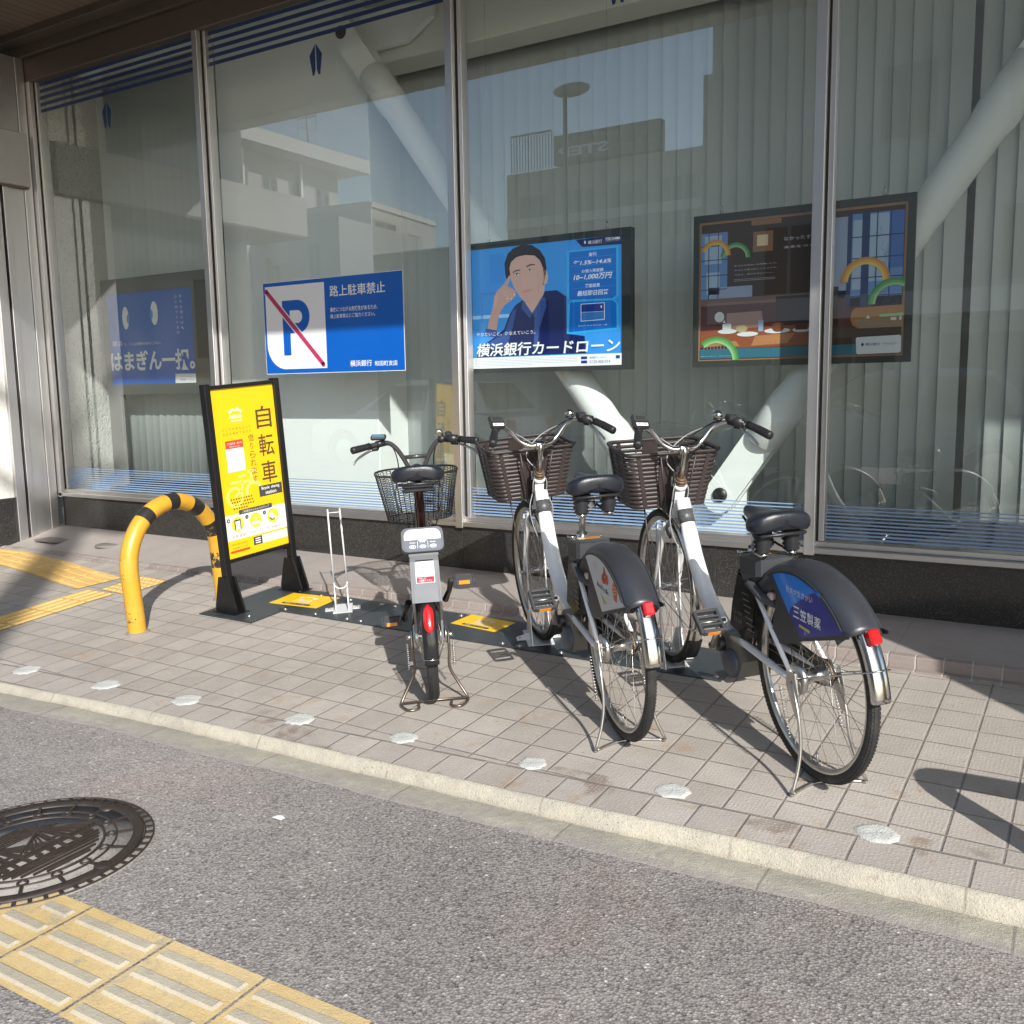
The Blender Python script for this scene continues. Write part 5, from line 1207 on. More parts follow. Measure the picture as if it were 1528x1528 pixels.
t = thing('guard_rail', 'low pipe guard rail past the right edge whose bent shadow falls on the paving', 'guard rail', gframe(.175, 2.565, rad(1)))
P = [(0, 0, -.05), (0, 0, .40)] + [(.13 - .13 * math.cos(rad(a)), 0, .40 + .13 * math.sin(rad(a))) for a in range(15, 90, 15)] + [(.13, 0, .53), (.95, 0, .53)] + [(.95 + .13 * math.sin(rad(a)), 0, .40 + .13 * math.cos(rad(a))) for a in range(15, 90, 15)] + [(1.08, 0, .40), (1.08, 0, -.05)]
MB().tube(P, .043, 18, up=(0, 1, 0)).build('rail_tube', M_HOOP, t)

# ------------------------------------------------------------------ yellow sign board
M_SFRAME = mat('sign_black_frame', (.010, .010, .011), .34, .2, var=.15)
sL, sR = gp(345, 914), gp(441, 881); sv = sR - sL; SM = gframe(sL.x, sL.y, math.atan2(sv.y, sv.x), .0068)
SG = thing('yellow_sign_board', 'tall yellow bicycle sharing sign in a black frame on two feet', 'sign', SM); SW = sv.length
b = MB()
for x in (0, SW): b.box(x - .019, x + .019, -.024, .022, .004, 1.245, .003)
b.box(.019, SW - .019, -.018, .020, 1.215, 1.235, .002); b.box(.019, SW - .019, -.018, .020, .268, .288, .002)
b.build('frame', M_SFRAME, SG)
for x in (0, SW):
    b = MB(); b.prism([(-.085, .004), (.085, .004), (.085, .03), (.034, .20), (-.034, .20), (-.085, .03)], x - .032, x - .0195, 'yz'); b.prism([(-.085, .004), (.085, .004), (.085, .03), (.034, .20), (-.034, .20), (-.085, .03)], x + .0195, x + .032, 'yz'); b.box(x - .05, x + .05, -.095, .095, 0, .0038)
    b.build('foot_bracket', M_SFRAME, SG)
b = MB(); b.box(.0195, SW - .0195, -.006, .008, .2885, 1.2145); b.build('board', M_SFRAME, SG)
k = Board((0.0195, -.0068, .2885), (1, 0, 0), (0, 0, 1), .0007); w_, h_ = SW - .039, .926
def sx(u, v):                                                         # (0..1, 0..1 from the top) of the yellow face
    return (u * w_, (1 - v) * h_)
def stext(s_, u0, v0, u1, v1, m_, k_=1, bold=0.): a = sx(u0, v1); c_ = sx(u1, v0); k.text(s_, a[0], a[1], c_[0], c_[1], m_, k_, bold)
def srect(u0, v0, u1, v1, m_, k_=1): k.poly([sx(u0, v1), sx(u1, v1), sx(u1, v0), sx(u0, v0)], m_, k_, False)
srect(0, 0, 1, 1, M_YEL, 0)
for ch, v0 in (('自', .125), ('転', .295), ('車', .46)): stext(ch, .675, v0, .925, v0 + .135, M_BROWN, 1, .008)
for i, ch in enumerate('借りられます'):
    if ch == 'り': stext(ch, .535, .285 + .050 * i, .58, .325 + .050 * i, M_BROWN)
    else: stext(ch, .515, .285 + .050 * i, .605, .327 + .050 * i, M_BROWN)
srect(.60, .605, .985, .672, mat('sign_dark_grey', (.055, .052, .05), .5)); stext('Bicycle  sharing', .64, .613, .94, .636, M_PAPER, 2, .012); stext('station', .70, .642, .88, .662, M_PAPER, 2, .012)
stext('HELLO', .265, .158, .455, .178, M_PAPER, 1, .03); stext('CYCLING', .285, .186, .455, .199, M_PAPER, 1, .01)
k.band([sx(.285, .142), sx(.32, .122), sx(.36, .134), sx(.40, .122), sx(.435, .142)], .009, M_PAPER, 1, False)
for u in (.275, .445): k.ell(sx(u, .140), .008, .008, M_PAPER, 1, 12)
for j, s_ in enumerate(('どこでも借りられて', '好きな場所で返せる')):
    for i, ch in enumerate(s_): stext(ch, .13 + .052 * i, .232 + .026 * j, .13 + .052 * i + .028, .246 + .026 * j, M_BROWN)
srect(.150, .305, .425, .352, mat('sign_red', (.66, .055, .02), .45), 2); stext('ご利用方法・借り方', .175, .316, .405, .330, M_PAPER, 3); stext('How to use', .21, .336, .37, .345, M_PAPER, 3)
srect(.150, .352, .425, .490, M_PAPER, 1)
# pale bicycle silhouette
def ring(c, r0, r1, m_): k.arc(sx(*c), r0, r1, 0, 360, m_, 1, 24)
ring((.21, .640), .042, .058, M_CREAM); ring((.60, .640), .042, .058, M_CREAM) if False else None
k.band([sx(.16, .555), sx(.34, .555), sx(.34, .60), sx(.21, .64)], .014, M_CREAM, 1, False); k.band([sx(.34, .56), sx(.50, .56), sx(.50, .50)], .014, M_CREAM, 1, False); srect(.30, .515, .42, .530, M_CREAM); srect(.44, .495, .58, .51, M_CREAM); k.arc(sx(.52, .625), .040, .058, 20, 200, M_CREAM, 1, 16)
for j in range(4):
    for i in range(9 - (j == 3) * 3): srect(.135 + .040 * i + .01 * j, .648 + .019 * j, .135 + .040 * i + .022 + .01 * j, .657 + .019 * j, M_BROWN)
srect(0, .742, 1, .893, M_PAPER); srect(.24, .722, .78, .742, mat('sign_dark_grey', (.055, .052, .05), .5), 2); srect(.24, .741, .78, .750, mat('sign_dark_grey', (.055, .052, .05), .5), 2); stext('ご利用はかんたん３ステップ', .29, .728, .73, .744, M_PAPER, 3)
M_YPALE = mat('sign_yellow_disc', (.74, .56, .03), .45); M_PINK = mat('sign_pink', (.62, .10, .09), .5)
for i, (u, s_) in enumerate(((.20, '会員登録'), (.49, '予約する'), (.78, '利用開始'))):
    k.ell(sx(u, .802), .042, .042, M_YPALE, 2); k.ell(sx(u - .135, .772), .012, .012, M_INK, 2, 14); stext(str(i + 1), u - .145, .767, u - .125, .777, M_PAPER, 3)
    stext(s_, u - .11, .864, u + .11, .882, M_PINK, 2); srect(u - .05, .848, u + .05, .852, mat('print_grey', (.55, .55, .56), .5), 2)
srect(.15, .775, .25, .835, M_INK, 3); srect(.165, .783, .235, .835, M_PAPER, 4); srect(.46, .775, .52, .80, M_CREAM, 3); srect(.43, .81, .55, .828, M_PAPER, 3); k.ell(sx(.75, .795), .016, .014, M_PAPER, 3); k.ell(sx(.80, .815), .018, .010, M_PAPER, 3); k.arc(sx(.77, .80), .020, .026, 200, 320, M_INK, 4, 10)
stext('ご利用に関するお問合せ', .07, .915, .33, .925, M_BROWN); stext('お気軽にどうぞ', .09, .938, .33, .948, M_BROWN)
for i in range(1): k.poly([sx(.055, .970), sx(.345, .970), sx(.360, .963), sx(.345, .956), sx(.055, .956), sx(.04, .963)], mat('sign_red', (.66, .055, .02), .45), 1, False)
srect(.42, .905, .99, .955, M_PAPER); srect(.42, .905, .565, .955, mat('sign_dark_grey', (.055, .052, .05), .5), 2)
for j in range(3): srect(.45, .914 + .013 * j, .535, .920 + .013 * j, M_PAPER, 3); srect(.60, .915 + .013 * j, .95, .918 + .013 * j, mat('print_grey', (.55, .55, .56), .5), 2)
k.build('sign_print', SG)

# ------------------------------------------------------------------ things lying in the ground
M_MORT = m_conc('patch_mortar', (.52, .52, .48), (.46, .46, .43), (.33, .32, .29), 4)
PT_ = [((40, 1000), 17, 5.5), ((158, 1022), 18, 6), ((278, 1044.5), 20, 6.5), ((447.5, 1073.5), 20, 7.5), ((603, 1101), 19, 8), ((795, 1139), 19, 10), ((1004, 1181), 24, 11.5), ((1309, 1244), 30, 15)]
LB = ['first at the left end of the kerb', 'second from the left end of the kerb', 'third from the left end of the kerb', 'below the empty wheel rack', 'below the stand of the small grey bicycle', 'left of the stand of the middle bicycle', 'between the stands of the two white bicycles', 'largest and nearest, in front of the rightmost bicycle']
for (c, rx, ry), lb in zip(PT_, LB):
    o_ = GI @ gp(*c); e1 = (GI @ gp(c[0] + rx, c[1] + rx * .2)) - o_; e2 = (GI @ gp(c[0] + ry * .4, c[1] - ry)) - o_; R_ = max(.036, min(.062, (e1.length + e2.length) / 2)); r2 = random.Random(int(c[0])); P = []
    off = [r2.uniform(.86, 1.12) for _ in range(22)]
    ring_ = lambda k_, z: [(R_ * k_ * off[i] * math.cos(2 * math.pi * i / 22), R_ * k_ * off[i] * .88 * math.sin(2 * math.pi * i / 22), z + r2.uniform(-.0006, .0006)) for i in range(22)]
    b = MB(); b.loft([ring_(1.05, .0005), ring_(.97, .004), ring_(.7, .006), ring_(.35, .005), ring_(.02, .0055)], cap=False, smooth=True)
    t = b.build('mortar_patch', M_MORT, None, GM @ Matrix.Translation((o_.x, o_.y, 0))); tag(t, 'pale round mortar patch in the paving, ' + lb, 'mortar patch', 'pale mortar patches along the kerb')
M_LID = mat('lid_grey', (.17, .15, .135), .7, var=.15, bmp=.002)
q = [GI @ (gp(*p)) for p in [(64, 805.5), (86, 802.5), (108, 806), (88, 811)]]
sC = sum(q, Vector()) / 4; x_, y_ = (GM @ Vector((sC.x, sC.y, 0))).xy
def slabz(x, y):
    ys, h = sin_(x); zs = gz(x, y) if y < ys else None
    if zs is not None: return zs
    z0 = gz(x, ys) + h; return z0 + (zfac(x) - z0) * (y - ys - .045) / (4.64 - ys - .045)
p = onplane(85, 806.5, Vector((-6.7, 4.3, slabz(-6.7, 4.3))), Vector((0, 0, 1))); zz_ = slabz(p.x, p.y) + .004
b = MB().box(-.13, .13, -.11, .11, -.01, .003, .002); b.build('drain_grate', M_LID, None, Matrix.Translation((p.x, p.y, zz_))); tag(bpy.data.objects['drain_grate'], 'small square grey cover flush in the slab by the steel jamb', 'drain cover')
p = onplane(161, 815, Vector((-6.2, 4.3, slabz(-6.2, 4.3))), Vector((0, 0, 1))); zz_ = slabz(p.x, p.y) + .004
b = MB().lathe([(.0005, .004), (.085, .004), (.09, .001), (.09, -.01)], 28); b.build('valve_lid', M_LID, None, Matrix.Translation((p.x, p.y, zz_))); tag(bpy.data.objects['valve_lid'], 'small round grey lid flush in the slab left of the hoop barrier', 'lid')
# scrap of paper on the road
p = atz(415.5, 1221, .003); b = MB().add([(-.022, -.008, .001), (-.005, -.013, .004), (.018, -.008, .001), (.022, .008, .003), (.004, .011, .006), (-.016, .009, .002)], [(0, 1, 2, 5), (2, 3, 4, 5)])
tag(b.build('paper_scrap', M_PAPER, None, Matrix.Translation(p)), 'small white scrap of paper lying on the asphalt', 'litter')
# weed by the kerb
p = atz(1130, 1288, .0); t = thing('weed', 'tiny green weed growing where kerb meets gutter', 'plant', Matrix.Translation((p.x, p.y, .002)))
b = MB(); r2 = random.Random(4)
for i in range(26):
    a = r2.uniform(0, 6.28); l = r2.uniform(.010, .026); z = r2.uniform(.002, .016); c_ = Vector((r2.uniform(-.03, .03), r2.uniform(-.008, .008), 0)); d_ = Vector((math.cos(a), math.sin(a), .5)) * l; e_ = Vector((-math.sin(a), math.cos(a), 0)) * .004
    b.add([c_, c_ + d_ * .5 + e_, c_ + d_ + Vector((0, 0, z * .3)), c_ + d_ * .5 - e_], [(0, 1, 2, 3)])
b.build('leaves', mat('weed_green', (.09, .13, .03), .6, var=.3), t)

# manhole cover: iron disc, raised rings, spokes and a cable-stayed bridge
M_IRON = mat('cast_iron', (.048, .036, .030), .5, .35, var=.25, scale=20, dirt=((.11, .085, .07), .5, 14, .5)); M_IROND = m_conc('iron_dust', (.30, .275, .25), (.25, .23, .21), (.09, .08, .075), 5)
MH = thing('manhole_cover', 'round cast iron manhole cover with a cable stayed bridge relief', 'manhole cover', Matrix.Translation((-2.590, 1.487, 0)) @ Matrix.Rotation(rad(1), 4, 'Z'))
R0 = .342; b = MB(); b.lathe([(.0005, .0055), (R0 - .045, .0055), (R0 - .046, .004), (R0, .004), (R0 + .002, -.004)], 72); b.build('disc', M_IROND, MH)
b = MB()
def annul(r0, r1, z, n_=72): b.lathe([(r0, .004), (r0 + .0015, z), (r1 - .0015, z), (r1, .004)], n_)
annul(R0 - .062, R0 - .030, .0105); annul(R0 - .029, R0 - .024, .0085); annul(R0 - .004, R0 + .001, .0085); annul(.232, .239, .010); annul(.196, .205, .010)
_bz = 0.
def bar(p, q, w_, z=.010):
    global _bz; _bz += .000012; z += _bz
    d_ = (Vector(q) - Vector(p)).normalized(); e_ = Vector((-d_.y, d_.x)) * (w_ / 2); P, Q = Vector(p), Vector(q); pl = [P - e_, Q - e_, Q + e_, P + e_]; b.prism([(v_.x, v_.y) for v_ in pl], .0045, z, 'xy')
for i in range(54):
    a = 2 * math.pi * i / 54; bar(((R0 - .024) * math.cos(a), (R0 - .024) * math.sin(a)), ((R0 - .003) * math.cos(a), (R0 - .003) * math.sin(a)), .010, .0085)
for i in range(16):
    a = 2 * math.pi * (i + .3) / 16; c_, s_ = math.cos(a), math.sin(a); bar((.237 * c_, .237 * s_), (.283 * c_, .283 * s_), .009)
    b.lathe([(.010, .004), (.0105, .0105), (.0155, .0105), (.016, .004)], 16, 'z', (.219 * c_, .219 * s_, 0))
    if i % 4 == 0: b.lathe([(.0005, .0115), (.024, .0115), (.026, .004)], 14, 'z', (.286 * c_, .286 * s_, 0))
Rm = Matrix.Rotation(rad(92), 2)
def br(p, q, w_, z=.010): P, Q = Rm @ Vector(p), Rm @ Vector(q); bar((P.x, P.y), (Q.x, Q.y), w_, z)
br((-.19, -.030), (.19, -.030), .010); br((-.19, -.046), (.19, -.046), .005)
for i in range(24): x = -.185 + i * .0155; br((x, -.046), (x + .0155, -.030), .003)
for x in (-.075, .075):
    br((x - .022, -.10), (x - .004, .13), .011); br((x + .022, -.10), (x + .004, .13), .011); br((x - .018, -.005), (x + .018, -.005), .008)
    for i in range(6):
        d_ = .03 + .021 * i
        br((x, .128 - .010 * i), (x + d_, -.028), .0035); br((x, .128 - .010 * i), (x - d_, -.028), .0035)
for i, (y, hw) in enumerate([(-.085, .165), (-.102, .155), (-.118, .14), (-.136, .125), (-.155, .10), (-.172, .07)]): br((-hw, y), (hw, y), .006)
for x, hh in ((-.15, .03), (-.125, .045), (-.02, .025), (.02, .04), (.13, .035), (.15, .05)): br((x, -.072), (x, -.072 + hh * .5), .018)
for i in range(7): br((-.12 + .01 * i, .07 + .012 * i), (.14 - .014 * i, .07 + .012 * i), .003, .008)
b.build('relief', M_IRON, MH)
k = Board((0, 0, .0064), (0, 1, 0), (-1, 0, 0), .0006); k.text('YOKOHAMA', -.165, .075, -.085, .098, M_IRON, 1, .02); k.build('lettering', MH)

# pillar under the overhang past the right edge, and a utility pole up the street: their shadows fall into view
t = thing('pillar', 'square rendered pillar past the right edge whose shadow covers the right pane', 'pillar', Matrix.Translation((1.46, 2.2, 0)))
MB().box(0, .8, 0, .62, .04, SOF - .002, .012).build('shaft', M_CONC, t); MB().box(-.015, .815, -.015, .635, .0, .30, .01).build('base', M_GRAN, t)
_b = GI @ gp(62, 850); _p = gp(62, 850); ux, uy = _p.x + 15 * math.cos(SUN_AZ + math.pi), _p.y + 15 * math.sin(SUN_AZ + math.pi)
t = thing('utility_pole', 'tall concrete utility pole up the street casting a soft shadow on the left paving', 'utility pole', Matrix.Translation((ux, uy, 0)))
MB().tube([(0, 0, 0), (0, 0, 6), (0, 0, 12)], [.19, .165, .13], 16).build('shaft', M_CONC, t); q = MB(); q.box(-.9, .9, -.05, .05, 10.9, 11.0); q.box(-.7, .7, -.05, .05, 10.2, 10.3); q.build('cross_arm', M_STEEL, t)

# ------------------------------------------------------------------ notices and posters behind / on the glass
def pm(name, col, rough=.35, var=.02, coat=.15): return mat(name, col, rough, var=var, scale=4, coat=coat)
M_PB = pm('poster_blue', (.0, .095, .45)); M_PR = pm('poster_crimson', (.44, .035, .11)); M_WP = pm('poster_white', (.74, .74, .76)); M_NAVY = pm('poster_navy', (.008, .014, .085))
def C(ox, oy, s): return lambda *p: [(ox + s * a, oy + s * b) for a, b in p]
def c1(f): return lambda a, b: f((a, b))[0]
# no-parking notice stuck to the glass
T = thing('parking_notice', 'blue no parking notice with a struck out letter on the second pane', 'notice', Matrix.Translation((0, 0, 0)))
k = Board((0, GLY - .004, 0), (1, 0, 0), (0, 0, 1)); c = C(300, 350, .2618); g = c1(c)
A, B_ = k.px(*g(352, 276)), k.px(*g(1160, 775)); x0, x1, z1, z0 = k.px(391.5, 422)[0], k.px(601, 404)[0], k.px(391, 423)[1], k.px(604, 553)[1]
k.poly([(x0, z0), (x1, z0), (x1, z1), (x0, z1)], M_WP, 0, False); m_ = .004; k.poly([(x0 + m_, z0 + m_), (x1 - m_, z0 + m_), (x1 - m_, z1 - m_), (x0 + m_, z1 - m_)], M_PB, 1, False)
wx0, wx1, wz1, wz0 = x0 + .022, k.px(*g(706, 400))[0], z1 - .028, k.px(*g(718, 760))[1]; rr_ = .165
k.poly([(wx0 + rr_ * (1 - math.cos(rad(a))), wz0 + rr_ * (1 - math.sin(rad(a)))) for a in range(0, 91, 9)] + [(wx1, wz0), (wx1, wz1), (wx0, wz1)], M_WP, 2, False)
Pw, Ph = wx1 - wx0, wz1 - wz0; px_, pz_ = wx0 + Pw * .285, wz0 + Ph * .165; sw_, H_, bw = Pw * .125, Ph * .655, Pw * .46; bh = H_ * .60; rb = bh / 2; zt_ = pz_ + H_
def bowl(off, n=14): q = rb - off; return [(px_ + bw - rb + q * math.cos(rad(a)), zt_ - rb + q * math.sin(rad(a))) for a in [90 - 180 * i / n for i in range(n + 1)]]
k.poly([(px_, pz_), (px_ + sw_, pz_), (px_ + sw_, zt_ - bh), (px_ + sw_, zt_), (px_, zt_)], M_PB, 3, False)
oo, ii = [(px_ + sw_, zt_)] + bowl(0) + [(px_ + sw_, zt_ - bh)], [(px_ + sw_, zt_ - sw_)] + bowl(sw_) + [(px_ + sw_, zt_ - bh + sw_)]
for i in range(len(oo) - 1): k.poly([oo[i], oo[i + 1], ii[i + 1], ii[i]], M_PB, 3, False)
s0, s1 = (wx0 + .012, wz1 - .030), (wx1 - .030, wz0 + .024)
k.band([s0, s1], .046, M_WP, 4, False); k.band([s0, s1], .031, M_PR, 5, False)
for q in (s0, s1): k.ell(q, .0155, .0155, M_PR, 5)
k.tpx('路上駐車禁止', (491.5, 426.5), (575, 436.2), M_WP, 2, .012)
k.tpx('事故につながる危険性があるため、', (492.6, 459), (564, 460.8), M_WP, 2, .01); k.tpx('路上駐車禁止にご協力ください。', (493.2, 469.2), (560, 471), M_WP, 2, .01)
k.tpx('横浜銀行', (522.7, 537.8), (555.3, 546), M_WP, 2, .012); k.tpx('和田町支店', (559.2, 538.4), (593.6, 545), M_WP, 2, .012)
o = k.build('notice_sheet', T); o.matrix_world = Matrix()

def framed(name, label, y, outer, inner, dep, hooks, frame_m):
    """hanging poster frame: outer, inner are (left, right, top, bottom) from pixels on the plane"""
    k = Board((0, y, 0), (1, 0, 0), (0, 0, 1), .0006); q = [k.px(*p) for p in outer]; i_ = [k.px(*p) for p in inner]
    X0, X1, Z0, Z1 = (q[0][0] + q[3][0]) / 2, (q[1][0] + q[2][0]) / 2, (q[2][1] + q[3][1]) / 2, (q[0][1] + q[1][1]) / 2
    a0, a1, b0, b1 = (i_[0][0] + i_[3][0]) / 2, (i_[1][0] + i_[2][0]) / 2, (i_[2][1] + i_[3][1]) / 2, (i_[0][1] + i_[1][1]) / 2
    t = thing(name, label, 'poster', Matrix.Translation((X0, y, Z0)))
    b = MB()
    for r in ((X0, a0, Z0, Z1), (a1, X1, Z0, Z1), (a0, a1, Z0, b0), (a0, a1, b1, Z1)): b.box(r[0], r[1], y - .006, y + dep, r[2], r[3], 0)
    b.box(X0 + .002, X1 - .002, y + .004, y + dep - .002, Z0 + .002, Z1 - .002); o = b.build('frame', frame_m, t); o.matrix_world = Matrix()
    b = MB()
    for h in hooks:
        hx = k.px(*h)[0]; b.tube([(hx - .006, y + .01, Z1 - .004), (hx - .006, y + .01, Z1 + .030), (hx - .001, y + .01, Z1 + .040)], .0022, 6); b.tube([(hx + .006, y + .01, Z1 - .004), (hx + .006, y + .01, Z1 + .030), (hx + .001, y + .01, Z1 + .040)], .0022, 6); b.tube([(hx, y + .01, Z1 + .038), (hx, y + .012, SOF - .1)], .0007, 4)
    if hooks: o = b.build('hanger', M_CHROME, t); o.matrix_world = Matrix()
    k.rect = (a0, a1, b0, b1); return t, k
M_FR = mat('poster_frame_dark', (.060, .062, .055), .4, .3, var=.06)
# ---- man poster
c = C(660, 300, .2225); g = c1(c)
T, k = framed('framed_poster', 'framed blue poster of a man resting his head on his hand', D + .13, [(697, 366), (943, 337), (941, 551), (703, 557)], [g(190, 335), g(1203, 222), g(1207, 1095), g(217, 1128)], .045, [g(305, 270), g(1100, 160)], M_FR)
a0, a1, b0, b1 = k.rect
def R(u0, v0, u1, v1, m_, kk):                                         # in fractions of the print, v from the top
    P = lambda u, v: (a0 + (a1 - a0) * u, b1 - (b1 - b0) * v)
    k.poly([P(u0, v1), P(u1, v1), P(u1, v0), P(u0, v0)], m_, kk, False)
def m_grad(name, stops, axis=0, sx_=1.):
    mt, p = newmat(name); co = coords(); q = xyz(co)
    lo, hi = (a0, a1) if axis == 0 else (b0, b1)
    org = T.matrix_world.translation; lo -= (org.x if axis == 0 else org.z); hi -= (org.x if axis == 0 else org.z)
    n = X.nt.nodes.new('ShaderNodeValToRGB'); cr = n.color_ramp; cr.interpolation = 'EASE'
    for i, (p_, col) in enumerate(stops):
        e = cr.elements[i] if i < 2 else cr.elements.new(p_)
        e.position = p_; e.color = (*col, 1)
    X.nt.links.new(((q[0 if axis == 0 else 2] - lo) / (hi - lo)).s, n.inputs[0]); setin(p.inputs['Base Color'], n.outputs[0]); p.inputs['Roughness'].default_value = .3; return mt
G1 = m_grad('poster_backdrop', [(.0, (.035, .25, .66)), (.14, (.14, .42, .80)), (.30, (.18, .45, .80)), (.50, (.10, .36, .78)), (.53, (.015, .06, .27)), (.585, (.012, .05, .24)), (.61, (.06, .28, .70)), (1., (.03, .20, .62))])
R(0, 0, 1, 1, G1, 0)
M_MB = pm('poster_mid_blue', (.03, .22, .62)); M_SH = pm('poster_shadow_blue', (.05, .20, .52)); M_DB = pm('poster_deep_blue', (.006, .03, .22)); M_CY = pm('poster_cyan', (.03, .36, .74)); M_PA = pm('poster_panel', (.004, .13, .50))
R(.13, .05, .23, .30, M_MB, 1); R(.06, .36, .20, .385, M_SH, 1); R(.06, .385, .075, .60, M_SH, 1); R(0, .55, .33, .58, pm('poster_pale_blue', (.30, .55, .82)), 1)
def m_print(name, base, shade, cx, cz, r0, r1, hair=False):             # a printed tone that turns from base to shade away from a point of the picture
    mt, p = newmat(name); co = coords(); x, y, z = xyz(co); org = T.matrix_world.translation; q = k.px(*g(cx, cz)); x0, z0 = q[0] - org.x, q[1] - org.z
    dx, dz = x - x0, z - z0; d_ = X.op('SQRT', dx * dx + dz * dz); n_ = noise(co, 70, 4, .6)
    if hair:
        st = noise(comb(x * 240. + z * 120., z * 30., 0.), 1., 3, .6); col = mixc((d_ + (st - .5) * .05).ss(r0, r1), base, shade); col = scalec(col, (st - .5) * 1.1 + 1.)
    else: col = scalec(mixc((d_ + (n_ - .5) * .012).ss(r0, r1), base, shade), (n_ - .5) * .10 + 1.)
    setin(p.inputs['Base Color'], col); p.inputs['Roughness'].default_value = .3; return mt
M_HAIR = m_print('poster_hair', (.070, .048, .050), (.016, .010, .014), 520, 330, .01, .09, True); M_SKIN = m_print('poster_skin', (.82, .63, .56), (.50, .32, .27), 500, 440, .03, .125); M_HAND = m_print('poster_hand', (.80, .60, .52), (.48, .30, .25), 400, 640, .035, .13); M_SKS = pm('poster_skin_shade', (.52, .34, .285)); M_SHIRT = m_print('poster_shirt', (.030, .060, .24), (.008, .014, .085), 500, 800, .02, .14); M_SHIR2 = pm('poster_shirt_light', (.035, .075, .26)); M_LIP = pm('poster_lip', (.52, .23, .20))
k.poly(c((545, 660), (490, 700), (452, 760), (415, 860), (330, 930), (245, 985), (235, 1050), (690, 1030), (965, 1020), (955, 905), (835, 890), (832, 640), (770, 598), (690, 604), (640, 690)), M_SHIRT, 2)
k.poly(c((470, 740), (500, 720), (470, 860), (440, 960), (330, 1000), (300, 960), (420, 880)), M_SHIR2, 3); k.poly(c((640, 720), (690, 640), (700, 700), (650, 860), (640, 1000), (615, 1000), (618, 800)), M_SHIR2, 3)
k.poly(c((545, 640), (560, 690), (604, 752), (640, 715), (682, 620), (690, 560)), M_SKS, 3); k.poly(c((545, 665), (604, 752), (590, 790), (530, 715)), M_SHIR2, 4); k.poly(c((604, 752), (672, 640), (690, 660), (625, 790)), M_SHIR2, 4)
k.poly(c((424, 500), (418, 420), (440, 352), (488, 312), (548, 292), (606, 298), (656, 330), (690, 385), (700, 450), (694, 500), (676, 560), (640, 470), (470, 470), (447, 520), (432, 520)), M_HAIR, 4)
k.ell(g(692, 510), .017, .040, M_SKS, 4, pix=True)
k.poly(c((452, 450), (462, 410), (500, 375), (560, 362), (620, 366), (655, 396), (678, 450), (682, 520), (672, 580), (650, 635), (618, 675), (590, 690), (560, 682), (520, 640), (486, 585), (462, 530)), M_SKIN, 5)
k.poly(c((448, 470), (452, 430), (480, 386), (540, 360), (610, 352), (668, 392), (700, 450), (690, 400), (650, 326), (600, 296), (540, 292), (470, 322), (425, 400), (426, 500), (444, 505)), M_HAIR, 6)
for e, s_ in ((c((474, 478), (496, 462), (526, 460), (526, 466), (498, 469), (476, 484)), 0), (c((566, 438), (590, 424), (622, 424), (624, 431), (592, 432), (568, 445)), 0)): k.poly(e, M_HAIR, 7)
for p_ in ((503, 494), (590, 466)):
    k.ell(g(*p_), .0115, .0055, M_WP, 7, pix=True); k.ell(g(*p_), .0055, .0055, M_HAIR, 8, pix=True); k.poly(c((p_[0] - 24, p_[1] + 2), (p_[0], p_[1] - 12), (p_[0] + 26, p_[1] - 4), (p_[0], p_[1] - 7)), M_HAIR, 8)
k.poly(c((540, 500), (546, 560), (532, 575), (548, 582), (566, 574), (556, 560), (552, 500)), M_SKS, 7); k.poly(c((528, 611), (560, 596), (606, 588), (596, 604), (560, 616)), M_LIP, 7)
k.poly(c((304, 870), (318, 800), (340, 720), (352, 640), (372, 602), (410, 566), (440, 520), (452, 498), (462, 506), (452, 545), (440, 570), (470, 585), (492, 604), (496, 636), (470, 662), (420, 700), (384, 760), (366, 880)), M_HAND, 8)
for s_ in (c((400, 590), (440, 612), (436, 618), (398, 598)), c((410, 620), (452, 640), (448, 647), (408, 628)), c((352, 650), (372, 610), (380, 640), (360, 720)), c((440, 598), (470, 626), (466, 632), (436, 604))): k.poly(s_, M_SKS, 9)
for p_ in ((486, 628), (466, 655), (440, 655)): k.ell(g(*p_), .006, .004, pm('poster_nail', (.72, .56, .50)), 9, 10, pix=True)
k.poly(c((296, 855), (372, 868), (368, 912), (286, 900)), M_SHIR2, 9)
# right hand information column
k.poly(c((895, 262), (1203, 222), (1203, 288), (938, 308)), M_NAVY, 2); k.tpx('横浜銀行', g(978, 266), g(1072, 282), M_WP, 3); k.ell(g(958, 277), .0045, .009, M_WP, 3, pix=True); k.tpx('YOKOHAMA', g(1094, 246), g(1194, 256), M_WP, 3, .01); k.tpx('コンコルディア・グループ', g(1094, 268), g(1194, 264), M_WP, 3)
k.poly(c((838, 335), (1180, 300), (1182, 640), (1150, 660), (1182, 690), (1186, 862), (834, 896), (842, 690), (868, 665), (838, 645)), M_CY, 2); k.poly(c((852, 345), (1166, 312), (1168, 632), (1138, 652), (862, 662), (852, 652)), M_PA, 3); k.poly(c((858, 680), (1140, 664), (1168, 688), (1170, 848), (848, 880)), M_PA, 3)
for s_, tl, br, bd, sh in (('金利', (982, 345), (1034, 366), .01, 0), ('年1.5%~14.6%', (876, 402), (1138, 412), .02, .25), ('お借入限度額', (936, 460), (1082, 470), .01, .1), ('10~1,000万円', (880, 496), (1142, 516), .02, .25), ('審査結果', (958, 556), (1058, 574), .01, .1), ('最短即日回答', (905, 604), (1116, 624), .015, .15), ('あなたをひろげる一枚', (912, 834), (1108, 832), 0, .1)): k.tpx(s_, g(*tl), g(*br), M_WP, 4, bd, sh)
for v_ in (386, 440, 490, 540, 590):
    k.band([g(866, v_), g(1164, v_ - 26)], .0012, M_CY, 4)
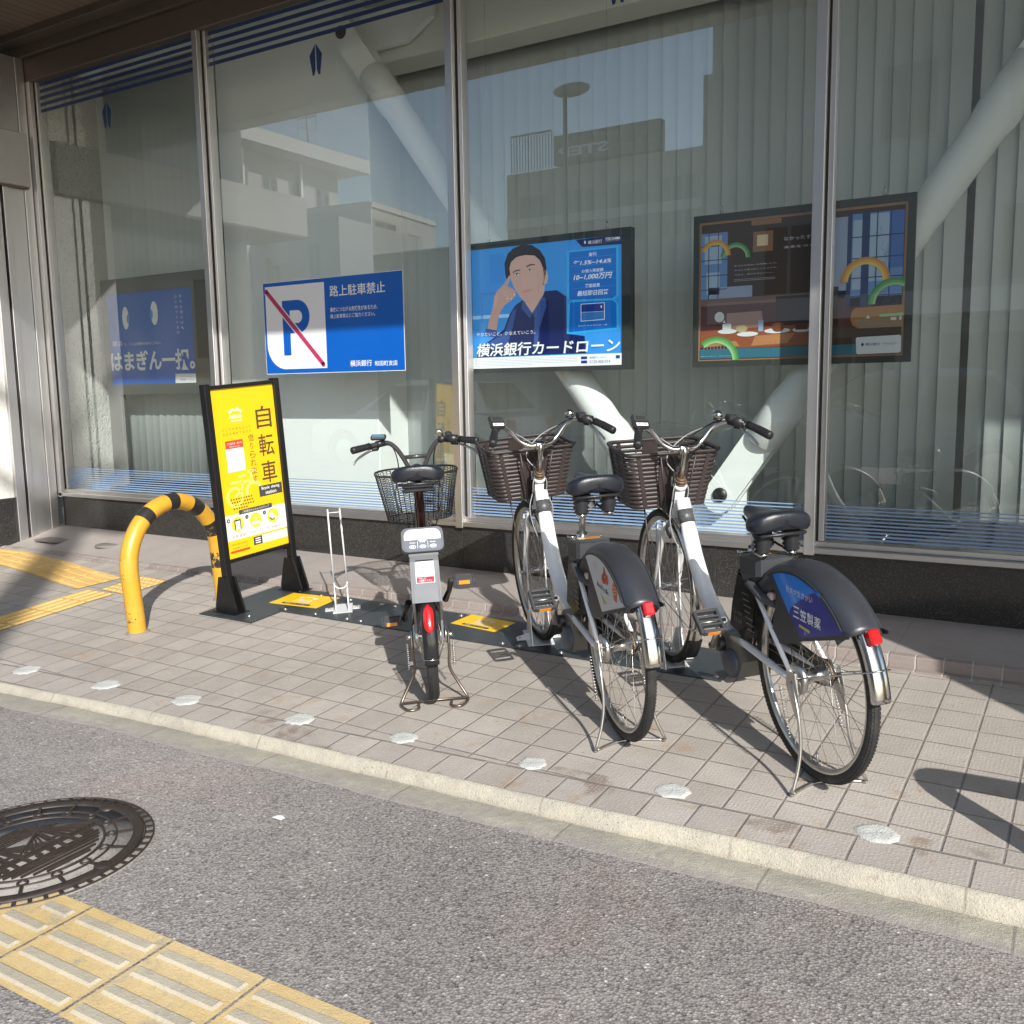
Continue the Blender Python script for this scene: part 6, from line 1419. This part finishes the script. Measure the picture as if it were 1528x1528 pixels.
k.poly(c((930, 690), (1090, 680), (1090, 796), (930, 808)), M_WP, 4); k.poly(c((934, 694), (1086, 684), (1086, 738), (934, 746)), M_DB, 5); k.poly(c((934, 748), (1086, 740), (1086, 792), (934, 804)), pm('card_blue', (.03, .16, .45)), 5); k.ell(g(1068, 708), .004, .008, M_WP, 6, pix=True)
k.tpx('やりたいこと、かなえていこう。', g(233, 885), g(626, 890), M_WP, 10, .004, .1)
k.tpx('横浜銀行カードローン', g(232, 958), g(1196, 1012), M_WP, 10, .018, .12)
k.poly([(a0, b0), (a1, b0), (a1, b0 + .063), (a0, b0 + .063)], M_WP, 10, False)
M_TXT = pm('small_print', (.45, .46, .52))
for j in range(5): R(.015, .925 + .013 * j, .72 - .3 * (j == 4), .929 + .013 * j, M_TXT, 11)
R(.745, .925, .785, .948, M_DB, 11); R(.745, .958, .785, .981, M_DB, 11)
def RT(s_, u0, v0, u1, v1, m_, kk, bd=0): k.text(s_, a0 + (a1 - a0) * u0, b1 - (b1 - b0) * v1, a0 + (a1 - a0) * u1, b1 - (b1 - b0) * v0, m_, kk, bd)
RT('横浜銀行カードローン', .80, .928, .91, .946, M_DB, 11); RT('0120-458-014', .80, .958, .93, .982, M_DB, 11); R(.965, .925, .99, .95, M_DB, 11)
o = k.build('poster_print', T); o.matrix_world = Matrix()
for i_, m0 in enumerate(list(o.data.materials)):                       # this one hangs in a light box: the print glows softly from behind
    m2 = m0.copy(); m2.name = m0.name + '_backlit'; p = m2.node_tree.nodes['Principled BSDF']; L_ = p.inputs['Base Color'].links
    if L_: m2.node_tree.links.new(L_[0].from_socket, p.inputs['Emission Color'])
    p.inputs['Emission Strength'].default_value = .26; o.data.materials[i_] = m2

# ---- dining room poster (no figure)
c = C(1000, 260, .2618); g = c1(c)
T, k = framed('framed_poster', 'framed brown dining room poster with painted arches partly behind the mullion', D + .16, [(1035, 325), (1368, 285), (1360, 539), (1035, 549)], [g(166, 285), g(1350, 148), g(1338, 1022), g(162, 1075)], .012, [g(290, 215), g(1220, 90)], M_FR)
a0, a1, b0, b1 = k.rect
M_WD = pm('print_dark_wood', (.050, .026, .020)); M_WM = pm('print_wall_brown', (.115, .070, .050)); M_TB = pm('print_table', (.30, .085, .035)); M_TL = pm('print_table_light', (.50, .22, .09)); M_WIN = pm('print_window_blue', (.16, .30, .62)); M_WIL = pm('print_window_pale', (.42, .55, .74)); M_WID = pm('print_window_dark', (.020, .045, .16)); M_SEAT = pm('print_seat', (.38, .22, .19)); M_TEAL = pm('print_teal', (.035, .155, .23)); M_LAMPP = pm('print_lamp', (.85, .66, .42)); M_GLOW = pm('print_lamp_glow', (.34, .17, .085)); M_CURT = pm('print_curtain', (.36, .43, .62)); M_MAR = pm('print_maroon', (.10, .022, .018))
mg = G1 = m_grad('print_wall', [(.0, (.07, .042, .030)), (.30, (.20, .105, .06)), (.40, (.13, .075, .05)), (.6, (.055, .034, .027)), (1., (.045, .025, .02))])
R(0, 0, 1, 1, pm('print_edge', (.36, .19, .10)), 0); R(.012, .018, .988, .985, mg, 1)
R(.012, .08, .15, .55, M_WIN, 2); R(.03, .10, .12, .30, M_WIL, 3); R(.04, .36, .11, .52, M_WIL, 3)
R(.66, .06, .75, .62, M_CURT, 2); R(.74, .05, .985, .66, M_WIN, 3); R(.76, .09, .80, .55, M_WIL, 4); R(.83, .06, .92, .50, M_WIL, 4); R(.92, .05, .985, .42, pm('print_window_mid', (.07, .17, .50)), 4); R(.80, .04, .835, .66, M_WID, 5); R(.735, .04, .755, .66, M_WID, 5)
for v_ in (.20, .34, .47, .59): R(.755, v_, .985, v_ + .007, M_WID, 5)
for v_ in (.17, .27, .38, .48): R(.012, v_, .15, v_ + .006, M_WID, 4)
for u_ in (.05, .10): R(u_, .08, u_ + .004, .55, M_WID, 4)
for u_ in (.865, .925): R(u_, .05, u_ + .005, .62, M_WID, 5)
for i in range(14):
    r2 = random.Random(i); P = lambda u, v: (a0 + (a1 - a0) * u, b1 - (b1 - b0) * v); u_, v_ = r2.uniform(.84, .97), r2.uniform(.08, .5); k.band([P(u_, v_), P(u_ + r2.uniform(-.02, .02), v_ + .05), P(u_ + r2.uniform(-.03, .03), v_ + .09)], .0018, M_WIN, 4, False)
R(.28, .10, .38, .24, M_GLOW, 2); R(.30, .125, .355, .20, M_LAMPP, 3); R(.27, .02, .42, .055, M_GLOW, 2)
R(.012, .55, .985, .66, pm('print_rail', (.22, .13, .10)), 2); R(.05, .47, .28, .55, M_CURT, 3); R(.012, .60, .985, .80, M_MAR, 3); R(.40, .56, .62, .80, M_WD, 4); R(.62, .52, .70, .80, M_WD, 4)
P = lambda u, v: (a0 + (a1 - a0) * u, b1 - (b1 - b0) * v)
k.poly([P(.15, .66), P(.33, .655), P(.345, .80), P(.15, .80)], M_SEAT, 4, False); k.poly([P(.012, .78), P(.63, .76), P(.67, .82), P(.55, .91), P(.012, .915)], M_TB, 5, False); k.poly([P(.30, .83), P(.50, .82), P(.46, .89), P(.28, .90)], M_TL, 6, False); k.poly([P(.03, .88), P(.20, .86), P(.22, .90), P(.03, .91)], M_TL, 6, False)
for (u_, v_, rx, ry) in ((.155, .79, .05, .012), (.26, .815, .055, .012), (.41, .80, .065, .013), (.53, .80, .045, .012)): k.ell(P(u_, v_), rx, ry, M_WP, 7)
R(.130, .735, .175, .785, M_WP, 8); k.ell(P(.415, .775), .032, .024, pm('print_food', (.22, .075, .035)), 8); R(.50, .755, .56, .80, M_MAR, 8); R(.315, .72, .34, .80, M_CURT, 8); k.ell(P(.23, .775), .03, .018, pm('print_salad', (.50, .42, .22)), 8)
k.poly([P(.012, .90), P(.16, .89), P(.25, .93), P(.012, .93)], M_WD, 7, False)
for i in range(9): R(.03 + .018 * i, .89, .034 + .018 * i, .93, M_SEAT, 8)
M_O1, M_O2, M_O3 = pm('arch_orange', (.68, .27, .04)), pm('arch_amber', (.78, .42, .06)), pm('arch_yellow', (.80, .58, .12)); M_G1, M_G2, M_G3 = pm('arch_green', (.07, .30, .07)), pm('arch_mid_green', (.16, .42, .13)), pm('arch_light_green', (.34, .58, .26))
def arch(px_, r, w_, cols, kk, t0=0, t1=180):
    cx, cz = k.px(*px_); n = len(cols)
    for i, m_ in enumerate(cols): k.arc((cx, cz), r - w_ * (i + 1) / n, r - w_ * i / n, t0, t1, m_, kk, 22)
arch(g(372, 480), .078, .023, (M_G1, M_G2, M_G3), 9, 0, 170); arch(g(258, 470), .082, .024, (M_O1, M_O2, M_O3), 10, 0, 155); arch(g(1112, 610), .112, .034, (M_O1, M_O2, M_O3), 9); arch(g(262, 1062), .122, .034, (M_G1, M_G2, M_G3), 10, 0, 132); arch(g(1278, 735), .118, .034, (M_G1, M_G2, M_G3), 10, 62, 180)
R(.012, .915, .985, .985, M_TEAL, 9); arch(g(262, 1062), .122, .034, (M_G1, M_G2, M_G3), 11, 0, 100)
k.tpx('なかったすべての、', g(650, 358), g(915, 355), M_WP, 9, .006); k.tpx('未来をつくろう。', g(648, 410), g(912, 402), M_WP, 9, .006)
for s_, tl, br in (('あらゆる出会いを栄養にして。', (368, 520), (612, 508)), ('だれにも眠る新しいチカラが、', (368, 546), (612, 534)), ('今日も、明日を変えていく。', (368, 572), (592, 562))): k.tpx(s_, g(*tl), g(*br), M_WP, 9)
for v_ in (602, 610): k.band([g(366, v_), g(600, v_ - 16)], .0022, M_TXT, 9)
k.ell(g(283, 815), .0255, .0265, M_WP, 11, pix=True); k.poly(c((300, 845), (320, 852), (312, 830)), M_WP, 11)
k.poly(c((1060, 762), (1335, 742), (1330, 868), (1075, 880), (1040, 862), (1028, 820), (1038, 780)), pm('vignette_orange', (.44, .19, .045)), 11); k.poly(c((1062, 828), (1330, 812), (1330, 868), (1080, 878), (1056, 850)), pm('vignette_grey', (.33, .22, .15)), 12); k.poly(c((1195, 798), (1330, 788), (1330, 805), (1195, 815)), M_G3, 13); k.poly(c((1115, 824), (1130, 802), (1142, 822)), M_WP, 13); k.poly(c((1258, 815), (1290, 813), (1290, 830), (1258, 832)), M_WP, 13); k.poly(c((1310, 800), (1318, 800), (1322, 828), (1306, 829)), M_WP, 13)
k.poly(c((1066, 930), (1310, 915), (1318, 922), (1316, 1008), (1306, 1016), (1070, 1026), (1062, 1018), (1060, 938)), M_WP, 12); k.tpx('横浜銀行', g(1116, 962), g(1196, 976), M_DB, 13); k.ell(g(1098, 971), .006, .008, M_DB, 13, pix=True); k.tpx('YOKOHAMA', g(1212, 962), g(1296, 964), M_DB, 13); k.band([g(1212, 974), g(1280, 970)], .0015, M_TXT, 13)
k.tpx('あなたのちがう、踏みをこの銀。'[:0] + 'あなたのちかくで、街のとなりで。', g(176, 1038), g(358, 1036), M_WP, 12)
o = k.build('poster_print', T); o.matrix_world = Matrix()

# ---- eye poster on its grey stand in the first pane
c = C(0, 400, .2618); g = c1(c); y = D + .36
T, k = framed('poster_stand', 'grey poster stand with a blue poster of two eyes behind the leftmost pane', y, [(152, 417), (312, 403), (314, 586), (160, 590)], [g(612, 152), g(1090, 110), g(1122, 657), g(640, 660)], .05, [], M_GREYM)
a0, a1, b0, b1 = k.rect
k.poly([(a0, b0), (a1, b0), (a1, b1), (a0, b1)], pm('eye_poster_blue', (.008, .10, .46)), 0, False)
for p_, ir, rx, ry in (((716, 285), (731, 291), .040, .090), ((879, 257), (863, 263), .043, .092)): k.ell(g(*p_), rx, ry, M_WP, 1, pix=True); k.ell(g(*ir), .018, .036, pm('iris_blue', (.02, .30, .66)), 2, pix=True)
k.tpx('はまぎん一択。', g(630, 478), g(1114, 578), M_WP, 1, .03); k.tpx('横浜', g(640, 418), g(698, 446), M_WP, 1, .01); k.tpx('で、使える場所があちこちに。', g(706, 428), g(916, 433), M_WP, 1, .008)
for i, ch in enumerate('便利な銀行は、'): k.tpx(ch, g(1018 + i * 2.5, 152 + 30 * i), g(1034 + i * 2.5, 168 + 30 * i), M_WP, 1)
for i, ch in enumerate('ひと目でわかる。'): k.tpx(ch, g(993 + i * 2.2, 156 + 29 * i), g(1008 + i * 2.2, 171 + 29 * i), M_WP, 1)
k.poly(c((1000, 602), (1121, 600), (1122, 655), (1002, 657)), M_WP, 2); k.tpx('横浜銀行', g(1028, 632), g(1064, 640), M_DB, 3); k.band([g(1026, 619), g(1100, 618)], .003, M_TXT, 3); k.band([g(1074, 636), g(1108, 635)], .004, M_TXT, 3)
o = k.build('poster_print', T); o.matrix_world = Matrix()
b = MB(); q0, q1 = at(166, 600, y + .02), at(184, 600, y + .02); q2 = at(314, 600, y + .02)
b.box(q0.x, q1.x, y, y + .05, .24, at(166, 588, y).z, .003); b.box(q2.x - .06, q2.x + .02, y, y + .05, .24, at(166, 588, y).z, .003); b.box(q0.x - .02, q2.x + .02, y - .14, y + .20, .2405, .262, .003); o = b.build('stand_legs', M_GREYM, T); o.matrix_world = Matrix()
b = MB(); b.box(at(296, 480, y).x, at(316, 480, y).x, y - .030, y - .0065, at(300, 534, y).z, at(300, 418, y).z, .004); o = b.build('side_panel', mat('black_panel', (.012, .012, .014), .4), T); o.matrix_world = Matrix()

# ------------------------------------------------------------------ the far side of the street, seen reflected in the panes
def mir(p): return Vector((p[0], 2 * GLY - p[1], p[2]))
def vz(u, v, z): p = atz(u, v, z); return mir(p)                       # a point at height z found in the reflection
def vy(u, v, y): return mir(at(u, v, 2 * GLY - y))                     # a point at real depth y found in the reflection
M_R1 = mat('render_beige', (.46, .45, .42), .85, var=.12, scale=.6); M_R2 = mat('render_pale', (.60, .59, .56), .8, var=.06, scale=.7); M_R3 = mat('render_grey', (.34, .34, .335), .85, var=.12, scale=.5); M_R4 = mat('tile_brown_grey', (.30, .285, .275), .7, var=.12, scale=.6); M_R5 = mat('render_pink', (.40, .345, .335), .85, var=.08); M_WG = mat('dark_window', (.030, .036, .042), .08, var=.1, spec=.6); M_WL = mat('bright_window', (.62, .64, .64), .3, var=.1); M_RAIL2 = mat('rail_grey', (.25, .25, .25), .5, .5)
class House:
    def __init__(s, name, label, A, B, dep, z1, m, group='buildings across the street'):
        s.A, s.B = Vector((A.x, A.y, 0)), Vector((B.x, B.y, 0)); s.ex = (s.B - s.A).normalized(); s.L = (s.B - s.A).length; n = Vector((0, 0, 1)).cross(s.ex); s.n = n if n.y > 0 or (abs(n.y) < .2 and n.x > 0) else -n
        s.t = thing(name, label, 'building', Matrix.Translation(s.A), group); s.z1 = z1
        P = [s.A, s.B, s.B - s.n * dep, s.A - s.n * dep]; s.out('wall', [(p.x, p.y) for p in P], -.1, z1, m)
    def out(s, name, poly, z0, z1, m):
        b = MB(); b.prism(poly, z0, z1, 'xy'); o = b.build(name, m, s.t); o.matrix_world = Matrix(); return o
    def slab(s, name, a, c, z0, z1, d0, d1, m):
        P = [s.A + s.ex * a + s.n * d0, s.A + s.ex * c + s.n * d0, s.A + s.ex * c + s.n * d1, s.A + s.ex * a + s.n * d1]; return s.out(name, [(p.x, p.y) for p in P], z0, z1, m)
    def win(s, a, c, z0, z1, m=None, bars=1):
        f = s.slab('window', a, c, z0, z1, -.05, .02, M_RAIL2); q = .05
        for i in range(bars + 1):
            x0 = a + (c - a) * i / (bars + 1) + q; x1 = a + (c - a) * (i + 1) / (bars + 1) - q * .5
            P = [s.A + s.ex * x0 + s.n * .0, s.A + s.ex * x1 + s.n * .0, s.A + s.ex * x1 + s.n * .025, s.A + s.ex * x0 + s.n * .025]; b = MB(); b.prism([(p.x, p.y) for p in P], z0 + q, z1 - q, 'xy'); o = b.build('pane', m or M_WG, f); o.matrix_world = Matrix()
z = ZS + 8.6; A, B = vz(330, 190, z), vz(502, 240, z)
h = House('apartment_house', 'beige apartment house with a projecting flat roof slab reflected in the second pane', A, B, 9, z - .05, M_R1); h.slab('roof_slab', -.3, h.L + .9, z - .45, z + .03, -9, .9, M_R2)
for i in range(4):
    a = h.L * (.06 + .24 * i)
    for zz in (z - 2.4, z - 5.2): h.win(a, a + h.L * .13, zz, zz + 1.25)
for fl in (z - 3.3, z - 6.1): h.slab('balcony', h.L * .35, h.L * 1.02, fl - .9, fl, .0, 1.1, M_R2)
for a in (.12, .62): h.slab('drain_pipe', h.L * a, h.L * a + .12, 0, z - .5, .02, .14, M_WHITE)
mast = vz(437, 226, z); b = MB(); t = thing('roof_antenna', 'thin roof antenna on the apartment house', 'antenna', Matrix.Translation((mast.x, mast.y - .8, z)), None)
b.tube([(0, 0, 0), (0, 0, 2.1)], .035, 6); b.tube([(-.45, 0, 1.35), (.45, 0, 1.35)], .025, 6); b.tube([(0, -.35, .95), (0, .35, .95)], .02, 6)
for sx_ in (-.45, .45): b.tube([(sx_, 0, .8), (sx_, 0, 2.6)], .012, 5)
for sx_ in (-.3, .3): b.tube([(sx_, 0, .03), (0, 0, .6)], .02, 5)
b.build('mast', M_RAIL2, t)
z = ZS + 15; y = -15.
h = House('office_block', 'tall office block with a pale pinkish bay reflected above the leftmost poster', vy(122, 250, y), vy(316, 250, y), 1.5, z, M_R3)
for (u0, u1, m_, nm) in ((222, 258, M_R5, 'bay'), (140, 204, M_R1, 'bay')):
    a, c_ = (vy(u0, 240, y) - h.A).dot(h.ex), (vy(u1, 240, y) - h.A).dot(h.ex); h.slab(nm, min(a, c_), max(a, c_), 0, z - 3, 0, .35, m_)
a, c_ = sorted([(vy(274, 240, y) - h.A).dot(h.ex), (vy(286, 240, y) - h.A).dot(h.ex)])
for i in range(6): h.win(a, c_, 1.6 + 1.9 * i, 3.35 + 1.9 * i, M_WL, 0)
a, c_ = sorted([(vy(166, 240, y) - h.A).dot(h.ex), (vy(200, 240, y) - h.A).dot(h.ex)]); h.win(a + .1, c_ - .1, at(180, 236, 2 * GLY - y).z, at(180, 200, 2 * GLY - y).z, M_WL, 1)
# house with corner
z = ZS + 6.2; A, B = vz(553, 303, z), vz(648, 333, z)
h = House('corner_house', 'pale house with a dark corner window reflected left of the second mullion', A, B, 7, z, M_R1); h.slab('parapet', -.02, h.L + .02, z - .12, z + .06, -7.05, .06, M_R2)
fA = lambda u, v: (lambda p: ((p - h.A).dot(h.ex), p.z))(mir(onplane(u, v, mir(h.A), Vector((h.n.x, -h.n.y, 0)))))
for (u0, v0, u1, v1) in ((558, 326, 591, 360), (607, 347, 627, 374)):
    (a, zt_), (c_, zl_) = fA(u0, v0), fA(u1, v1); h.win(a, c_, min(zl_, zt_), max(zl_, zt_) - .0, None, 1)
for i in range(2): h.win(h.L * .08 + i * h.L * .45, h.L * .38 + i * h.L * .45, .9, 2.1)
A2 = vz(428, 330, z - 1.2); B2 = vz(505, 322, z - 1.2)
h2 = House('plain_house', 'plain grey house with one small window reflected above the blue notice', A2, B2, 5, z - 1.2, M_R3); h2.win(h2.L * .4, h2.L * .62, z - 3, z - 1.9)
# long low wall
y = -9.8; zt_ = at(600, 380, 2 * GLY - y).z
wl = thing('boundary_wall', 'long dark boundary wall across the street seen only as a reflection', 'wall', Matrix.Translation((-6, y, 0))); A, B = vy(556, 385, y), vy(800, 350, y); x0, x1 = sorted((A.x, B.x)); MB().box(x0 + 6, x1 + 6, -.15, 0, 0, zt_, .02).build('wall_panel', M_R3, wl); MB().box(x0 + 5.97, x1 + 6.03, -.19, .03, zt_ + .001, zt_ + .07, .01).build('coping', M_R1, wl)
# cram school with its roof sign
y = -13.5; z = at(756, 262, 2 * GLY - y).z; A, B = vy(756, 262, y), vy(1064, 215, y)
h = House('school_block', 'dark grey block with a large sign on its roof reflected in the third pane', A, B, 9, z, M_R4)
for fl in (2.2, 5.0):
    for i in range(4): h.win(h.L * (.06 + .235 * i), h.L * (.22 + .235 * i), fl, fl + 1.5, None, 2)
h.slab('shop_band', 0, h.L, .0, .35, 0, .03, M_R2); h.slab('string_course', 0, h.L, at(760, 330, 2 * GLY - y).z - .25, at(760, 330, 2 * GLY - y).z, 0, .06, M_R2)
S0, S1 = vy(825, 203, y + .3), vy(986, 181, y + .3); SB0 = vy(825, 246, y + .3)
t = thing('roof_sign', 'dark roof sign with pale lettering standing on the school block', 'sign', Matrix.Translation((S0.x, y, z)))
xa, xb = sorted((S0.x, S1.x)); b = MB(); b.box(xa, xb, y, y + .28, min(SB0.z, z), S0.z, .02); o = b.build('sign_box', mat('sign_charcoal', (.030, .032, .038), .6), t); o.matrix_world = Matrix()
k = Board((0, y + .285, 0), (-1, 0, 0), (0, 0, 1), .004)
def rx(u, v): p = vy(u, v, y + .285); return (-p.x, p.z)
q0, q1 = rx(908, 203), rx(833, 236); k.text('STEP', min(q0[0], q1[0]), q1[1], max(q0[0], q1[0]), q0[1] - .1, mat('sign_letters', (.80, .80, .80), .5), 1, .03)
q0, q1 = rx(978, 198), rx(915, 222); k.text('ステップ', min(q0[0], q1[0]), q1[1], max(q0[0], q1[0]), q0[1] - .1, mat('sign_letters_yellow', (.40, .36, .06), .5), 1, .02)
o = k.build('sign_letters', t); o.matrix_world = Matrix()
t = thing('roof_railing', 'thin metal railing along the roof edge of the school block', 'railing', Matrix.Translation((A.x, y, z))); b = MB(); xa = vy(766, 240, y).x; xb = vy(826, 240, y).x
for i in range(15): x_ = xa + (xb - xa) * i / 14; b.tube([(x_, y + .1, z), (x_, y + .1, z + .95)], .018, 4)
b.tube([(xa, y + .1, z + .95), (xb, y + .1, z + .95)], .025, 5); o = b.build('bars', M_RAIL2, t); o.matrix_world = Matrix()
# tall block to the right
y = -11.5; A = vy(1062, 200, y); B = Vector((2.6, y, 0)); z = ZS + 24
h = House('tall_block', 'tall brown grey block filling the right of the reflection', A, B, 10, z, M_R4)
P = vy(1040, 150, y); Q = vy(1062, 150, y); h.slab('wing', P.x - h.A.x, 0.01, 0, at(1046, 104, 2 * GLY - y).z, -6, -.4, M_R4)
for j in range(6):
    for i in range(int(h.L / 2.3) - 1):
        if (i + j) % 3 != 1: h.win(1.2 + 2.3 * i, 2.3 + 2.3 * i, 3.2 + 2.9 * j, 4.7 + 2.9 * j, None, 1)
for i in range(int(h.L / 4.4)): h.win(.6 + 4.2 * i, 4.0 + 4.2 * i, .3, 2.3, None, 3)
h.slab('awning', .3, h.L - .3, 2.6, 3.05, 0, 1.0, M_R2)
# street lamp
y = -8.5; P = vy(843, 140, y); t = thing('street_lamp', 'tall street lamp across the road seen in the third pane', 'street lamp', Matrix.Translation((P.x, y, 0)))
b = MB(); b.tube([(0, 0, 0), (0, 0, 1.0), (0, 0, P.z)], [.09, .07, .045], 10); b.build('pole', M_RAIL2, t); b = MB(); b.ball((.15, 0, P.z + .05), .42, 1.0, .42, .32, 18, 10); b.build('lamp_head', mat('lamp_head', (.16, .16, .14), .5), t)

# parked cars on the far side, seen only in the panes
M_TYREC = mat('car_tyre', (.02, .02, .02), .8); M_CGL = mat('car_glass', (.02, .025, .03), .05, spec=.7)
def car(x, y, rz, paint, label):
    t = thing('parked_car', label, 'car', Matrix.Translation((x, y, 0)) @ Matrix.Rotation(rad(rz), 4, 'Z'), 'cars parked across the street')
    side = [(-1.95, .38), (-1.98, .62), (-1.90, .86), (-1.25, .95), (.75, .95), (1.55, .86), (1.88, .72), (1.92, .40)]
    def arch_(cx): return [(cx + .36 * math.cos(rad(a)), .32 + .36 * math.sin(rad(a))) for a in range(0, 181, 20)]
    poly = side + arch_(1.22)[0:] + arch_(-1.25)
    poly = [(-1.95, .24)] + side[0:] + [(1.92, .24)] + [(p[0], max(p[1], .24)) for p in arch_(1.22)] + [(p[0], max(p[1], .24)) for p in arch_(-1.25)]
    b = MB(); b.prism(poly, -.80, .80); b.build('body', paint, t)
    b = MB(); rings = []
    for z, x0, x1, hy in ((.94, -1.62, .98, .77), (1.20, -1.45, .55, .70), (1.42, -1.22, .20, .62), (1.47, -1.0, .0, .56)):
        rings.append([(x0, -hy, z), (x1, -hy, z), (x1, hy, z), (x0, hy, z)])
    b.loft(rings, cap=True, smooth=False); cb = b.build('cabin', paint, t)
    for sg in (-1, 1):
        for x0, x1, x2, x3 in ((-1.42, -.52, -.52, -1.20), (-.44, .72, .26, -.44)):
            b = MB(); P = [(x0, sg * .768, .98), (x1, sg * .768, .98), (x2, sg * .638, 1.38), (x3, sg * .638, 1.38)]; b.add([(a, c_ + sg * .012, d_) for a, c_, d_ in P], [(0, 1, 2, 3)], False); b.build('window', M_CGL, cb)
    for P in ([(.99, -.70, .98), (.99, .70, .98), (.27, .58, 1.40), (.27, -.58, 1.40)], [(-1.64, -.70, .98), (-1.64, .70, .98), (-1.30, .58, 1.40), (-1.30, -.58, 1.40)]):
        b = MB(); s_ = .012 if P[0][0] > 0 else -.012; b.add([(a + s_, c_, d_ + .006) for a, c_, d_ in P], [(0, 1, 2, 3)], False); b.build('window', M_CGL, cb)
    for cx in (1.22, -1.25):
        for sg in (-1, 1):
            b = MB(); b.lathe([(.0005, sg * .60), (.31, sg * .60), (.32, sg * .64), (.32, sg * .78), (.30, sg * .80), (.21, sg * .80), (.20, sg * .77), (.0005, sg * .77)], 28, 'y', (cx, 0, .32)); w_ = b.build('wheel', M_TYREC, t)
            b = MB(); b.lathe([(.0005, sg * .79), (.06, sg * .795), (.19, sg * .785), (.20, sg * .772)], 20, 'y', (cx, 0, .32)); b.build('rim', M_ALLOY, w_)
    for sg in (-1, 1):
        MB().box(1.84, 1.93, sg * .62 - .13, sg * .62 + .13, .62, .76, .02).build('headlight', M_LAMP, t); MB().box(-2.0, -1.90, sg * .66 - .10, sg * .66 + .10, .64, .84, .02).build('tail_light', M_RED, t)
P_ = vy(640, 600, -3.6); car(P_.x, -3.6, 178, mat('car_white', (.74, .74, .73), .25, var=.02, coat=1.), 'white parked car across the street reflected low in the second pane')
P_ = vy(1330, 600, -3.2); car(P_.x, -3.2, 181, mat('car_blue_grey', (.20, .25, .33), .25, .4, var=.02, coat=1.), 'blue grey parked car reflected low in the rightmost pane')
